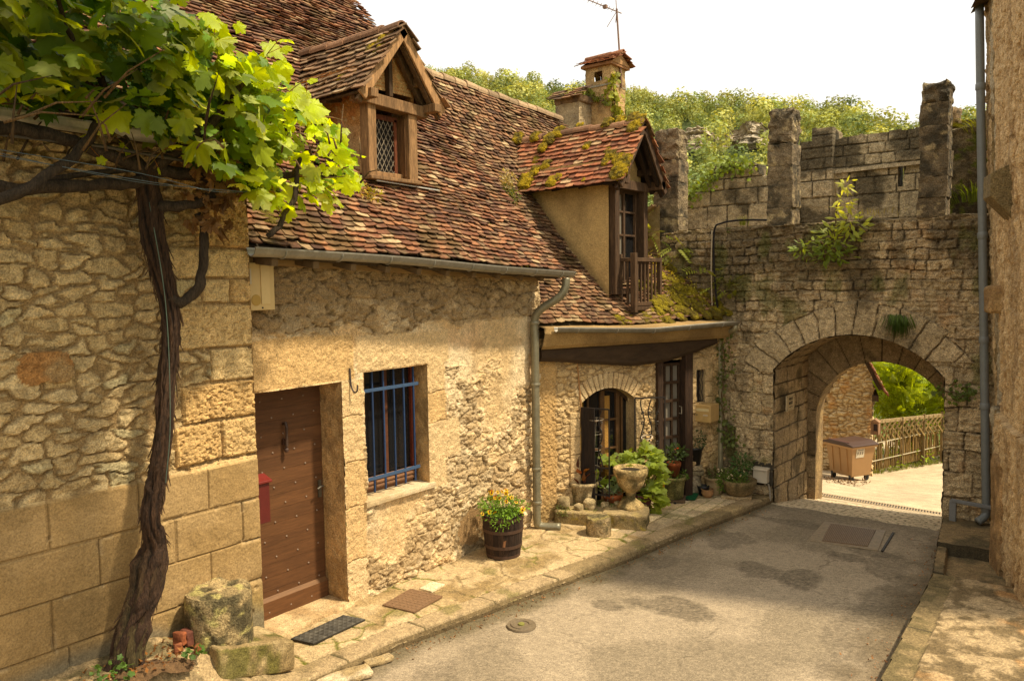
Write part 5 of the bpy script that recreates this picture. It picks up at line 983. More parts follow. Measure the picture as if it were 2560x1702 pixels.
for i in range(m_):
    s = nrm(np.cross(Tn[i], (0, 1, 0))); u = np.cross(Tn[i], s); a = np.arange(n) / n * 2 * math.pi; tw = T[i] * 5.5 * (1 if T[i] < .45 else .9)
    ridg = np.abs(np.sin((a + tw) * 3.5)) * .30 + .26 * (fb2(np.cos(a + tw) * 3 + 9, np.sin(a + tw) * 3 + T[i] * 7, 5, 4) - .5) * 2 + .34 * (fb2(np.cos(a + tw) * 12 + 9, np.sin(a + tw) * 12 + T[i] * 5, 6, 3) - .5)
    knot = .38 * sum(np.exp(-((T[i] - k0) / .018) ** 2) * np.exp(-((((a - a0 + math.pi) % 6.283) - math.pi) / .7) ** 2) for k0, a0 in ((.21, 1.2), (.44, 2.2), (.54, 1.0), (.60, 4.6), (.13, 5.6), (.235, .4), (.08, 4.5), (.30, 5.2)))
    r = rad[i] * (.86 + ridg + knot); V.append(path[i] + np.outer(np.cos(a) * r, s) + np.outer(np.sin(a) * r, u)); g = sstep(-.05, .3, ridg)[:, None]; mo = sstep(.3, .0, T[i]) * sstep(.45, .6, fb2(a * 1.2, a * 0 + T[i] * 12, 8, 4))[:, None] * .4
    Cc.append((A(.012, .007, .004) * (1 - g) + A(.06, .033, .018) * g) * (1 - mo) + A(.085, .085, .03) * mo)
i = np.arange(m_ - 1)[:, None] * n; j = np.arange(n)[None]; k = (j + 1) % n; mb.add((np.concatenate(V), np.stack([i + j, i + k, i + n + k, i + n + j], -1).reshape(-1, 4)), np.concatenate(Cc))
rg = np.random.default_rng(3)
for q in range(9):                               # ropey strands winding round the core
    a0 = q / 9 * 6.283; rs = rg.uniform(.022, .038); tws = rg.uniform(5.0, 7.5); ks = []; rr_ = []
    for i in range(0, m_, 2):
        s = nrm(np.cross(Tn[i], (0, 1, 0))); u = np.cross(s, Tn[i]); a = a0 - tws * T[i] * (1.2 if T[i] < .4 else .8) + 1.1 * (vn2(A(T[i] * 9), A(q * 3.), 4)[0] - .5); ks.append(path[i] + (s * math.cos(a) + u * math.sin(a)) * rad[i] * (.62 + .35 * vn2(A(T[i] * 14), A(q * 5.), 9)[0])); rr_.append(rs * (.5 + vn2(A(T[i] * 22), A(q * 7.), 11)[0]) * (rad[i] / .085))
    vf = tube(ks, rr_, 9, jit=.7); P = np.asarray(vf[0]); P = P + (np.stack([fb3(P[:, 0] * 40, P[:, 1] * 40, P[:, 2] * 14, k + q, 3) for k in range(3)], 1) - .5) * .03; mb.add((P, vf[1]), mixc(A(.012, .007, .004)[None], A(.075, .042, .024)[None], fb3(P[:, 0] * 60, P[:, 1] * 60, P[:, 2] * 9, 3, 3)))
for q in range(300):                             # peeling bark strips
    i = int(rg.uniform(.1, .95) * m_); a = rg.uniform(-2, 1.2); s = nrm(np.cross(Tn[i], (0, 1, 0))); u = np.cross(Tn[i], s); o = (s * math.cos(a) + u * math.sin(a)); p = path[i] + o * rad[i] * 1.0; l = rg.uniform(.05, .2)
    mb.add(tube([p, p + o * .016 - Tn[i] * l * .5, p + o * rg.uniform(.0, .05) - Tn[i] * l], [.007, .006, .002], 4), A(.13, .08, .045) * rg.uniform(.4, 1.3))
mb.build('trunk', M_BARK, gv)
mb = MB(); arms = [([(-5.33, 2.86, 3.05), (-5.30, 2.95, 3.02), (-5.28, 3.07, 3.12), (-5.27, 3.12, 3.3), (-5.27, 3.12, 3.55), (-5.28, 3.10, 3.64)], .04, .028), ([(-5.32, 2.8, 3.66), (-5.22, 2.95, 3.68), (-5.15, 3.1, 3.75), (-5.10, 3.2, 3.9)], .04, .03),
    ([(-5.3, 2.74, 3.85), (-5.25, 2.4, 3.78), (-5.2, 1.9, 3.72), (-5.2, 1.2, 3.75)], .04, .035), ([(-5.3, 2.74, 3.9), (-5.2, 2.3, 4.02), (-5.15, 1.8, 4.06), (-5.1, 1.0, 4.05)], .045, .035), ([(-5.3, 2.76, 3.9), (-5.2, 3.0, 3.92), (-5.1, 3.3, 3.86), (-5.05, 3.7, 3.95), (-4.95, 4.1, 4.0)], .045, .018),
    ([(-5.3, 2.74, 3.9), (-5.15, 2.95, 4.1), (-5.0, 3.15, 4.35), (-4.9, 3.3, 4.6)], .045, .02), ([(-5.3, 2.72, 3.9), (-5.3, 2.6, 4.1), (-5.25, 2.5, 4.35), (-5.1, 2.3, 4.6)], .04, .02), ([(-4.95, 1.35, 3.45), (-5.0, 1.9, 3.72), (-5.08, 2.25, 4.0), (-5.1, 2.4, 4.3)], .035, .025),
    ([(-5.0, 3.48, 3.48), (-4.97, 3.6, 3.62), (-4.95, 3.7, 3.85), (-4.9, 3.72, 4.1)], .022, .016), ([(-5.25, 2.5, 4.1), (-5.0, 2.2, 4.5), (-4.8, 2.0, 4.8)], .025, .012), ([(-5.2, 1.9, 3.72), (-5.3, 2.6, 3.9), (-5.35, 3.3, 3.88), (-5.3, 3.6, 3.8)], .02, .015)]
for P, r0, r1 in arms: q = bez(P, 6); mb.add(tube(q + (np.stack([fb2(q[:, 2] * 9, q[:, 1] * 9, s_) for s_ in (1, 2, 3)], 1) - .5) * .05, np.linspace(r0, r1, len(q)), 8, jit=.5), (.05, .036, .024))
for q in range(60):
    y = rg.uniform(1.6, 4.1); x = rg.uniform(-5.3, -4.6); z0 = 3.95 + rg.uniform(-.1, .3); d = A(rg.normal(.05, .1), rg.normal(.1, .15), rg.uniform(.1, .45)); mb.add(tube([A(x, y, z0), A(x, y, z0) + d * .4, A(x, y, z0) + d + A(0, 0, -.1)], [.009, .006, .002], 5), A(.13, .08, .035) * rg.uniform(.5, 1.5))
mb.build('branch', M_BARK, gv, smooth=True)
# canopy volume described in the plane along the wall: (y, lower z, upper z)
cy = [1.0, 1.8, 2.2, 2.5, 2.8, 3.1, 3.35, 3.55, 3.8, 4.05, 4.25, 4.45]; clo = [4.22, 4.24, 4.26, 4.24, 4.14, 4.02, 3.86, 3.76, 3.76, 3.80, 3.92, 3.95]; chi = [4.95, 4.95, 5.0, 5.05, 5.05, 4.98, 4.80, 4.86, 4.66, 4.56, 4.40, 4.16]
def canopy(n, ylo, yhi, s, col, rg, xlo=-5.35, xhi=-4.75, bias=1.):
    mb = MB(); y = rg.uniform(ylo, yhi, n * 2); lo_, hi_ = np.interp(y, cy, clo), np.interp(y, cy, chi); keep = rg.random(n * 2) < (hi_ - lo_) / 1.0; y, lo_, hi_ = y[keep][:n], lo_[keep][:n], hi_[keep][:n]; n = len(y)
    z = lo_ + (hi_ - lo_) * rg.random(n) ** bias; x = rg.uniform(xlo, xhi, n); sc = (5.1 + 0 * x); k = -x / 5.1                      # keep outline as the bush is deep
    y2 = y * k; z2 = 3.1 + (z - 3.1) * k
    fa = rg.uniform(0, 1, n)
    D = np.stack([rg.normal(.35, .45, n), rg.normal(0, .6, n), rg.normal(-.55, .35, n)], 1); N = np.stack([rg.normal(.55, .4, n), rg.normal(.05, .45, n), rg.normal(.75, .35, n)], 1)
    leaves(mb, np.stack([x, y2, z2], 1), D, N, s * rg.uniform(.6, 1.25, n), VT, col, .3, rg, curl=.3); return mb
GP = np.array([G2, G2 * .8, A(.20, .30, .03), A(.33, .40, .14), A(.14, .25, .03)]); mb = canopy(400, 1.5, 3.6, .195, GP * .9, rg); GR = np.minimum(GP * 1.45, .62); m2 = canopy(175, 3.2, 4.45, .15, GR, rg, -5.2, -4.8); m3 = canopy(420, 1.4, 3.5, .17, GD * 1.2, rg, -5.6, -5.0, 1.4); m4 = canopy(150, 2.6, 4.4, .10, GR, rg, -5.2, -4.75)  # backlight painted into the right-hand leaf colours, canopy shade into the inner ones
m_shade = MB(); n = 560; x = rg.uniform(-4.75, -2.9, n); y = rg.uniform(1.0, 2.6, n) + .38 * (x + 5.3); P = np.stack([x, y, 5.02 + rg.uniform(0, .5, n) + .0 * x], 1); P[:, 2] = np.maximum(P[:, 2], 3.1 + (-.616 * x + .788 * y) * .385 + .12); leaves(m_shade, P, rg.normal(0, .6, (n, 3)) + A(.2, 0, -.3), rg.normal(0, .3, (n, 3)) + A(.2, 0, 1), .2 * rg.uniform(.6, 1.2, n), VT, GP * .8, .3, rg, curl=.3)  # overhead leaves added out of view to shade the left wall
for q in (m2, m3, m4, m_shade): mb.add((q.v[0], q.f[0]), q.c[0])
pts = [(4.30, 4.34, .23), (4.25, 4.42, .15), (3.62, 4.93, .2), (3.53, 4.82, .2), (3.72, 4.80, .2), (3.2, 4.95, .2), (3.12, 5.03, .19), (3.85, 4.66, .2), (4.0, 4.55, .22), (4.43, 4.04, .17), (4.36, 4.0, .17), (4.2, 3.84, .16), (4.12, 3.8, .15), (3.75, 3.72, .14)]
P = np.array([(-4.95, y * .97, 3.1 + (z - 3.1) * .97) for y, z, s in pts]); leaves(mb, P, rg.normal(0, .25, (len(P), 3)) + A(.1, .15, -.8), rg.normal(0, .2, (len(P), 3)) + A(.8, -.25, .5), [s for *_, s in pts], VT, GR[0], .15, rg, curl=.2)
def shoot(p0, p1, n, s):
    st_ = MB(); p0, p1 = A(*p0), A(*p1); q = bez([p0, (p0 + p1) / 2 + A(0, 0, .06), p1], 6); st_.add(tube(q, np.linspace(.007, .002, len(q)), 5), (.20, .16, .04))
    for i in range(n):
        t = (i + .6) / n; p = q[int(t * (len(q) - 1))]; o = rg.normal(0, .5, 3) + A(.3, 0, -.1); o = nrm(o) * s * .7; st_.add(tube([p, p + o], .0022, 4), (.28, .14, .04)); leaves(st_, [p + o], [nrm(o) + A(.1, .1, -.5)], [A(.75, -.35, .5) + rg.normal(0, .3, 3)], [s * (1.15 - .6 * t) * rg.uniform(.8, 1.2)], VT, GR[[0, 3, 0, 1][i % 4]], .12, rg, curl=.2)
    st_.build('shoot', M_LEAF, gv)
for a_ in (((-5., 3.0, 4.6), (-4.9, 3.12, 5.0), 5, .17), ((-5., 3.4, 4.5), (-4.85, 3.5, 4.85), 5, .17), ((-4.95, 3.8, 4.3), (-4.85, 4.12, 4.4), 6, .16), ((-4.95, 3.8, 4.1), (-4.85, 4.28, 4.02), 7, .14), ((-4.95, 3.7, 3.95), (-4.85, 4.0, 3.78), 6, .13), ((-4.95, 3.4, 4.0), (-4.85, 3.5, 3.62), 5, .12), ((-5., 2.6, 4.9), (-4.8, 2.75, 5.1), 4, .18), ((-5.1, 2.9, 4.05), (-5.0, 2.6, 3.90), 4, .12), ((-5.2, 2.5, 4.1), (-5.1, 2.25, 3.95), 4, .12), ((-4.95, 3.5, 4.3), (-4.8, 3.75, 4.65), 6, .15)): shoot(*a_)
mb.build('foliage', M_LEAF, gv, smooth=True)
mb = MB(); mb = MB(); n = 110; P = np.stack([rg.uniform(-5.3, -5.0, n), rg.uniform(2.95, 3.25, n), rg.uniform(3.55, 4.15, n)], 1); leaves(mb, P, rg.normal(0, .4, (n, 3)) + A(0, 0, -1), rg.normal(0, 1, (n, 3)), rg.uniform(.05, .11, n), VT, (.16, .09, .035), .4, rg, curl=1.2); mb.build('dead_leaves', M_LEAF2, gv)
for (y, x, z) in ((3.32, -4.95, 4.45), (2.3, -4.8, 4.6), (3.7, -4.9, 4.5), (4.1, -4.9, 4.0), (2.55, -4.85, 4.55)):
    mb = MB()
    for q in range(40): t = rg.random(); vf = lathe([(0, -.009), (.008, -.004), (.009, .002), (0, .009)], (x + rg.normal(0, .02 * (1 - t) + .006), y + rg.normal(0, .02 * (1 - t) + .006), z - .14 * t), 6); mb.add(vf, (.05, .11, .02))
    mb.build('grape_bunch', M_LEAF2, gv, smooth=True)
mb = MB()
for P in ([(-5.1, .5, 3.98), (-5.0, 2.4, 3.86), (-4.95, 3.1, 3.77), (-5.3, 4.0, 3.95)], [(-5.2, .5, 4.1), (-5.2, 2.6, 3.82), (-5.5, 3.7, 3.93)], [(-5.0, 1, 3.93), (-5.0, 2.6, 3.80), (-4.9, 3.3, 3.78)]): mb.add(tube(bez(P, 8), .002, 4), (.10, .15, .2))
mb.add(tube([(-5.15, .5, 4.0), (-5.17, 2.4, 4.02), (-5.2, 3.9, 3.95)], .012, 6), (.05, .045, .04)); mb.add(tube(bez([(-5.28, 2.74, 3.7), (-5.24, 2.8, 3.0), (-5.25, 2.80, 2.2), (-5.24, 2.74, 1.75)], 8), .003, 4), (.08, .12, .1)); mb.build('training_wire', M_PAINT, gv)
# tree pit: soil, dead leaves, brick rubble, weeds
mb = MB(); vf, c = patch((-5.30, 2.50, .46), (1, 0, 0), (0, 1, 0), (0, 0, 1), axis([-.26, .2], .02), axis([-.4, .4], .02), lambda u, v: (.06 * fb2(u * 12, v * 12, 3) + .03 * np.exp(-(u ** 2 + v ** 2) * 20) - .09 * sstep(.6, 1.05, np.hypot(u / .28, v / .42)), mixc(A(.09, .055, .03)[None, None], A(.16, .10, .05)[None, None], fb2(u * 20, v * 20, 5))), keep=lambda u, v: np.hypot(u / .27, v / .4) < 1); mb.add(vf, c); tag(mb.build('soil', M_SOIL), 'patch of dark soil and leaf litter round the foot of the vine', 'soil', None, 'stuff')
mb = MB(); n = 150; a = rg.uniform(0, 6.28, n); r_ = rg.uniform(.1, 1, n); P = np.stack([-5.30 + .24 * r_ * np.cos(a), 2.50 + .38 * r_ * np.sin(a), .525 + rg.uniform(0, .03, n)], 1); leaves(mb, P, rdir(n, rg) * [1, 1, .2], rg.normal(0, .4, (n, 3)) + A(0, 0, 1), rg.uniform(.02, .05, n), ST, A(.22, .10, .03), .6, rg, curl=.8); tag(mb.build('leaf_litter', M_LEAF2), 'dead brown leaves lying round the foot of the vine', 'leaf litter', None, 'stuff')
for i, (x, y, z, sx, col) in enumerate(((-5.32, 2.83, .57, .085, (.27, .09, .04)), (-5.25, 2.78, .54, .06, (.28, .10, .045)), (-5.2, 2.90, .50, .06, (.25, .09, .04)), (-5.38, 2.92, .53, .10, (.16, .06, .04)))):
    mb = MB(); vf = rough_box((x, y, z), (sx, sx * .6, sx * 1.1), .01, .014, i, .9 * i + .4, rnd=.01, ns=16); mb.add(vf, ncol(vf[0], col, A(*col) * .6, 12, i)); tag(mb.build('brick_piece', M_TERRA), ['upright orange brick chunk right beside the vine trunk', 'small orange brick chunk lying lowest beside the vine foot', 'orange brick chunk lying nearest the stone slab', 'dark broken tile piece between vine and stone drum'][i], 'brick', 'broken bricks by the vine')
for i, (x, y, z, s, k) in enumerate(((-5.16, 2.28, .60, .13, 50), (-5.12, 2.84, .53, .07, 24))):
    mb = MB(); bush(mb, (x, y, z), A(s * .8, s, s * .6), k, .038, (.08, .15, .03), rg, VT, up=.6); tag(mb.build('weed', M_LEAF2), ['leafy green weed sprouting left of the vine foot', 'small green weed between the vine and the stone slab'][i], 'weed')

# ================================================================ STONES BY THE DOOR
mb = MB(); vf = rough_box((-5.35, 3.34, .26), (.46, .68, .26), .02, .02, 6, .04, rnd=.03); P = vf[0]; P[:, 2] -= .28 * (P[:, 1] - 3.34); c = ncol(P, (.44, .35, .20), (.24, .18, .09), 6, 2); c = mixc(c, A(.10, .10, .02)[None], sstep(.5, .66, fb3(P[:, 0] * 5, P[:, 1] * 5, P[:, 2] * 3, 4) + .22 * (P[:, 2] + .28 * (P[:, 1] - 3.34) < .38) - .10) * .8); mb.add(vf, c); tag(mb.build('stone_slab', M_PAVE), 'low mossy stone slab carrying the broken column drum beside the oak door', 'stone slab')
def drum(cx_, cy_, z0, r, h, seed, jag, cols, name, label, cat):
    mb = MB(); n = 72; a = np.arange(n) / n * 2 * math.pi; prof = [(1.0, t) for t in np.linspace(0, 1, 22)]; V = []
    for (rr_, t) in prof:
        hz = h * (1 - jag * sstep(.45, .75, fb2(np.cos(a) * 1.4 + seed, np.sin(a) * 1.4, seed, 4))) ; R_ = r * (1 + .018 * (fb2(np.cos(a) * 5 + 9, np.sin(a) * 5 + t * 5, seed + 2, 4) - .5) * 2 - .05 * sstep(.62, .8, fb2(np.cos(a) * 3 + 4, np.sin(a) * 3 + t * 3, seed + 3, 4)) - .04 * sstep(.92, 1, t)); V.append(np.c_[cx_ + R_ * np.cos(a), cy_ + R_ * np.sin(a), z0 + t * hz])
    for rr_ in np.linspace(.95, 0.0, 12):
        x, y = rr_ * np.cos(a), rr_ * np.sin(a); hz = h * (1 - jag * sstep(.45, .75, fb2(np.cos(a) * 1.4 * max(rr_, .3) + seed, np.sin(a) * 1.4 * max(rr_, .3), seed, 4))) * (1 + .16 * jag * (fb2(x * 5 + 3, y * 5, seed + 5, 4) - .5) * 4); V.append(np.c_[cx_ + r * x, cy_ + r * y, z0 + hz])
    m_ = len(V); i = np.arange(m_ - 1)[:, None] * n; j = np.arange(n)[None]; k = (j + 1) % n; P = np.concatenate(V); c = ncol(P, cols[0], cols[1], 8, seed, .4, .6, (cols[2], .6)); mb.add((P, np.stack([i + j, i + k, i + n + k, i + n + j], -1).reshape(-1, 4)), c); return tag(mb.build(name, M_GATE), label, cat)
drum(-5.39, 3.19, .36, .245, .45, 5, .09, ((.42, .33, .18), (.10, .085, .045), (.44, .40, .17)), 'column_drum', 'broken lichen covered column drum standing on the slab right of the vine', 'column drum')
drum(-5.0, 8.08, -.02, .155, .25, 9, .05, ((.36, .28, .16), (.13, .11, .055), (.3, .25, .1)), 'stone_stump', 'short round mossy stone stump in front of the stone ledge', 'stone stump')
for i, (x, y, s, lab) in enumerate(((-5.02, 4.22, .16, 'flat pale stone lying loose against the kerb below the doormat'), (-5.04, 3.85, .3, 'long flat broken slab lying at the kerb foot near the bottom edge'))):
    mb = MB(); vf = rough_box((x + .16, y + .1, -.055), (s * .6, s * 1.5, .055), .015, .02, 4 + i, -.35, rnd=.02); mb.add(vf, ncol(vf[0], (.55, .46, .32), (.35, .27, .15), 8, i)); tag(mb.build('loose_stone', M_PAVE), lab, 'stone')
# boxes on walls ---------------------------------------------------------
def bx_thing(name, label, cat, c, s, col, m=M_PLAST, parts=(), bev=.004, rz=0):
    mb = MB(); mb.add(box(c, s, rz), col); o = mb.build(name, m, None, bev=bev); tag(o, label, cat)
    for pn, pc, ps, pcol in parts: q = MB(); q.add(box(pc, ps, rz), pcol); q.build(pn, m, o, bev=.001)
    return o
o = bx_thing('meter_box', 'beige electricity meter box high on the wall under the gutter left end', 'meter box', (-5.80, 3.90, 3.115), (.10, .30, .40), (.56, .43, .22), parts=(('cover', (-5.745, 3.955, 3.13), (.012, .085, .33), (.60, .47, .25)), ('paper_label', (-5.747, 3.80, 3.2), (.004, .05, .13), (.5, .46, .36))))
mb = MB(); mb.add(lathe([(.0, .004), (.045, .004), (.048, .0), (.04, -.004)], (0, 0, 0), 20), (.40, .27, .08)); q = mb.v[0]; mb.v[0] = np.c_[q[:, 2] - 5.748, q[:, 0] + 3.865, q[:, 1] + 3.0]; mb.add(lathe([(.0, .003), (.008, .002), (.008, -.004)], (0, 0, 0), 10), (.02, .02, .02)); q = mb.v[1]; mb.v[1] = np.c_[q[:, 2] - 5.748, q[:, 0] + 3.925, q[:, 1] + 2.935]; mb.build('dial', M_PLAST, o)
mb = MB(); mb.add(box((-6.07, 3.99, 1.17), (.10, .24, .36)), (.09, .012, .01)); mb.add(extr([(-6.13, 3.855, 1.355), (-6.0, 3.855, 1.355), (-6.0, 3.855, 1.375), (-6.13, 3.855, 1.42)], A(0, .275, 0)), (.15, .018, .013)); tag(mb.build('mailbox', M_PAINT, bev=.004), 'dark red mailbox beside the oak door, half hidden by the wall corner', 'mailbox')
mx_, my_, mz_ = -4.70, 10.60, 1.205; AM = AZ
mb = MB(); mb.add(box((mx_, my_, mz_), (.24, .30, .25)), (.47, .33, .15)); mo_ = mb.build('mailbox', M_PAINT, bev=.006); tag(mo_, 'beige metal mailbox on the cottage wall beside the small barred window', 'mailbox')
for nm, x, z, sx, sz, col in (('flap', -4.70, 1.26, .19, .04, (.58, .50, .30)), ('name_plate', -4.655, 1.185, .07, .02, (.5, .44, .36)), ('keyhole', -4.785, 1.185, .014, .02, (.08, .07, .05)), ('door_panel', -4.70, 1.205, .222, .232, (.44, .305, .13))):
    q = MB(); q.add(box((x, 10.448 - (.006 if nm != 'door_panel' else 0), z), (sx, .006, sz)), col); q.build(nm, M_PAINT, mo_, bev=.001)
o = bx_thing('utility_box', 'small pale electric box low on the gate pier behind the flower bowl', 'utility box', (-4.0, 10.90, .31), (.20, .13, .19), (.50, .46, .38), parts=(('lid', (-4.0, 10.885, .415), (.22, .16, .022), (.58, .53, .44)),))
mb = MB(); vf = rough_box((-4.0, 10.97, .32), (.30, .05, .34), .02, .01, 3); mb.add(vf, (.03, .025, .015)); mb.add(tube([(-3.9, 10.9, .2), (-3.88, 10.92, .1), (-3.88, 10.93, -.05)], .012, 6), (.3, .28, .24)); mb.build('conduit', M_PLAST, o)
# gate sign
sg_ = bx_thing('sign', 'small stone name plaque on the left inner face of the gate passage', 'sign', (-3.79, 11.47, 1.31), (.02, .33, .235), (.56, .46, .30), M_PLASTER, bev=.003)
def text(s, size, M, mat_, parent, name='lettering'):
    cu = bpy.data.curves.new(name, 'FONT'); cu.body = s; cu.size = size; cu.align_x = 'CENTER'; cu.align_y = 'CENTER'; cu.extrude = .0015; t = bpy.data.objects.new(name, cu); C.objects.link(t); t.matrix_world = M; bpy.context.view_layer.update()
    me = bpy.data.meshes.new_from_object(t.evaluated_get(bpy.context.evaluated_depsgraph_get())); o = bpy.data.objects.new(name, me); C.objects.link(o); me.transform(M); me.materials.clear(); me.materials.append(mat_); bpy.data.objects.remove(t); o.parent = parent; o.matrix_parent_inverse = wmat(parent).inverted(); return o
M_INK = mat('ink', col=(.03, .025, .02), bump=0, mott=.05); M_INK2 = mat('faded_ink', col=(.2, .16, .12), bump=0, mott=.05); M_WHITE = mat('white_lettering', col=(.5, .45, .36), bump=0, mott=.05)
def face(p, n, r): n = Vector(n).normalized(); r = Vector(r).normalized(); u = n.cross(r); return Matrix(((r.x, u.x, n.x, p[0]), (r.y, u.y, n.y, p[1]), (r.z, u.z, n.z, p[2]), (0, 0, 0, 1)))
for s, z, k in (('PORTE', 1.365, .055), ('BASSE', 1.305, .062)): text(s, k, face((-3.778, 11.47, z), (1, 0, 0), (0, 1, 0)), M_INK, sg_)
mb = MB()
for y in (11.33, 11.61):
    for z in (1.215, 1.405): mb.add(box((-3.778, y, z), (.004, .01, .01)), (.02, .02, .02))
mb.build('screw', M_IRON, sg_)
# cable on gate wall
mb = MB(); mb.add(tube(bez([(-3.97, 10.95, 3.95), (-4.35, 10.92, 3.97), (-4.62, 10.90, 3.94), (-4.72, 10.89, 3.85), (-4.73, 10.89, 3.4), (-4.70, 10.89, 3.0), (-4.66, 10.88, 2.68), (-4.65, 10.9, 2.58)], 8), .014, 7), (.012, .01, .01)); mb.add(tube(bez([(-4.76, 10.89, 3.85), (-4.765, 10.88, 3.3), (-4.75, 10.88, 2.75)], 8), .009, 6), (.42, .36, .27)); tag(mb.build('cable', M_RUBBER), 'black cable looping down the gate wall left of the middle merlon', 'cable')
# guard rail at the right pier
mb = MB(); mb.add(bar((-1.58, 10.80, .36), (-1.0, 10.80, .33), .04, .045), (.16, .17, .18)); mb.add(box((-1.56, 10.82, .22), (.075, .06, .28)), (.17, .18, .19)); mb.add(box((-1.08, 10.85, .22), (.05, .05, .2)), (.17, .18, .19)); tag(mb.build('guard_rail', M_PAINT, bev=.006), 'low grey metal guard rail at the foot of the right gate pier', 'rail')

# covers, mat, grates -------------------------------------------------------
def quad_plate(P, th): P = np.asarray(P, float); return extr(P[::-1], A(0, 0, th))
mt = MB(); U_, V_ = A(-5.67, 4.60, 0) - A(-5.66, 4.0, 0), A(-5.42, 4.06, 0) - A(-5.66, 4.0, 0); O_ = A(-5.66, 4.02, .018)
mt.add(extr([O_, O_ + U_, O_ + U_ + V_, O_ + V_][::-1], A(0, 0, .012)), (.035, .032, .026))
for i in range(11):
    for j in range(5):
        p = O_ + U_ * (i + .5) / 11 + V_ * (j + .5) / 5 + A(0, 0, .012); a, b = U_ / 24, V_ / 11.5; mt.add((np.array([p - a - b, p + a - b, p + a + b, p - a + b, p + A(0, 0, .016)]), [(0, 1, 4), (1, 2, 4), (2, 3, 4), (3, 0, 4)]), A(.06, .055, .045) * random.uniform(.7, 1.5))
tag(mt.build('doormat', M_RUBBER), 'black rubber doormat with raised pyramids in front of the oak door', 'doormat')
mb = MB(); Q = [(-5.55, 5.0), (-5.62, 5.45), (-5.22, 5.50), (-5.18, 5.06)]; mb.add(prism([(x, y) for x, y in Q], .012, .03), (.17, .105, .06)); 
for i in range(9):
    for j in range(8):
        s, t = (i + .5) / 9, (j + .5) / 8; p = (A(*Q[0]) * (1 - s) + A(*Q[1]) * s) * (1 - t) + (A(*Q[3]) * (1 - s) + A(*Q[2]) * s) * t; mb.add(box((p[0], p[1], .032), (.02, .016, .005), .78 * ((i + j) % 2)), (.22, .14, .085))
tag(mb.build('access_cover', M_IRON, bev=.002), 'rusty square access cover in the pavement beyond the doormat', 'access cover')
mb = MB(); mb.add(box((-5.48, 5.62, .02), (.16, .22, .02), .1), (.7, .6, .42)); tag(mb.build('stone_patch', M_PAVE), 'small pale rectangular stone inset beside the rusty access cover', 'stone patch')
mb = MB(); cz = road_z(A(-4.33), A(5.62))[0]; mb.add(lathe([(.0, .004), (.07, .004), (.075, .014), (.1, .016), (.105, .006), (.135, .008), (.14, -.01)], (-4.33, 5.62, cz + .012), 28), (.15, .12, .08)); mb.add(lathe([(0, .018), (.03, .018), (.03, .0)], (-4.33, 5.62, cz + .012), 14), (.2, .2, .06)); tag(mb.build('manhole_cover', M_IRON), 'small round iron cover in the asphalt near the kerb', 'manhole cover')
mb = MB(); gz = road_z(A(-2.6), A(10))[0]; Q = np.array([(-2.79, 9.66), (-2.90, 10.42), (-2.36, 10.46), (-2.29, 9.76)]); mb.add(prism([(-2.94, 9.6), (-3.0, 10.5), (-2.26, 10.54), (-2.16, 9.7)], gz + .0, gz + .010), (.25, .20, .135)); mb.add(prism(Q, gz + .005, gz + .018), (.14, .095, .06)); mb.add(box((-2.14, 10.1, gz + .006), (.025, .8, .02), .06), (.02, .015, .01))
for i in range(26):
    s = (i + .5) / 26; p = Q[0] * (1 - s) + Q[3] * s; q = Q[1] * (1 - s) + Q[2] * s; mb.add(bar((*p, gz + .02), (*q, gz + .02), .007, .006), (.24, .175, .11))
dc = mb.build('drain_cover', M_IRON); tag(dc, 'ribbed rectangular iron drain cover in the road before the gate', 'drain cover')
mb = MB(); dz = road_z(A(-3.), A(12.95))[0]
mb.add(bar((-3.95, 13.0, dz + .004), (-1.4, 12.84, dz + .004), .17, .012), (.03, .025, .02)); 
for i in range(62): t = i / 61; p = A(-3.9, 13.0, dz + .016) * (1 - t) + A(-1.45, 12.84, dz + .016) * t; mb.add(box(p, (.018, .15, .012), .1), (.34, .27, .18))
for o_s in (-.085, .085): mb.add(bar((-3.95, 13.0 + o_s, dz + .014), (-1.4, 12.84 + o_s, dz + .014), .02, .014), (.34, .27, .18))
tag(mb.build('drain_grate', M_IRON), 'long slotted drain grate across the lane behind the gate arch', 'drain grate')
mb = MB(); mb.add(box((-3.7785, 11.47, 1.25), (.003, .13, .008)), (.05, .04, .03)); mb.build('lettering', M_INK, sg_)
# ================================================================ POTTED PLANTS
rg = np.random.default_rng(11)
def pot(name, loc, label, cat='potted plant', group=None): return empty(name, loc, label, cat, group)
def soil(c, r, par): mb = MB(); mb.add(lathe([(r, -.02), (r * .98, 0), (r * .6, .008), (.001, .012)], c, 20), (.03, .022, .013)); mb.build('soil', M_SOIL, par)
# wine barrel with pansies
b0 = A(-5.50, 6.82, 0); t = pot('barrel_planter', b0, 'dark oak half barrel of yellow pansies standing against the ochre wall')
mb = MB(); n = 22
for i in range(n):
    a0, a1 = i / n * 2 * math.pi, (i + .955) / n * 2 * math.pi; zs = [0, .12, .25, .38, .50]; rs = [.188, .208, .224, .233, .236]; P = []
    for z, r in zip(zs, rs): P += [b0 + A(r * math.cos(a0), r * math.sin(a0), z), b0 + A(r * math.cos(a1), r * math.sin(a1), z), b0 + A((r - .02) * math.cos(a1), (r - .02) * math.sin(a1), z), b0 + A((r - .02) * math.cos(a0), (r - .02) * math.sin(a0), z)]
    f = [(k * 4 + j, k * 4 + (j + 1) % 4, k * 4 + 4 + (j + 1) % 4, k * 4 + 4 + j) for k in range(4) for j in range(4)] + [(16, 17, 18, 19)]; mb.add((P, f), A(.042, .026, .017) * random.uniform(.6, 1.5))
mb.build('barrel', M_WOOD, t)
mb = MB()
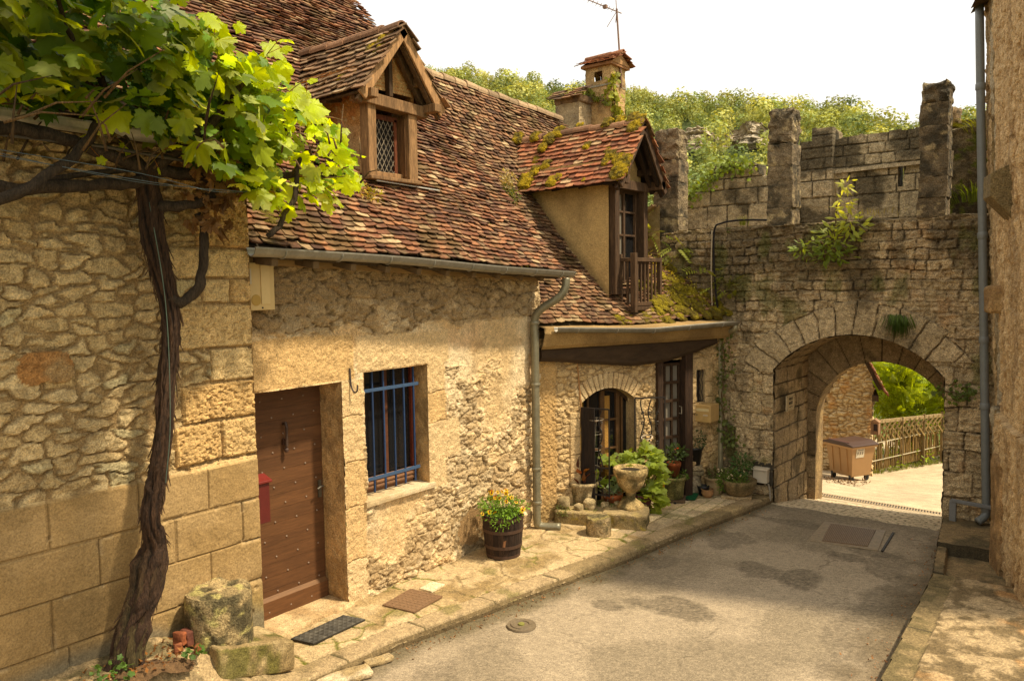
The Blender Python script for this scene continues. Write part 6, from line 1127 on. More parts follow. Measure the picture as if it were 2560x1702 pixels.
for z, r in ((.035, .193), (.15, .214), (.33, .2315), (.465, .237)): mb.add(lathe([(r, -.018), (r + .003, -.018), (r + .005, .018), (r, .018)], b0 + A(0, 0, z), 32), (.06, .034, .022))
mb.build('hoop', M_IRON, t); soil(b0 + A(0, 0, .46), .21, t)
mb = MB(); mb.add(bar(b0 + A(.14, -.165, .17), b0 + A(.155, -.15, .29), .012, .03), (.2, .1, .05)); mb.build('wooden_tag', M_WOOD, t)
mb = MB(); bush(mb, b0 + A(0, 0, .56), A(.31, .31, .13), 900, .038, (.14, .26, .03), rg, OT, up=.8, hollow=.2); bush(mb, b0 + A(.12, -.19, .47), A(.12, .12, .1), 160, .034, (.13, .24, .03), rg, OT, up=.6, hollow=.2)
for q in range(60): a = rg.uniform(0, 6.28); r = rg.uniform(.05, .26); mb.add(tube([b0 + A(r * .6 * math.cos(a), r * .6 * math.sin(a), .45), b0 + A(r * math.cos(a), r * math.sin(a), rg.uniform(.55, .68))], [.003, .0015], 4), (.12, .2, .04))
mb.build('foliage', M_LEAF2, t)
fl_n = 0
for q in range(26):
    mb = MB()
    a = rg.uniform(0, 6.28); r = rg.uniform(.03, .30); z = .64 + .09 * (1 - r / .3) + rg.uniform(-.04, .06) - .1 * (r > .22); c = b0 + A(r * math.cos(a), r * math.sin(a), z); nn = nrm(A(.7, -.55, .5) + rg.normal(0, .5, 3)); s_ = nrm(np.cross(nn, A(0, 0, 1))); u_ = np.cross(s_, nn)
    R5 = rg.uniform(.019, .027); pk = rg.random() < .75
    for k in range(5):
        an = k / 5 * 6.283 + 1.57; d = s_ * math.cos(an) + u_ * math.sin(an); w_ = -s_ * math.sin(an) + u_ * math.cos(an); m = [c, c + d * R5 * .5 + w_ * R5 * .55, c + d * R5 * 1.05 + w_ * R5 * .3, c + d * R5 * 1.05 - w_ * R5 * .3, c + d * R5 * .5 - w_ * R5 * .55]
        mb.add((np.array(m) + nn * .001 * k, [(0, 1, 2, 3, 4)]), (.62, .44, .03) if (k > 0 or not pk) else (.34, .08, .02))
    mb.add((np.array([c + nn * .006 + (s_ * math.cos(x) + u_ * math.sin(x)) * R5 * .5 for x in np.linspace(0, 6.283, 7)[:-1]]), [tuple(range(6))]), (.07, .012, .01)); mb.build('flower', M_LEAF2, t)
def planter(name, c, prof, col, label, m=M_GATE, wob=.05, cat='potted plant', par_name='pot', dark=(.12, .10, .045), seed=0, n=32):
    t = pot(name, c, label, cat); mb = MB(); vf = lathe(prof, c, n, wob, seed); mb.add(vf, ncol(vf[0], col, dark, 9, seed, .42, .68)); mb.build(par_name, m, t, smooth=True); return t
tubp = lambda r, h, lip=.02: [(.001, 0), (r * .80, 0), (r * .84, .01), (r * .93, h * .55), (r * 1.0, h * .84), (r * 1.0 + lip, h * .88), (r * 1.0 + lip, h), (r * .93, h), (r * .90, h * .86), (r * .85, h * .84)]
# stone tub with red-leaved plant, pole and wire frame
c = A(-5.60, 8.66, .12); t = planter('stone_tub', c, tubp(.205, .35), (.46, .37, .22), 'carved stone tub with dark red leaved plant and tall thin pole on the ledge', seed=3); soil(c + A(0, 0, .31), .18, t)
mb = MB(); 
for k in range(40): a = rg.uniform(0, 6.28); p = c + A(.1 * math.cos(a), .1 * math.sin(a), .3); leaves(mb, [p + A(0, 0, rg.uniform(.0, .22))], [A(math.cos(a) * .5, math.sin(a) * .5, rg.uniform(.2, 1.5))], [A(math.cos(a), math.sin(a), .3)], [rg.uniform(.13, .22)], OT, [(.10, .035, .02), (.07, .05, .015), (.17, .07, .02)][k % 3], .3, rg, curl=.6)
mb.build('red_foliage', M_LEAF2, t)
mb = MB(); q = c + A(.16, .10, .32); 
for d, s in (((.8, -.2, .7), .16), ((.5, .6, .2), .17), ((-.3, -.3, .9), .15), ((.9, -.6, .0), .15), ((.3, .9, -.2), .16), ((.1, -.1, 1), .15)): leaves(mb, [q + A(*d) * .05], [A(*d)], [A(.3, -.3, .9)], [s], oval_template(.62, .2), (.25, .36, .06), .1, rg)
mb.build('green_foliage', M_LEAF, t, smooth=True)
mb = MB(); mb.add(tube([c + A(.05, -.02, .3), c + A(.02, -.05, 1.3), (-5.62, 8.55, 2.32)], [.013, .011, .007], 6), (.42, .24, .11)); mb.add(tube(bez([c + A(-.12, -.06, .3), c + A(-.16, -.1, .6), c + A(-.22, -.14, .82)], 4), .006, 5), (.3, .03, .04)); mb.build('stake', M_WOOD, t)
mb = MB(); fc = c + A(.12, .05, 0); 
for k in range(4): a = k * 1.571 + .4; mb.add(tube([fc + A(.04 * math.cos(a), .04 * math.sin(a), .35), fc + A(.1 * math.cos(a) + .05, .1 * math.sin(a), 1.2)], .0035, 5), (.3, .27, .22))
for z in (.55, .78, 1.0, 1.19): rr = .05 + .055 * (z - .35); mb.add(tube([fc + A((rr + .02) * math.cos(a) + .05 * (z - .3), (rr + .02) * math.sin(a), z) for a in np.linspace(0, 6.283, 15)], .0035, 5), (.3, .27, .22))
mb.build('wire_frame', M_ZINC, t)
# urn
c = A(-4.93, 8.76, .185); t = planter('stone_urn', c, [(a_ * 1.1, b_ * 1.1) for a_, b_ in [(.001, 0), (.15, 0), (.16, .02), (.155, .045), (.13, .06), (.125, .075), (.10, .09), (.06, .12), (.052, .155), (.062, .175), (.056, .19), (.10, .22), (.145, .27), (.165, .33), (.17, .37), (.195, .40), (.205, .44), (.205, .475), (.195, .49), (.165, .49), (.155, .47), (.10, .45), (.001, .45)]], (.50, .38, .19), 'weathered stone urn on a turned foot at the ledge front, filled with soil', seed=7, wob=.02, cat='urn', par_name='bowl', n=40); soil(c + A(0, 0, .50), .17, t)
# big lobed plant behind the urn
c = A(-5.02, 9.25, 0); t = pot('potted_plant', c, 'large light green lobed leaf shrub in a mauve pot behind the stone urn')
mb = MB(); mb.add(lathe([(.001, 0), (.09, 0), (.125, .22), (.135, .22), (.135, .25), (.12, .25)], c, 20), (.13, .045, .055)); mb.build('pot', M_TERRA, t, smooth=True)
mb = MB(); st = MB()
for cl_, rr, n, s in ((c + A(.02, .0, .72), A(.26, .28, .20), 135, .12), (c + A(-.32, -.18, .74), A(.16, .22, .07), 30, .12), (c + A(.10, .12, .45), A(.18, .2, .22), 55, .12), (c + A(.12, .02, .22), A(.14, .14, .2), 40, .17)):
    d = rdir(n, rg); k = rg.random(n) ** .4; P = cl_ + d * k[:, None] * rr; leaves(mb, P, d * [1, 1, .2] + A(.3, -.2, -.25) + rg.normal(0, .3, (n, 3)), A(.35, -.25, .9) + rg.normal(0, .3, (n, 3)), s * rg.uniform(.6, 1.25, n), VT, (.27, .36, .08), .3, rg, curl=.3)
    for q in range(12): p = cl_ + rdir(1, rg)[0] * rr * .6; st.add(tube([c + A(0, 0, .25), (c + p) / 2 + A(0, 0, .1), p], [.008, .006, .003], 5), (.16, .16, .06))
leaves(mb, [c + A(.24, .16, .42)], [A(0, .1, -1)], [A(1, 0, 0)], [.16], OT, (.62, .36, .06), 0, rg); mb.build('foliage', M_LEAF, t, smooth=True); st.build('stem', M_WOOD, t)
def small(name, c, prof, pcol, label, fol, m=M_TERRA, seed=0, dark=None, wob=.0):
    t = planter(name, c, prof, pcol, label, m, wob, seed=seed, dark=dark or tuple(A(*pcol) * .6)); mb = MB(); fol(mb, A(*c)); mb.build('foliage', M_LEAF2, t); return t
tpot = lambda r, h: [(.001, 0), (r * .68, 0), (r * .92, h * .74), (r * 1.0, h * .75), (r * 1.04, h), (r * .94, h), (r * .88, h * .8), (.001, h * .8)]
small('potted_plant', (-5.26, 8.86, .10), tpot(.13, .21), (.36, .12, .045), 'terracotta pot of grey succulents between tub and urn', lambda mb, c: (bush(mb, c + A(0, 0, .21), A(.13, .13, .06), 90, .06, (.26, .26, .2), rg, ST), bush(mb, c + A(.02, .06, .3), A(.12, .14, .08), 40, .09, (.22, .3, .16), rg, VT)))
t = small('stone_planter', (-4.93, 9.98, .05), tubp(.165, .31, .015), (.24, .22, .09), 'greenish stone planter on castors left of the cottage door', lambda mb, c: bush(mb, c + A(.0, .02, .32), A(.2, .2, .07), 220, .04, (.10, .17, .035), rg, OT, up=.5), M_GATE, 5, (.09, .09, .03), .05)
mb = MB(); mb.add(box((-4.93, 9.98, .035), (.34, .34, .02), .4), (.12, .08, .05))
for a in (0.6, 2.2, 3.8, 5.3): mb.add(lathe([(.001, -.012), (.018, -.012), (.018, .012), (.001, .012)], (-4.93 + .19 * math.cos(a), 9.98 + .19 * math.sin(a), .018), 10), (.03, .03, .03))
mb.build('plant_dolly', M_WOOD, t)
small('potted_plant', (-4.94, 10.02, .35), tpot(.10, .20), (.30, .09, .035), 'small terracotta pot with an orange flower standing inside the greenish planter', lambda mb, c: (bush(mb, c + A(0, 0, .32), A(.17, .2, .16), 260, .055, (.07, .11, .03), rg, OT, hollow=.1), bush(mb, c + A(.06, -.05, .40), A(.02, .02, .02), 14, .03, (.6, .16, .05), rg, ST)))
# stone plinth with olive-like shrub in black pot
c = A(-4.87, 10.52, 0); mb = MB(); vf = rough_box(c + A(0, 0, .15), (.22, .22, .30), .02, .012, 3, .4, rnd=.05); mb.add(vf, ncol(vf[0], (.42, .36, .26), (.2, .17, .11), 10, 4)); vf = rough_box(c + A(0, 0, .325), (.29, .29, .05), .02, .008, 4, .4, rnd=.015); mb.add(vf, ncol(vf[0], (.40, .34, .23), (.2, .17, .1), 10, 5)); vf = rough_box(c + A(0, 0, .39), (.25, .25, .08), .02, .02, 5, .4, rnd=.035); mb.add(vf, ncol(vf[0], (.42, .34, .22), (.2, .17, .1), 10, 6)); tag(mb.build('stone_plinth', M_GATE), 'small carved stone plinth under the black pot by the cottage door', 'plinth')
small('potted_plant', (-4.87, 10.52, .425), [(.001, 0), (.09, 0), (.125, .23), (.14, .235), (.14, .27), (.125, .27), (.12, .24), (.001, .23)], (.022, .02, .018), 'small dark evergreen shrub in a black pot on top of the stone plinth', lambda mb, c: bush(mb, c + A(0, 0, .40), A(.18, .18, .14), 420, .045, (.07, .10, .045), rg, OT, hollow=.15), M_PLAST)
small('potted_plant', (-4.60, 10.66, 0), tubp(.14, .26, .015), (.40, .30, .17), 'cream clay pot of spiky stems against the cottage downpipe', lambda mb, c: (bush(mb, c + A(0, 0, .28), A(.15, .15, .08), 150, .05, (.10, .13, .04), rg, OT), blades(mb, c + A(-.05, 0, .25), .08, 24, .3, .004, (.16, .11, .06), rg, .15)), M_TERRA)
small('potted_plant', (-4.70, 10.48, 0), tpot(.085, .15), (.02, .018, .017), 'little empty black plastic pot on the paving beside the plinth', lambda mb, c: bush(mb, c + A(0, 0, .13), A(.05, .05, .02), 10, .03, (.08, .1, .03), rg), M_PLAST)
small('potted_plant', (-4.61, 10.42, 0), [(.001, 0), (.05, 0), (.09, .07), (.08, .11), (.095, .125), (.08, .125)], (.38, .22, .11), 'little round clay bowl on the paving beside the black plastic pot', lambda mb, c: bush(mb, c + A(0, 0, .1), A(.05, .05, .02), 10, .03, (.08, .1, .03), rg))
def bowl_f(mb, c):
    bush(mb, c + A(-.10, -.04, .24), A(.23, .22, .12), 700, .032, (.13, .20, .04), rg, OT, hollow=.1); bush(mb, c + A(.0, .06, .40), A(.17, .17, .18), 380, .048, (.07, .13, .04), rg, OT, hollow=.1); bush(mb, c + A(-.2, -.1, .13), A(.09, .1, .12), 200, .03, (.13, .22, .04), rg, OT, hollow=.1)
    for q in range(26): p = c + A(-.1, -.05, .32) + rdir(1, rg)[0] * A(.2, .2, .08); mb.add(box(p, (.011, .011, .011)), (.7, .65, .55))
small('flower_bowl', (-4.22, 10.62, .06), [(.001, 0), (.14, 0), (.19, .04), (.235, .16), (.25, .22), (.235, .225), (.215, .17), (.001, .16)], (.27, .20, .10), 'wide stone bowl of white flowered greenery in front of the gate pier', bowl_f, M_GATE, 8, (.11, .09, .04), .05)
mb = MB(); vf = rough_box((-4.24, 10.58, .035), (.42, .20, .05), .02, .01, 3, .3, rnd=.015); mb.add(vf, ncol(vf[0], (.5, .4, .25), (.3, .22, .12), 8)); tag(mb.build('stone_block', M_PAVE), 'flat stone foot under the wide flower bowl', 'stone block')
mb = MB(); mb.add(prism([(-4.98, 10.02), (-4.66, 10.12), (-4.78, 10.52), (-5.08, 10.44)], .02, .034), (.012, .10, .035)); tag(mb.build('doormat', M_MOSS), 'green mat lying on the paving in front of the cottage door', 'doormat')
# small stones piled round the tub
for i, (x, y, z, s) in enumerate(((-5.36, 8.45, .24, .15), (-5.24, 8.62, .21, .10), (-5.66, 8.30, .25, .17), (-5.46, 8.34, .20, .12), (-5.15, 8.80, .20, .10))):
    mb = MB(); vf = rough_box((x, y, z), (s, s * .9, s * .9), .015, .025, 20 + i, i, rnd=s * .3, ns=9); mb.add(vf, ncol(vf[0], (.50, .41, .25), (.25, .2, .11), 10, i)); tag(mb.build('rubble_stone', M_PAVE), ['rough stone leaning on the front of the carved tub', 'small stone between tub and terracotta pot', 'large rough stone left of the carved tub', 'pointed small stone at the foot of the carved tub', 'small stone behind the urn foot'][i], 'stone', 'rough stones round the tub')
mb = MB(); 
for (p, r_) in (((-5.45, 8.42, .17), A(.3, .12, .05)), ((-5.2, 8.66, .18), A(.2, .1, .05)), ((-5.62, 8.2, .17), A(.12, .1, .06))): bush(mb, p, r_, 170, .03, (.12, .15, .05), rg, OT)
tag(mb.build('creeping_plant', M_LEAF2), 'low creeping greenery trailing over the mossy ledge under the tub', 'ground cover', None, 'stuff')
# wrought-iron leaves in front of the arched window
def iron_leaf(u0, o0, ang, w, z0, z1, label, curls=3):
    hg = fp(u0, 0, o0); d = FD * math.cos(ang) + FN * math.sin(ang); mb = MB(); K = (.018, .014, .011); q = lambda s, z: hg + d * s + A(0, 0, z)
    for s in (0, w): mb.add(bar(q(s, z0), q(s, z1 if s == 0 else z1 + .0), .016, .016, d), K)
    for z in (z0 + .02, z1, (z0 + z1) / 2 - .2): mb.add(bar(q(0, z), q(w, z), .014, .02), K)
    for i in range(curls):
        s0 = w * (i + 1) / (curls + 1); mb.add(tube([q(s0 + .025 * math.sin(t * 18 + i * 1.6), z0 + .03 + (z1 - z0 - .05) * t) for t in np.linspace(0, 1, 60)], .009, 5), K)
        for k in range(9): z = z0 + .12 + k * (z1 - z0 - .2) / 9; mb.add(tube([q(s0 + .022 * math.cos(a) * (1 - a / 9), z + .03 * math.sin(a) * (1 - a / 9)) for a in np.linspace(0, 6, 12)], .0075, 4), A(.03, .024, .018))
    o = mb.build('iron_shutter', M_IRON); return tag(o, label, 'iron shutter', 'iron shutters of the arched window')
iron_leaf(1.50, .05, .42, .42, .08, 1.52, 'wrought iron scroll shutter swung open to the right of the arched window')
iron_leaf(.64, .05, .95, .36, .30, 1.46, 'dark iron scroll shutter half open left of the arched window behind the tub', 2)
mb = MB(); mb.add(tube([fp(1.62, .98, .16) + A(.075 * math.cos(a), .075 * math.sin(a), .02 * math.sin(a)) for a in np.linspace(0, 6.283, 20)], .007, 5), (.5, .45, .38)); mb.add(lathe([(0, -.01), (.05, -.005), (.062, .01)], fp(1.62, .90, .16), 18), (.42, .34, .24)); mb.add(tube([fp(1.62, .98, .24), fp(1.58, .98, .06)], .005, 5), (.05, .04, .03)); tag(mb.build('pot_holder', M_IRON), 'small wire ring pot holder hanging on the right iron shutter', 'pot holder')
mb = MB(); hg = fp(.60, 0, .05); d = FD * math.cos(1.0) + FN * math.sin(1.0); mb.add(bar(hg + A(0, 0, .85) + d * .01, hg + A(0, 0, .85) + d * .2, .02, 1.25), (.02, .014, .01)); tag(mb.build('shutter', M_WOOD), 'narrow black wooden shutter folded out at the left of the arched window', 'shutter')
# white bucket on balcony
mb = MB(); mb.add(lathe([(.001, 0), (.06, 0), (.075, .14), (.08, .14), (.07, .13)], (-5.48, 9.78, 2.80), 16), (.6, .58, .5)); tag(mb.build('bucket', M_PLAST), 'small white bucket standing on the dormer balcony', 'bucket')
# ================================================================ WILD PLANTS ON WALLS AND ROOFS
mb = MB(); ss = MB(); c = A(-3.02, 10.80, 3.62)
for cc, r_, n, s in ((c, A(.30, .2, .22), 110, .14), (c + A(-.35, -.05, -.10), A(.20, .14, .14), 50, .12), (c + A(.20, 0, .22), A(.24, .16, .15), 70, .13), (c + A(.12, 0, .48), A(.13, .1, .09), 22, .12), (c + A(.14, 0, .72), A(.11, .1, .09), 16, .12), (c + A(.0, 0, -.2), A(.28, .14, .12), 50, .13)):
    d = rdir(n, rg); P = cc + d * r_ * (rg.random((n, 1)) ** .5); leaves(mb, P, d * [1, .8, .5] + rg.normal(0, .4, (n, 3)), A(.25, -.5, .8) + rg.normal(0, .35, (n, 3)), s * rg.uniform(.5, 1.0, n), OT if True else PT, mixc(A(.17, .25, .05), A(.48, .54, .13), np.clip((P[:, 2] - 3.45) / .6, 0, 1)), .35, rg)  # sunlit top painted in: leaf colour brightens with height
for cc in ((0, 0, .8), (.2, 0, .4), (-.35, -.05, .0), (.1, 0, .2)): ss.add(tube([c + A(0, .05, -.15), c + A(*cc) * .6 + A(.03, 0, 0), c + A(*cc)], [.014, .01, .004], 5), (.16, .12, .06))
mb2 = mb.build('foliage', M_LEAF); ss_ = None; t = empty('wild_shrub', (-3.0, 10.9, 3.4), 'bright green self sown shrub sprouting from the gate wall right of the middle merlon', 'shrub'); mb2.parent = t; mb2.matrix_parent_inverse = wmat(t).inverted(); ss.build('stem', M_WOOD, t)
def ivy(pts, n, s, col, label, nd, spread, name='ivy', tpl=None, cat='ivy', kind=None):
    mb = MB(); q = bez(pts, 10); i = rg.integers(0, len(q), n); P = q[i] + rg.normal(0, 1, (n, 3)) * np.asarray(spread); leaves(mb, P, rg.normal(0, .5, (n, 3)) + A(0, 0, -.8), np.asarray(nd) + rg.normal(0, .35, (n, 3)), s * rg.uniform(.5, 1.3, n), tpl or VT, col, .4, rg); mb.add(tube(q + rg.normal(0, .01, q.shape), .008, 4), (.12, .08, .04)); return tag(mb.build(name, M_LEAF2), label, cat, None, kind)
ivy([(-7.56, 12.82, 6.95), (-7.55, 12.86, 6.5), (-7.5, 12.95, 6.1), (-7.4, 13.1, 5.9)], 260, .10, (.26, .28, .03), 'yellowish ivy running up the corner of the tall chimney', (1, -.5, .3), (.05, .06, .04))
ivy([(-8.1, 12.72, 6.75), (-7.85, 12.72, 6.55), (-7.6, 12.72, 6.42)], 70, .07, (.2, .24, .04), 'thin ivy strand crossing the front of the tall chimney', (0, -1, .3), (.05, .02, .04))
ivy([(-6.05, 12.45, 4.50), (-5.75, 12.45, 4.62), (-5.4, 12.45, 4.9), (-5.1, 12.45, 5.04), (-4.85, 12.45, 4.95)], 420, .06, (.17, .23, .03), 'ivy mat hanging over the ruined parapet between the left and middle merlons', (.2, -1, .6), (.08, .04, .075))
ivy([(-4.6, 10.84, 2.5), (-4.55, 10.84, 1.9), (-4.58, 10.84, 1.3), (-4.5, 10.86, .9), (-4.45, 10.88, .75)], 260, .05, (.11, .14, .04), 'thin ivy straggling beside the cottage downpipe on the gate wall', (0, -1, .3), (.09, .02, .05))
ivy([(-1.75, 10.9, 1.72), (-1.5, 10.9, 1.66), (-1.45, 10.92, 1.78)], 110, .05, (.10, .14, .03), 'small tuft of creeping weed at the right springing of the road arch', (0, -1, .4), (.06, .03, .05))
def tuft(c, r, n, h, w, col, label, droop=.6, name='grass_tuft', cat='grass tuft'):
    mb = MB(); blades(mb, c, r, n, h, w, col, rg, droop); return tag(mb.build(name, M_LEAF2), label, cat)
mb = MB()
for q in range(90): a = rg.normal(0, .07); l = rg.uniform(.12, .3); p = A(-2.25 + a, 10.92, 2.62 + rg.uniform(-.04, .03)); mb.add((np.array([p + A(-.004, 0, 0), p + A(.004, 0, 0), p + A(.012 + a * .4, -.06, -l * .6), p + A(a * .6, -.05, -l)]), [(0, 1, 2, 3)]), A(.08, .13, .02) * rg.uniform(.6, 1.5))
tag(mb.build('grass_tuft', M_LEAF2), 'grass tuft hanging from the arch stones at the right of the crown', 'grass tuft')
tuft((-4.32, 11.0, 3.9), .08, 40, .18, .004, (.22, .26, .04), 'thin weed on top of the gate wall between the left merlons')
tuft((-1.55, 12.2, 5.0), .2, 120, .35, .005, (.16, .18, .03), 'dry grass hanging on the ruined wall right of the tall merlon', 1.4)
tuft((-1.6, 12.2, 4.1), .3, 160, .35, .006, (.10, .15, .02), 'green grass growing at the foot of the wall right of the tall merlon', 1.1)
tuft((-2.55, 11.0, 3.93), .45, 50, .10, .003, (.3, .26, .08), 'sparse dry stems along the gate wall top left of the tall merlon')
# plants rooted in the roofs
def sl_(a, b): return S_low(A(a), A(b))[0]
mb = MB(); P0 = sl_(3.3, 1.1)
for a, b, n in ((3.05, 1.5, 22), (3.2, 1.1, 22), (3.3, .75, 22), (3.35, .4, 20), (2.9, 1.9, 20), (3.35, 1.0, 16), (3.4, .2, 12), (3.1, 1.9, 16)):
    p = sl_(a, b) + A(.16, -.04, .16); d = rdir(n, rg, .3); leaves(mb, np.repeat(p[None], n, 0) + rg.normal(0, .06, (n, 3)), d * [1, 1, .6], A(.2, -.3, 1) + rg.normal(0, .3, (n, 3)), rg.uniform(.16, .34, n), PT, (.27, .31, .06), .4, rg)
tag(mb.build('fern', M_LEAF2), 'ferns growing on the cottage roof edge against the gate wall', 'fern')
mb = MB()
pts = [(sl_(rg.uniform(2.2, 3.3), abs(rg.normal(.4, .45))) + A(.02, 0, .01), rg.uniform(.06, .2)) for _ in range(110)] + [(sl_(2.2 + rg.uniform(-.8, 1.0), rg.uniform(0, .25)), rg.uniform(.06, .14)) for _ in range(40)] + [(sl_(rg.uniform(.05, .9), rg.uniform(.8, 2.6)), rg.uniform(.05, .13)) for _ in range(36)]
m1 = MB(); moss_mesh(m1, pts, (.6, -.1, .8), 101, (.24, .20, .02)); m1.build('moss', M_MOSS, lo)['kind'] = 'stuff'
mb = MB(); 
for q in range(60): p = sl_(rg.uniform(2.7, 3.3), rg.uniform(.1, 1.5)) + A(0, 0, .02); blades(mb, p, .03, 12, .12, .003, (.30, .28, .05), rg, .6)
for q in range(50): p = sl_(rg.uniform(2.5, 3.35), rg.uniform(.1, 1.4)) + A(0, 0, .05); bush(mb, p, A(.06, .06, .05), 22, .035, (.46, .40, .08), rg, ST)
tag(mb.build('roof_weeds', M_LEAF2), 'yellow green stonecrop and grass covering the right end of the cottage roof', 'weeds', None, 'stuff')
mb = MB(); p = A(-6.72, 8.66, 4.32); p2 = sl_(.75, 2.3)
for q in range(9): o = p2 + A(.05, .02, .0) + A(rg.normal(0, .05), rg.normal(0, .06), .04 * q); bush(mb, o, A(.08, .08, .08), 60, .045, (.40, .36, .20) if q > 3 else (.15, .18, .05), rg, ST, hollow=.1)
tag(mb.build('roof_plant', M_LEAF2), 'pale flowering weed growing in the valley left of the red tiled dormer', 'weed')
sm = lambda a, b: S_main(A(a), A(b))[0]
mb = MB(); 
for q in range(14): bush(mb, sm(1.35 + rg.uniform(-.35, .35), .82 + rg.uniform(-.1, .1)) + A(.02, 0, .03), A(.06, .08, .05), 36, .035, (.40, .30, .07), rg, ST, hollow=.1)
tag(mb.build('roof_plant', M_LEAF2), 'straw coloured stonecrop on the tiles below the brick dormer window', 'stonecrop'); mb = MB(); bush(mb, sm(1.72, .78) + A(.02, 0, .04), A(.09, .12, .07), 70, .045, (.30, .30, .04), rg, ST); tag(mb.build('roof_plant', M_LEAF2), 'bright yellow green stonecrop tuft at the right end of the straw coloured patch', 'stonecrop')
m1 = MB(); pts = [(sm(rg.uniform(0, 4.2), rg.uniform(.0, .25)), rg.uniform(.03, .07)) for _ in range(18)] + [(sm(.32, .35), .17), (sm(.38, .3), .12), (sm(.25, .38), .1)] + [(sm(rg.uniform(2.5, 4.2), rg.uniform(.1, 1.5)), rg.uniform(.03, .08)) for _ in range(26)]; moss_mesh(m1, pts, NRM_M, 301, (.17, .15, .025)); m1.build('moss', M_MOSS, mh)['kind'] = 'stuff'
# antenna -----------------------------------------------------------------
mb = MB(); a0, a1 = A(-7.54, 13.12, 6.75), A(-7.60, 13.05, 8.20); K = (.22, .14, .10); mb.add(tube([a0, a1], .018, 8), K); mb.build
an = mb.build('antenna', M_IRON); tag(an, 'thin rusty television antenna fixed to the tall chimney against the white sky', 'antenna')
mb = MB(); e = A(-8.05, 12.62, 8.38); h0 = a1 - A(0, 0, .05); mb.add(tube([h0 + (h0 - e) * .15, e + (e - h0) * .5], .010, 6), K); u = nrm(h0 - e); sd_ = nrm(np.cross(u, (0, 0, 1)))
for k in range(12): p = h0 + (e - h0) * (k * .12); l = .10 + .02 * (k % 2); mb.add(tube([p - sd_ * l, p + sd_ * l], .005, 4), K)
mb.add(tube([h0 - A(.02, 0, .2), h0, h0 + A(-.03, .02, .28)], .008, 5), K); mb.add(tube([h0 - A(.15, .1, .28), h0], .006, 5), K); mb.add(box(h0 + (e - h0) * .35, (.07, .07, .06)), K); mb.build('boom', M_IRON, an)
mb = MB(); mb.add(bar(A(-7.60, 13.10, 7.0), A(-7.53, 13.12, 7.0), .04, .03), K); mb.add(bar(A(-7.60, 13.1, 6.8), A(-7.53, 13.12, 6.8), .04, .03), K); mb.build('bracket', M_IRON, an)

# ================================================================ BEYOND THE GATE
zb = lambda y: float(road_z(A(-3.), A(float(y)))[0])
by = 16.1; c = A(-4.13, by, zb(by)); t = empty('wheelie_bin', c, 'large brown four wheeled rubbish bin beside the rubble wall beyond the gate', 'rubbish bin')
def q8(x0, x1, y0, y1, z0, x2, x3, y2, y3, z1): return np.array([[x0, y0, z0], [x1, y0, z0], [x1, y1, z0], [x0, y1, z0], [x2, y2, z1], [x3, y2, z1], [x3, y3, z1], [x2, y3, z1]]), BF
BR = A(.31, .195, .095); cc = lambda vf: (np.asarray(vf[0]) @ np.array([[math.cos(-.5), math.sin(-.5), 0], [-math.sin(-.5), math.cos(-.5), 0], [0, 0, 1]]) + c, vf[1])
mb = MB(); mb.add(cc(q8(-.27, .27, -.24, .24, .12, -.33, .33, -.30, .30, .70)), BR); mb.add(cc(q8(-.36, .36, -.33, .33, .68, -.37, .37, -.34, .34, .73)), BR * 1.1)
for s in (-.18, 0, .18): mb.add(cc(q8(s - .015, s + .015, -.262, -.2, .2, s - .015, s + .015, -.31, -.28, .66)), BR * .95)
mb.add(cc(box((0, 0, .46), (.60, .55, .012))), BR * .7); mb.build('body', M_PLAST, t, bev=.012)
mb = MB(); P = [(-.38, .72), (-.38, .75), (-.2, .80), (.2, .80), (.38, .75), (.38, .72)]; vf = extr([(x, -.35, z) for x, z in P], A(0, .70, 0)); mb.add(cc(vf), (.06, .034, .025)); mb.add(cc(box((0, -.3, .80), (.5, .04, .015))), (.13, .06, .05)); mb.build('lid', M_PLAST, t, bev=.01)
for x, y in ((-.22, -.2), (.22, -.2), (.22, .2), (-.22, .2)):
    mb = MB(); vf = lathe([(.001, -.02), (.05, -.02), (.06, -.012), (.06, .012), (.05, .02), (.001, .02)], (0, 0, 0), 16); v = vf[0]; mb.add(cc((np.c_[v[:, 2] + x, v[:, 0] + y, v[:, 1] + .062], vf[1])), (.02, .02, .02)); mb.add(cc(box((x, y, .12), (.05, .09, .06))), (.05, .05, .05)); mb.build('wheel', M_RUBBER, t)
mb = MB(); vf = cc((np.array([[.316, -.19, .50], [.316, .02, .50], [.336, .02, .68], [.336, -.19, .68]]), [(0, 1, 2, 3)])); mb.add(vf, (.62, .60, .52)); mb.build('label', M_PLASTER, t)
mb = MB(); 
for z in (.66, .645): mb.add(cc((np.array([[.338, -.16, z - .004], [.338, -.01, z - .004], [.339, -.01, z + .004], [.339, -.16, z + .004]]), [(0, 1, 2, 3)])), (.15, .14, .12))
for y in (-.15, -.09, -.03): mb.add(cc((np.array([[.331, y - .012, .56], [.331, y + .012, .56], [.338, y + .012, .62], [.338, y - .012, .62]]), [(0, 1, 2, 3)])), (.45, .44, .38))
mb.build('label_print', M_INK2, t)
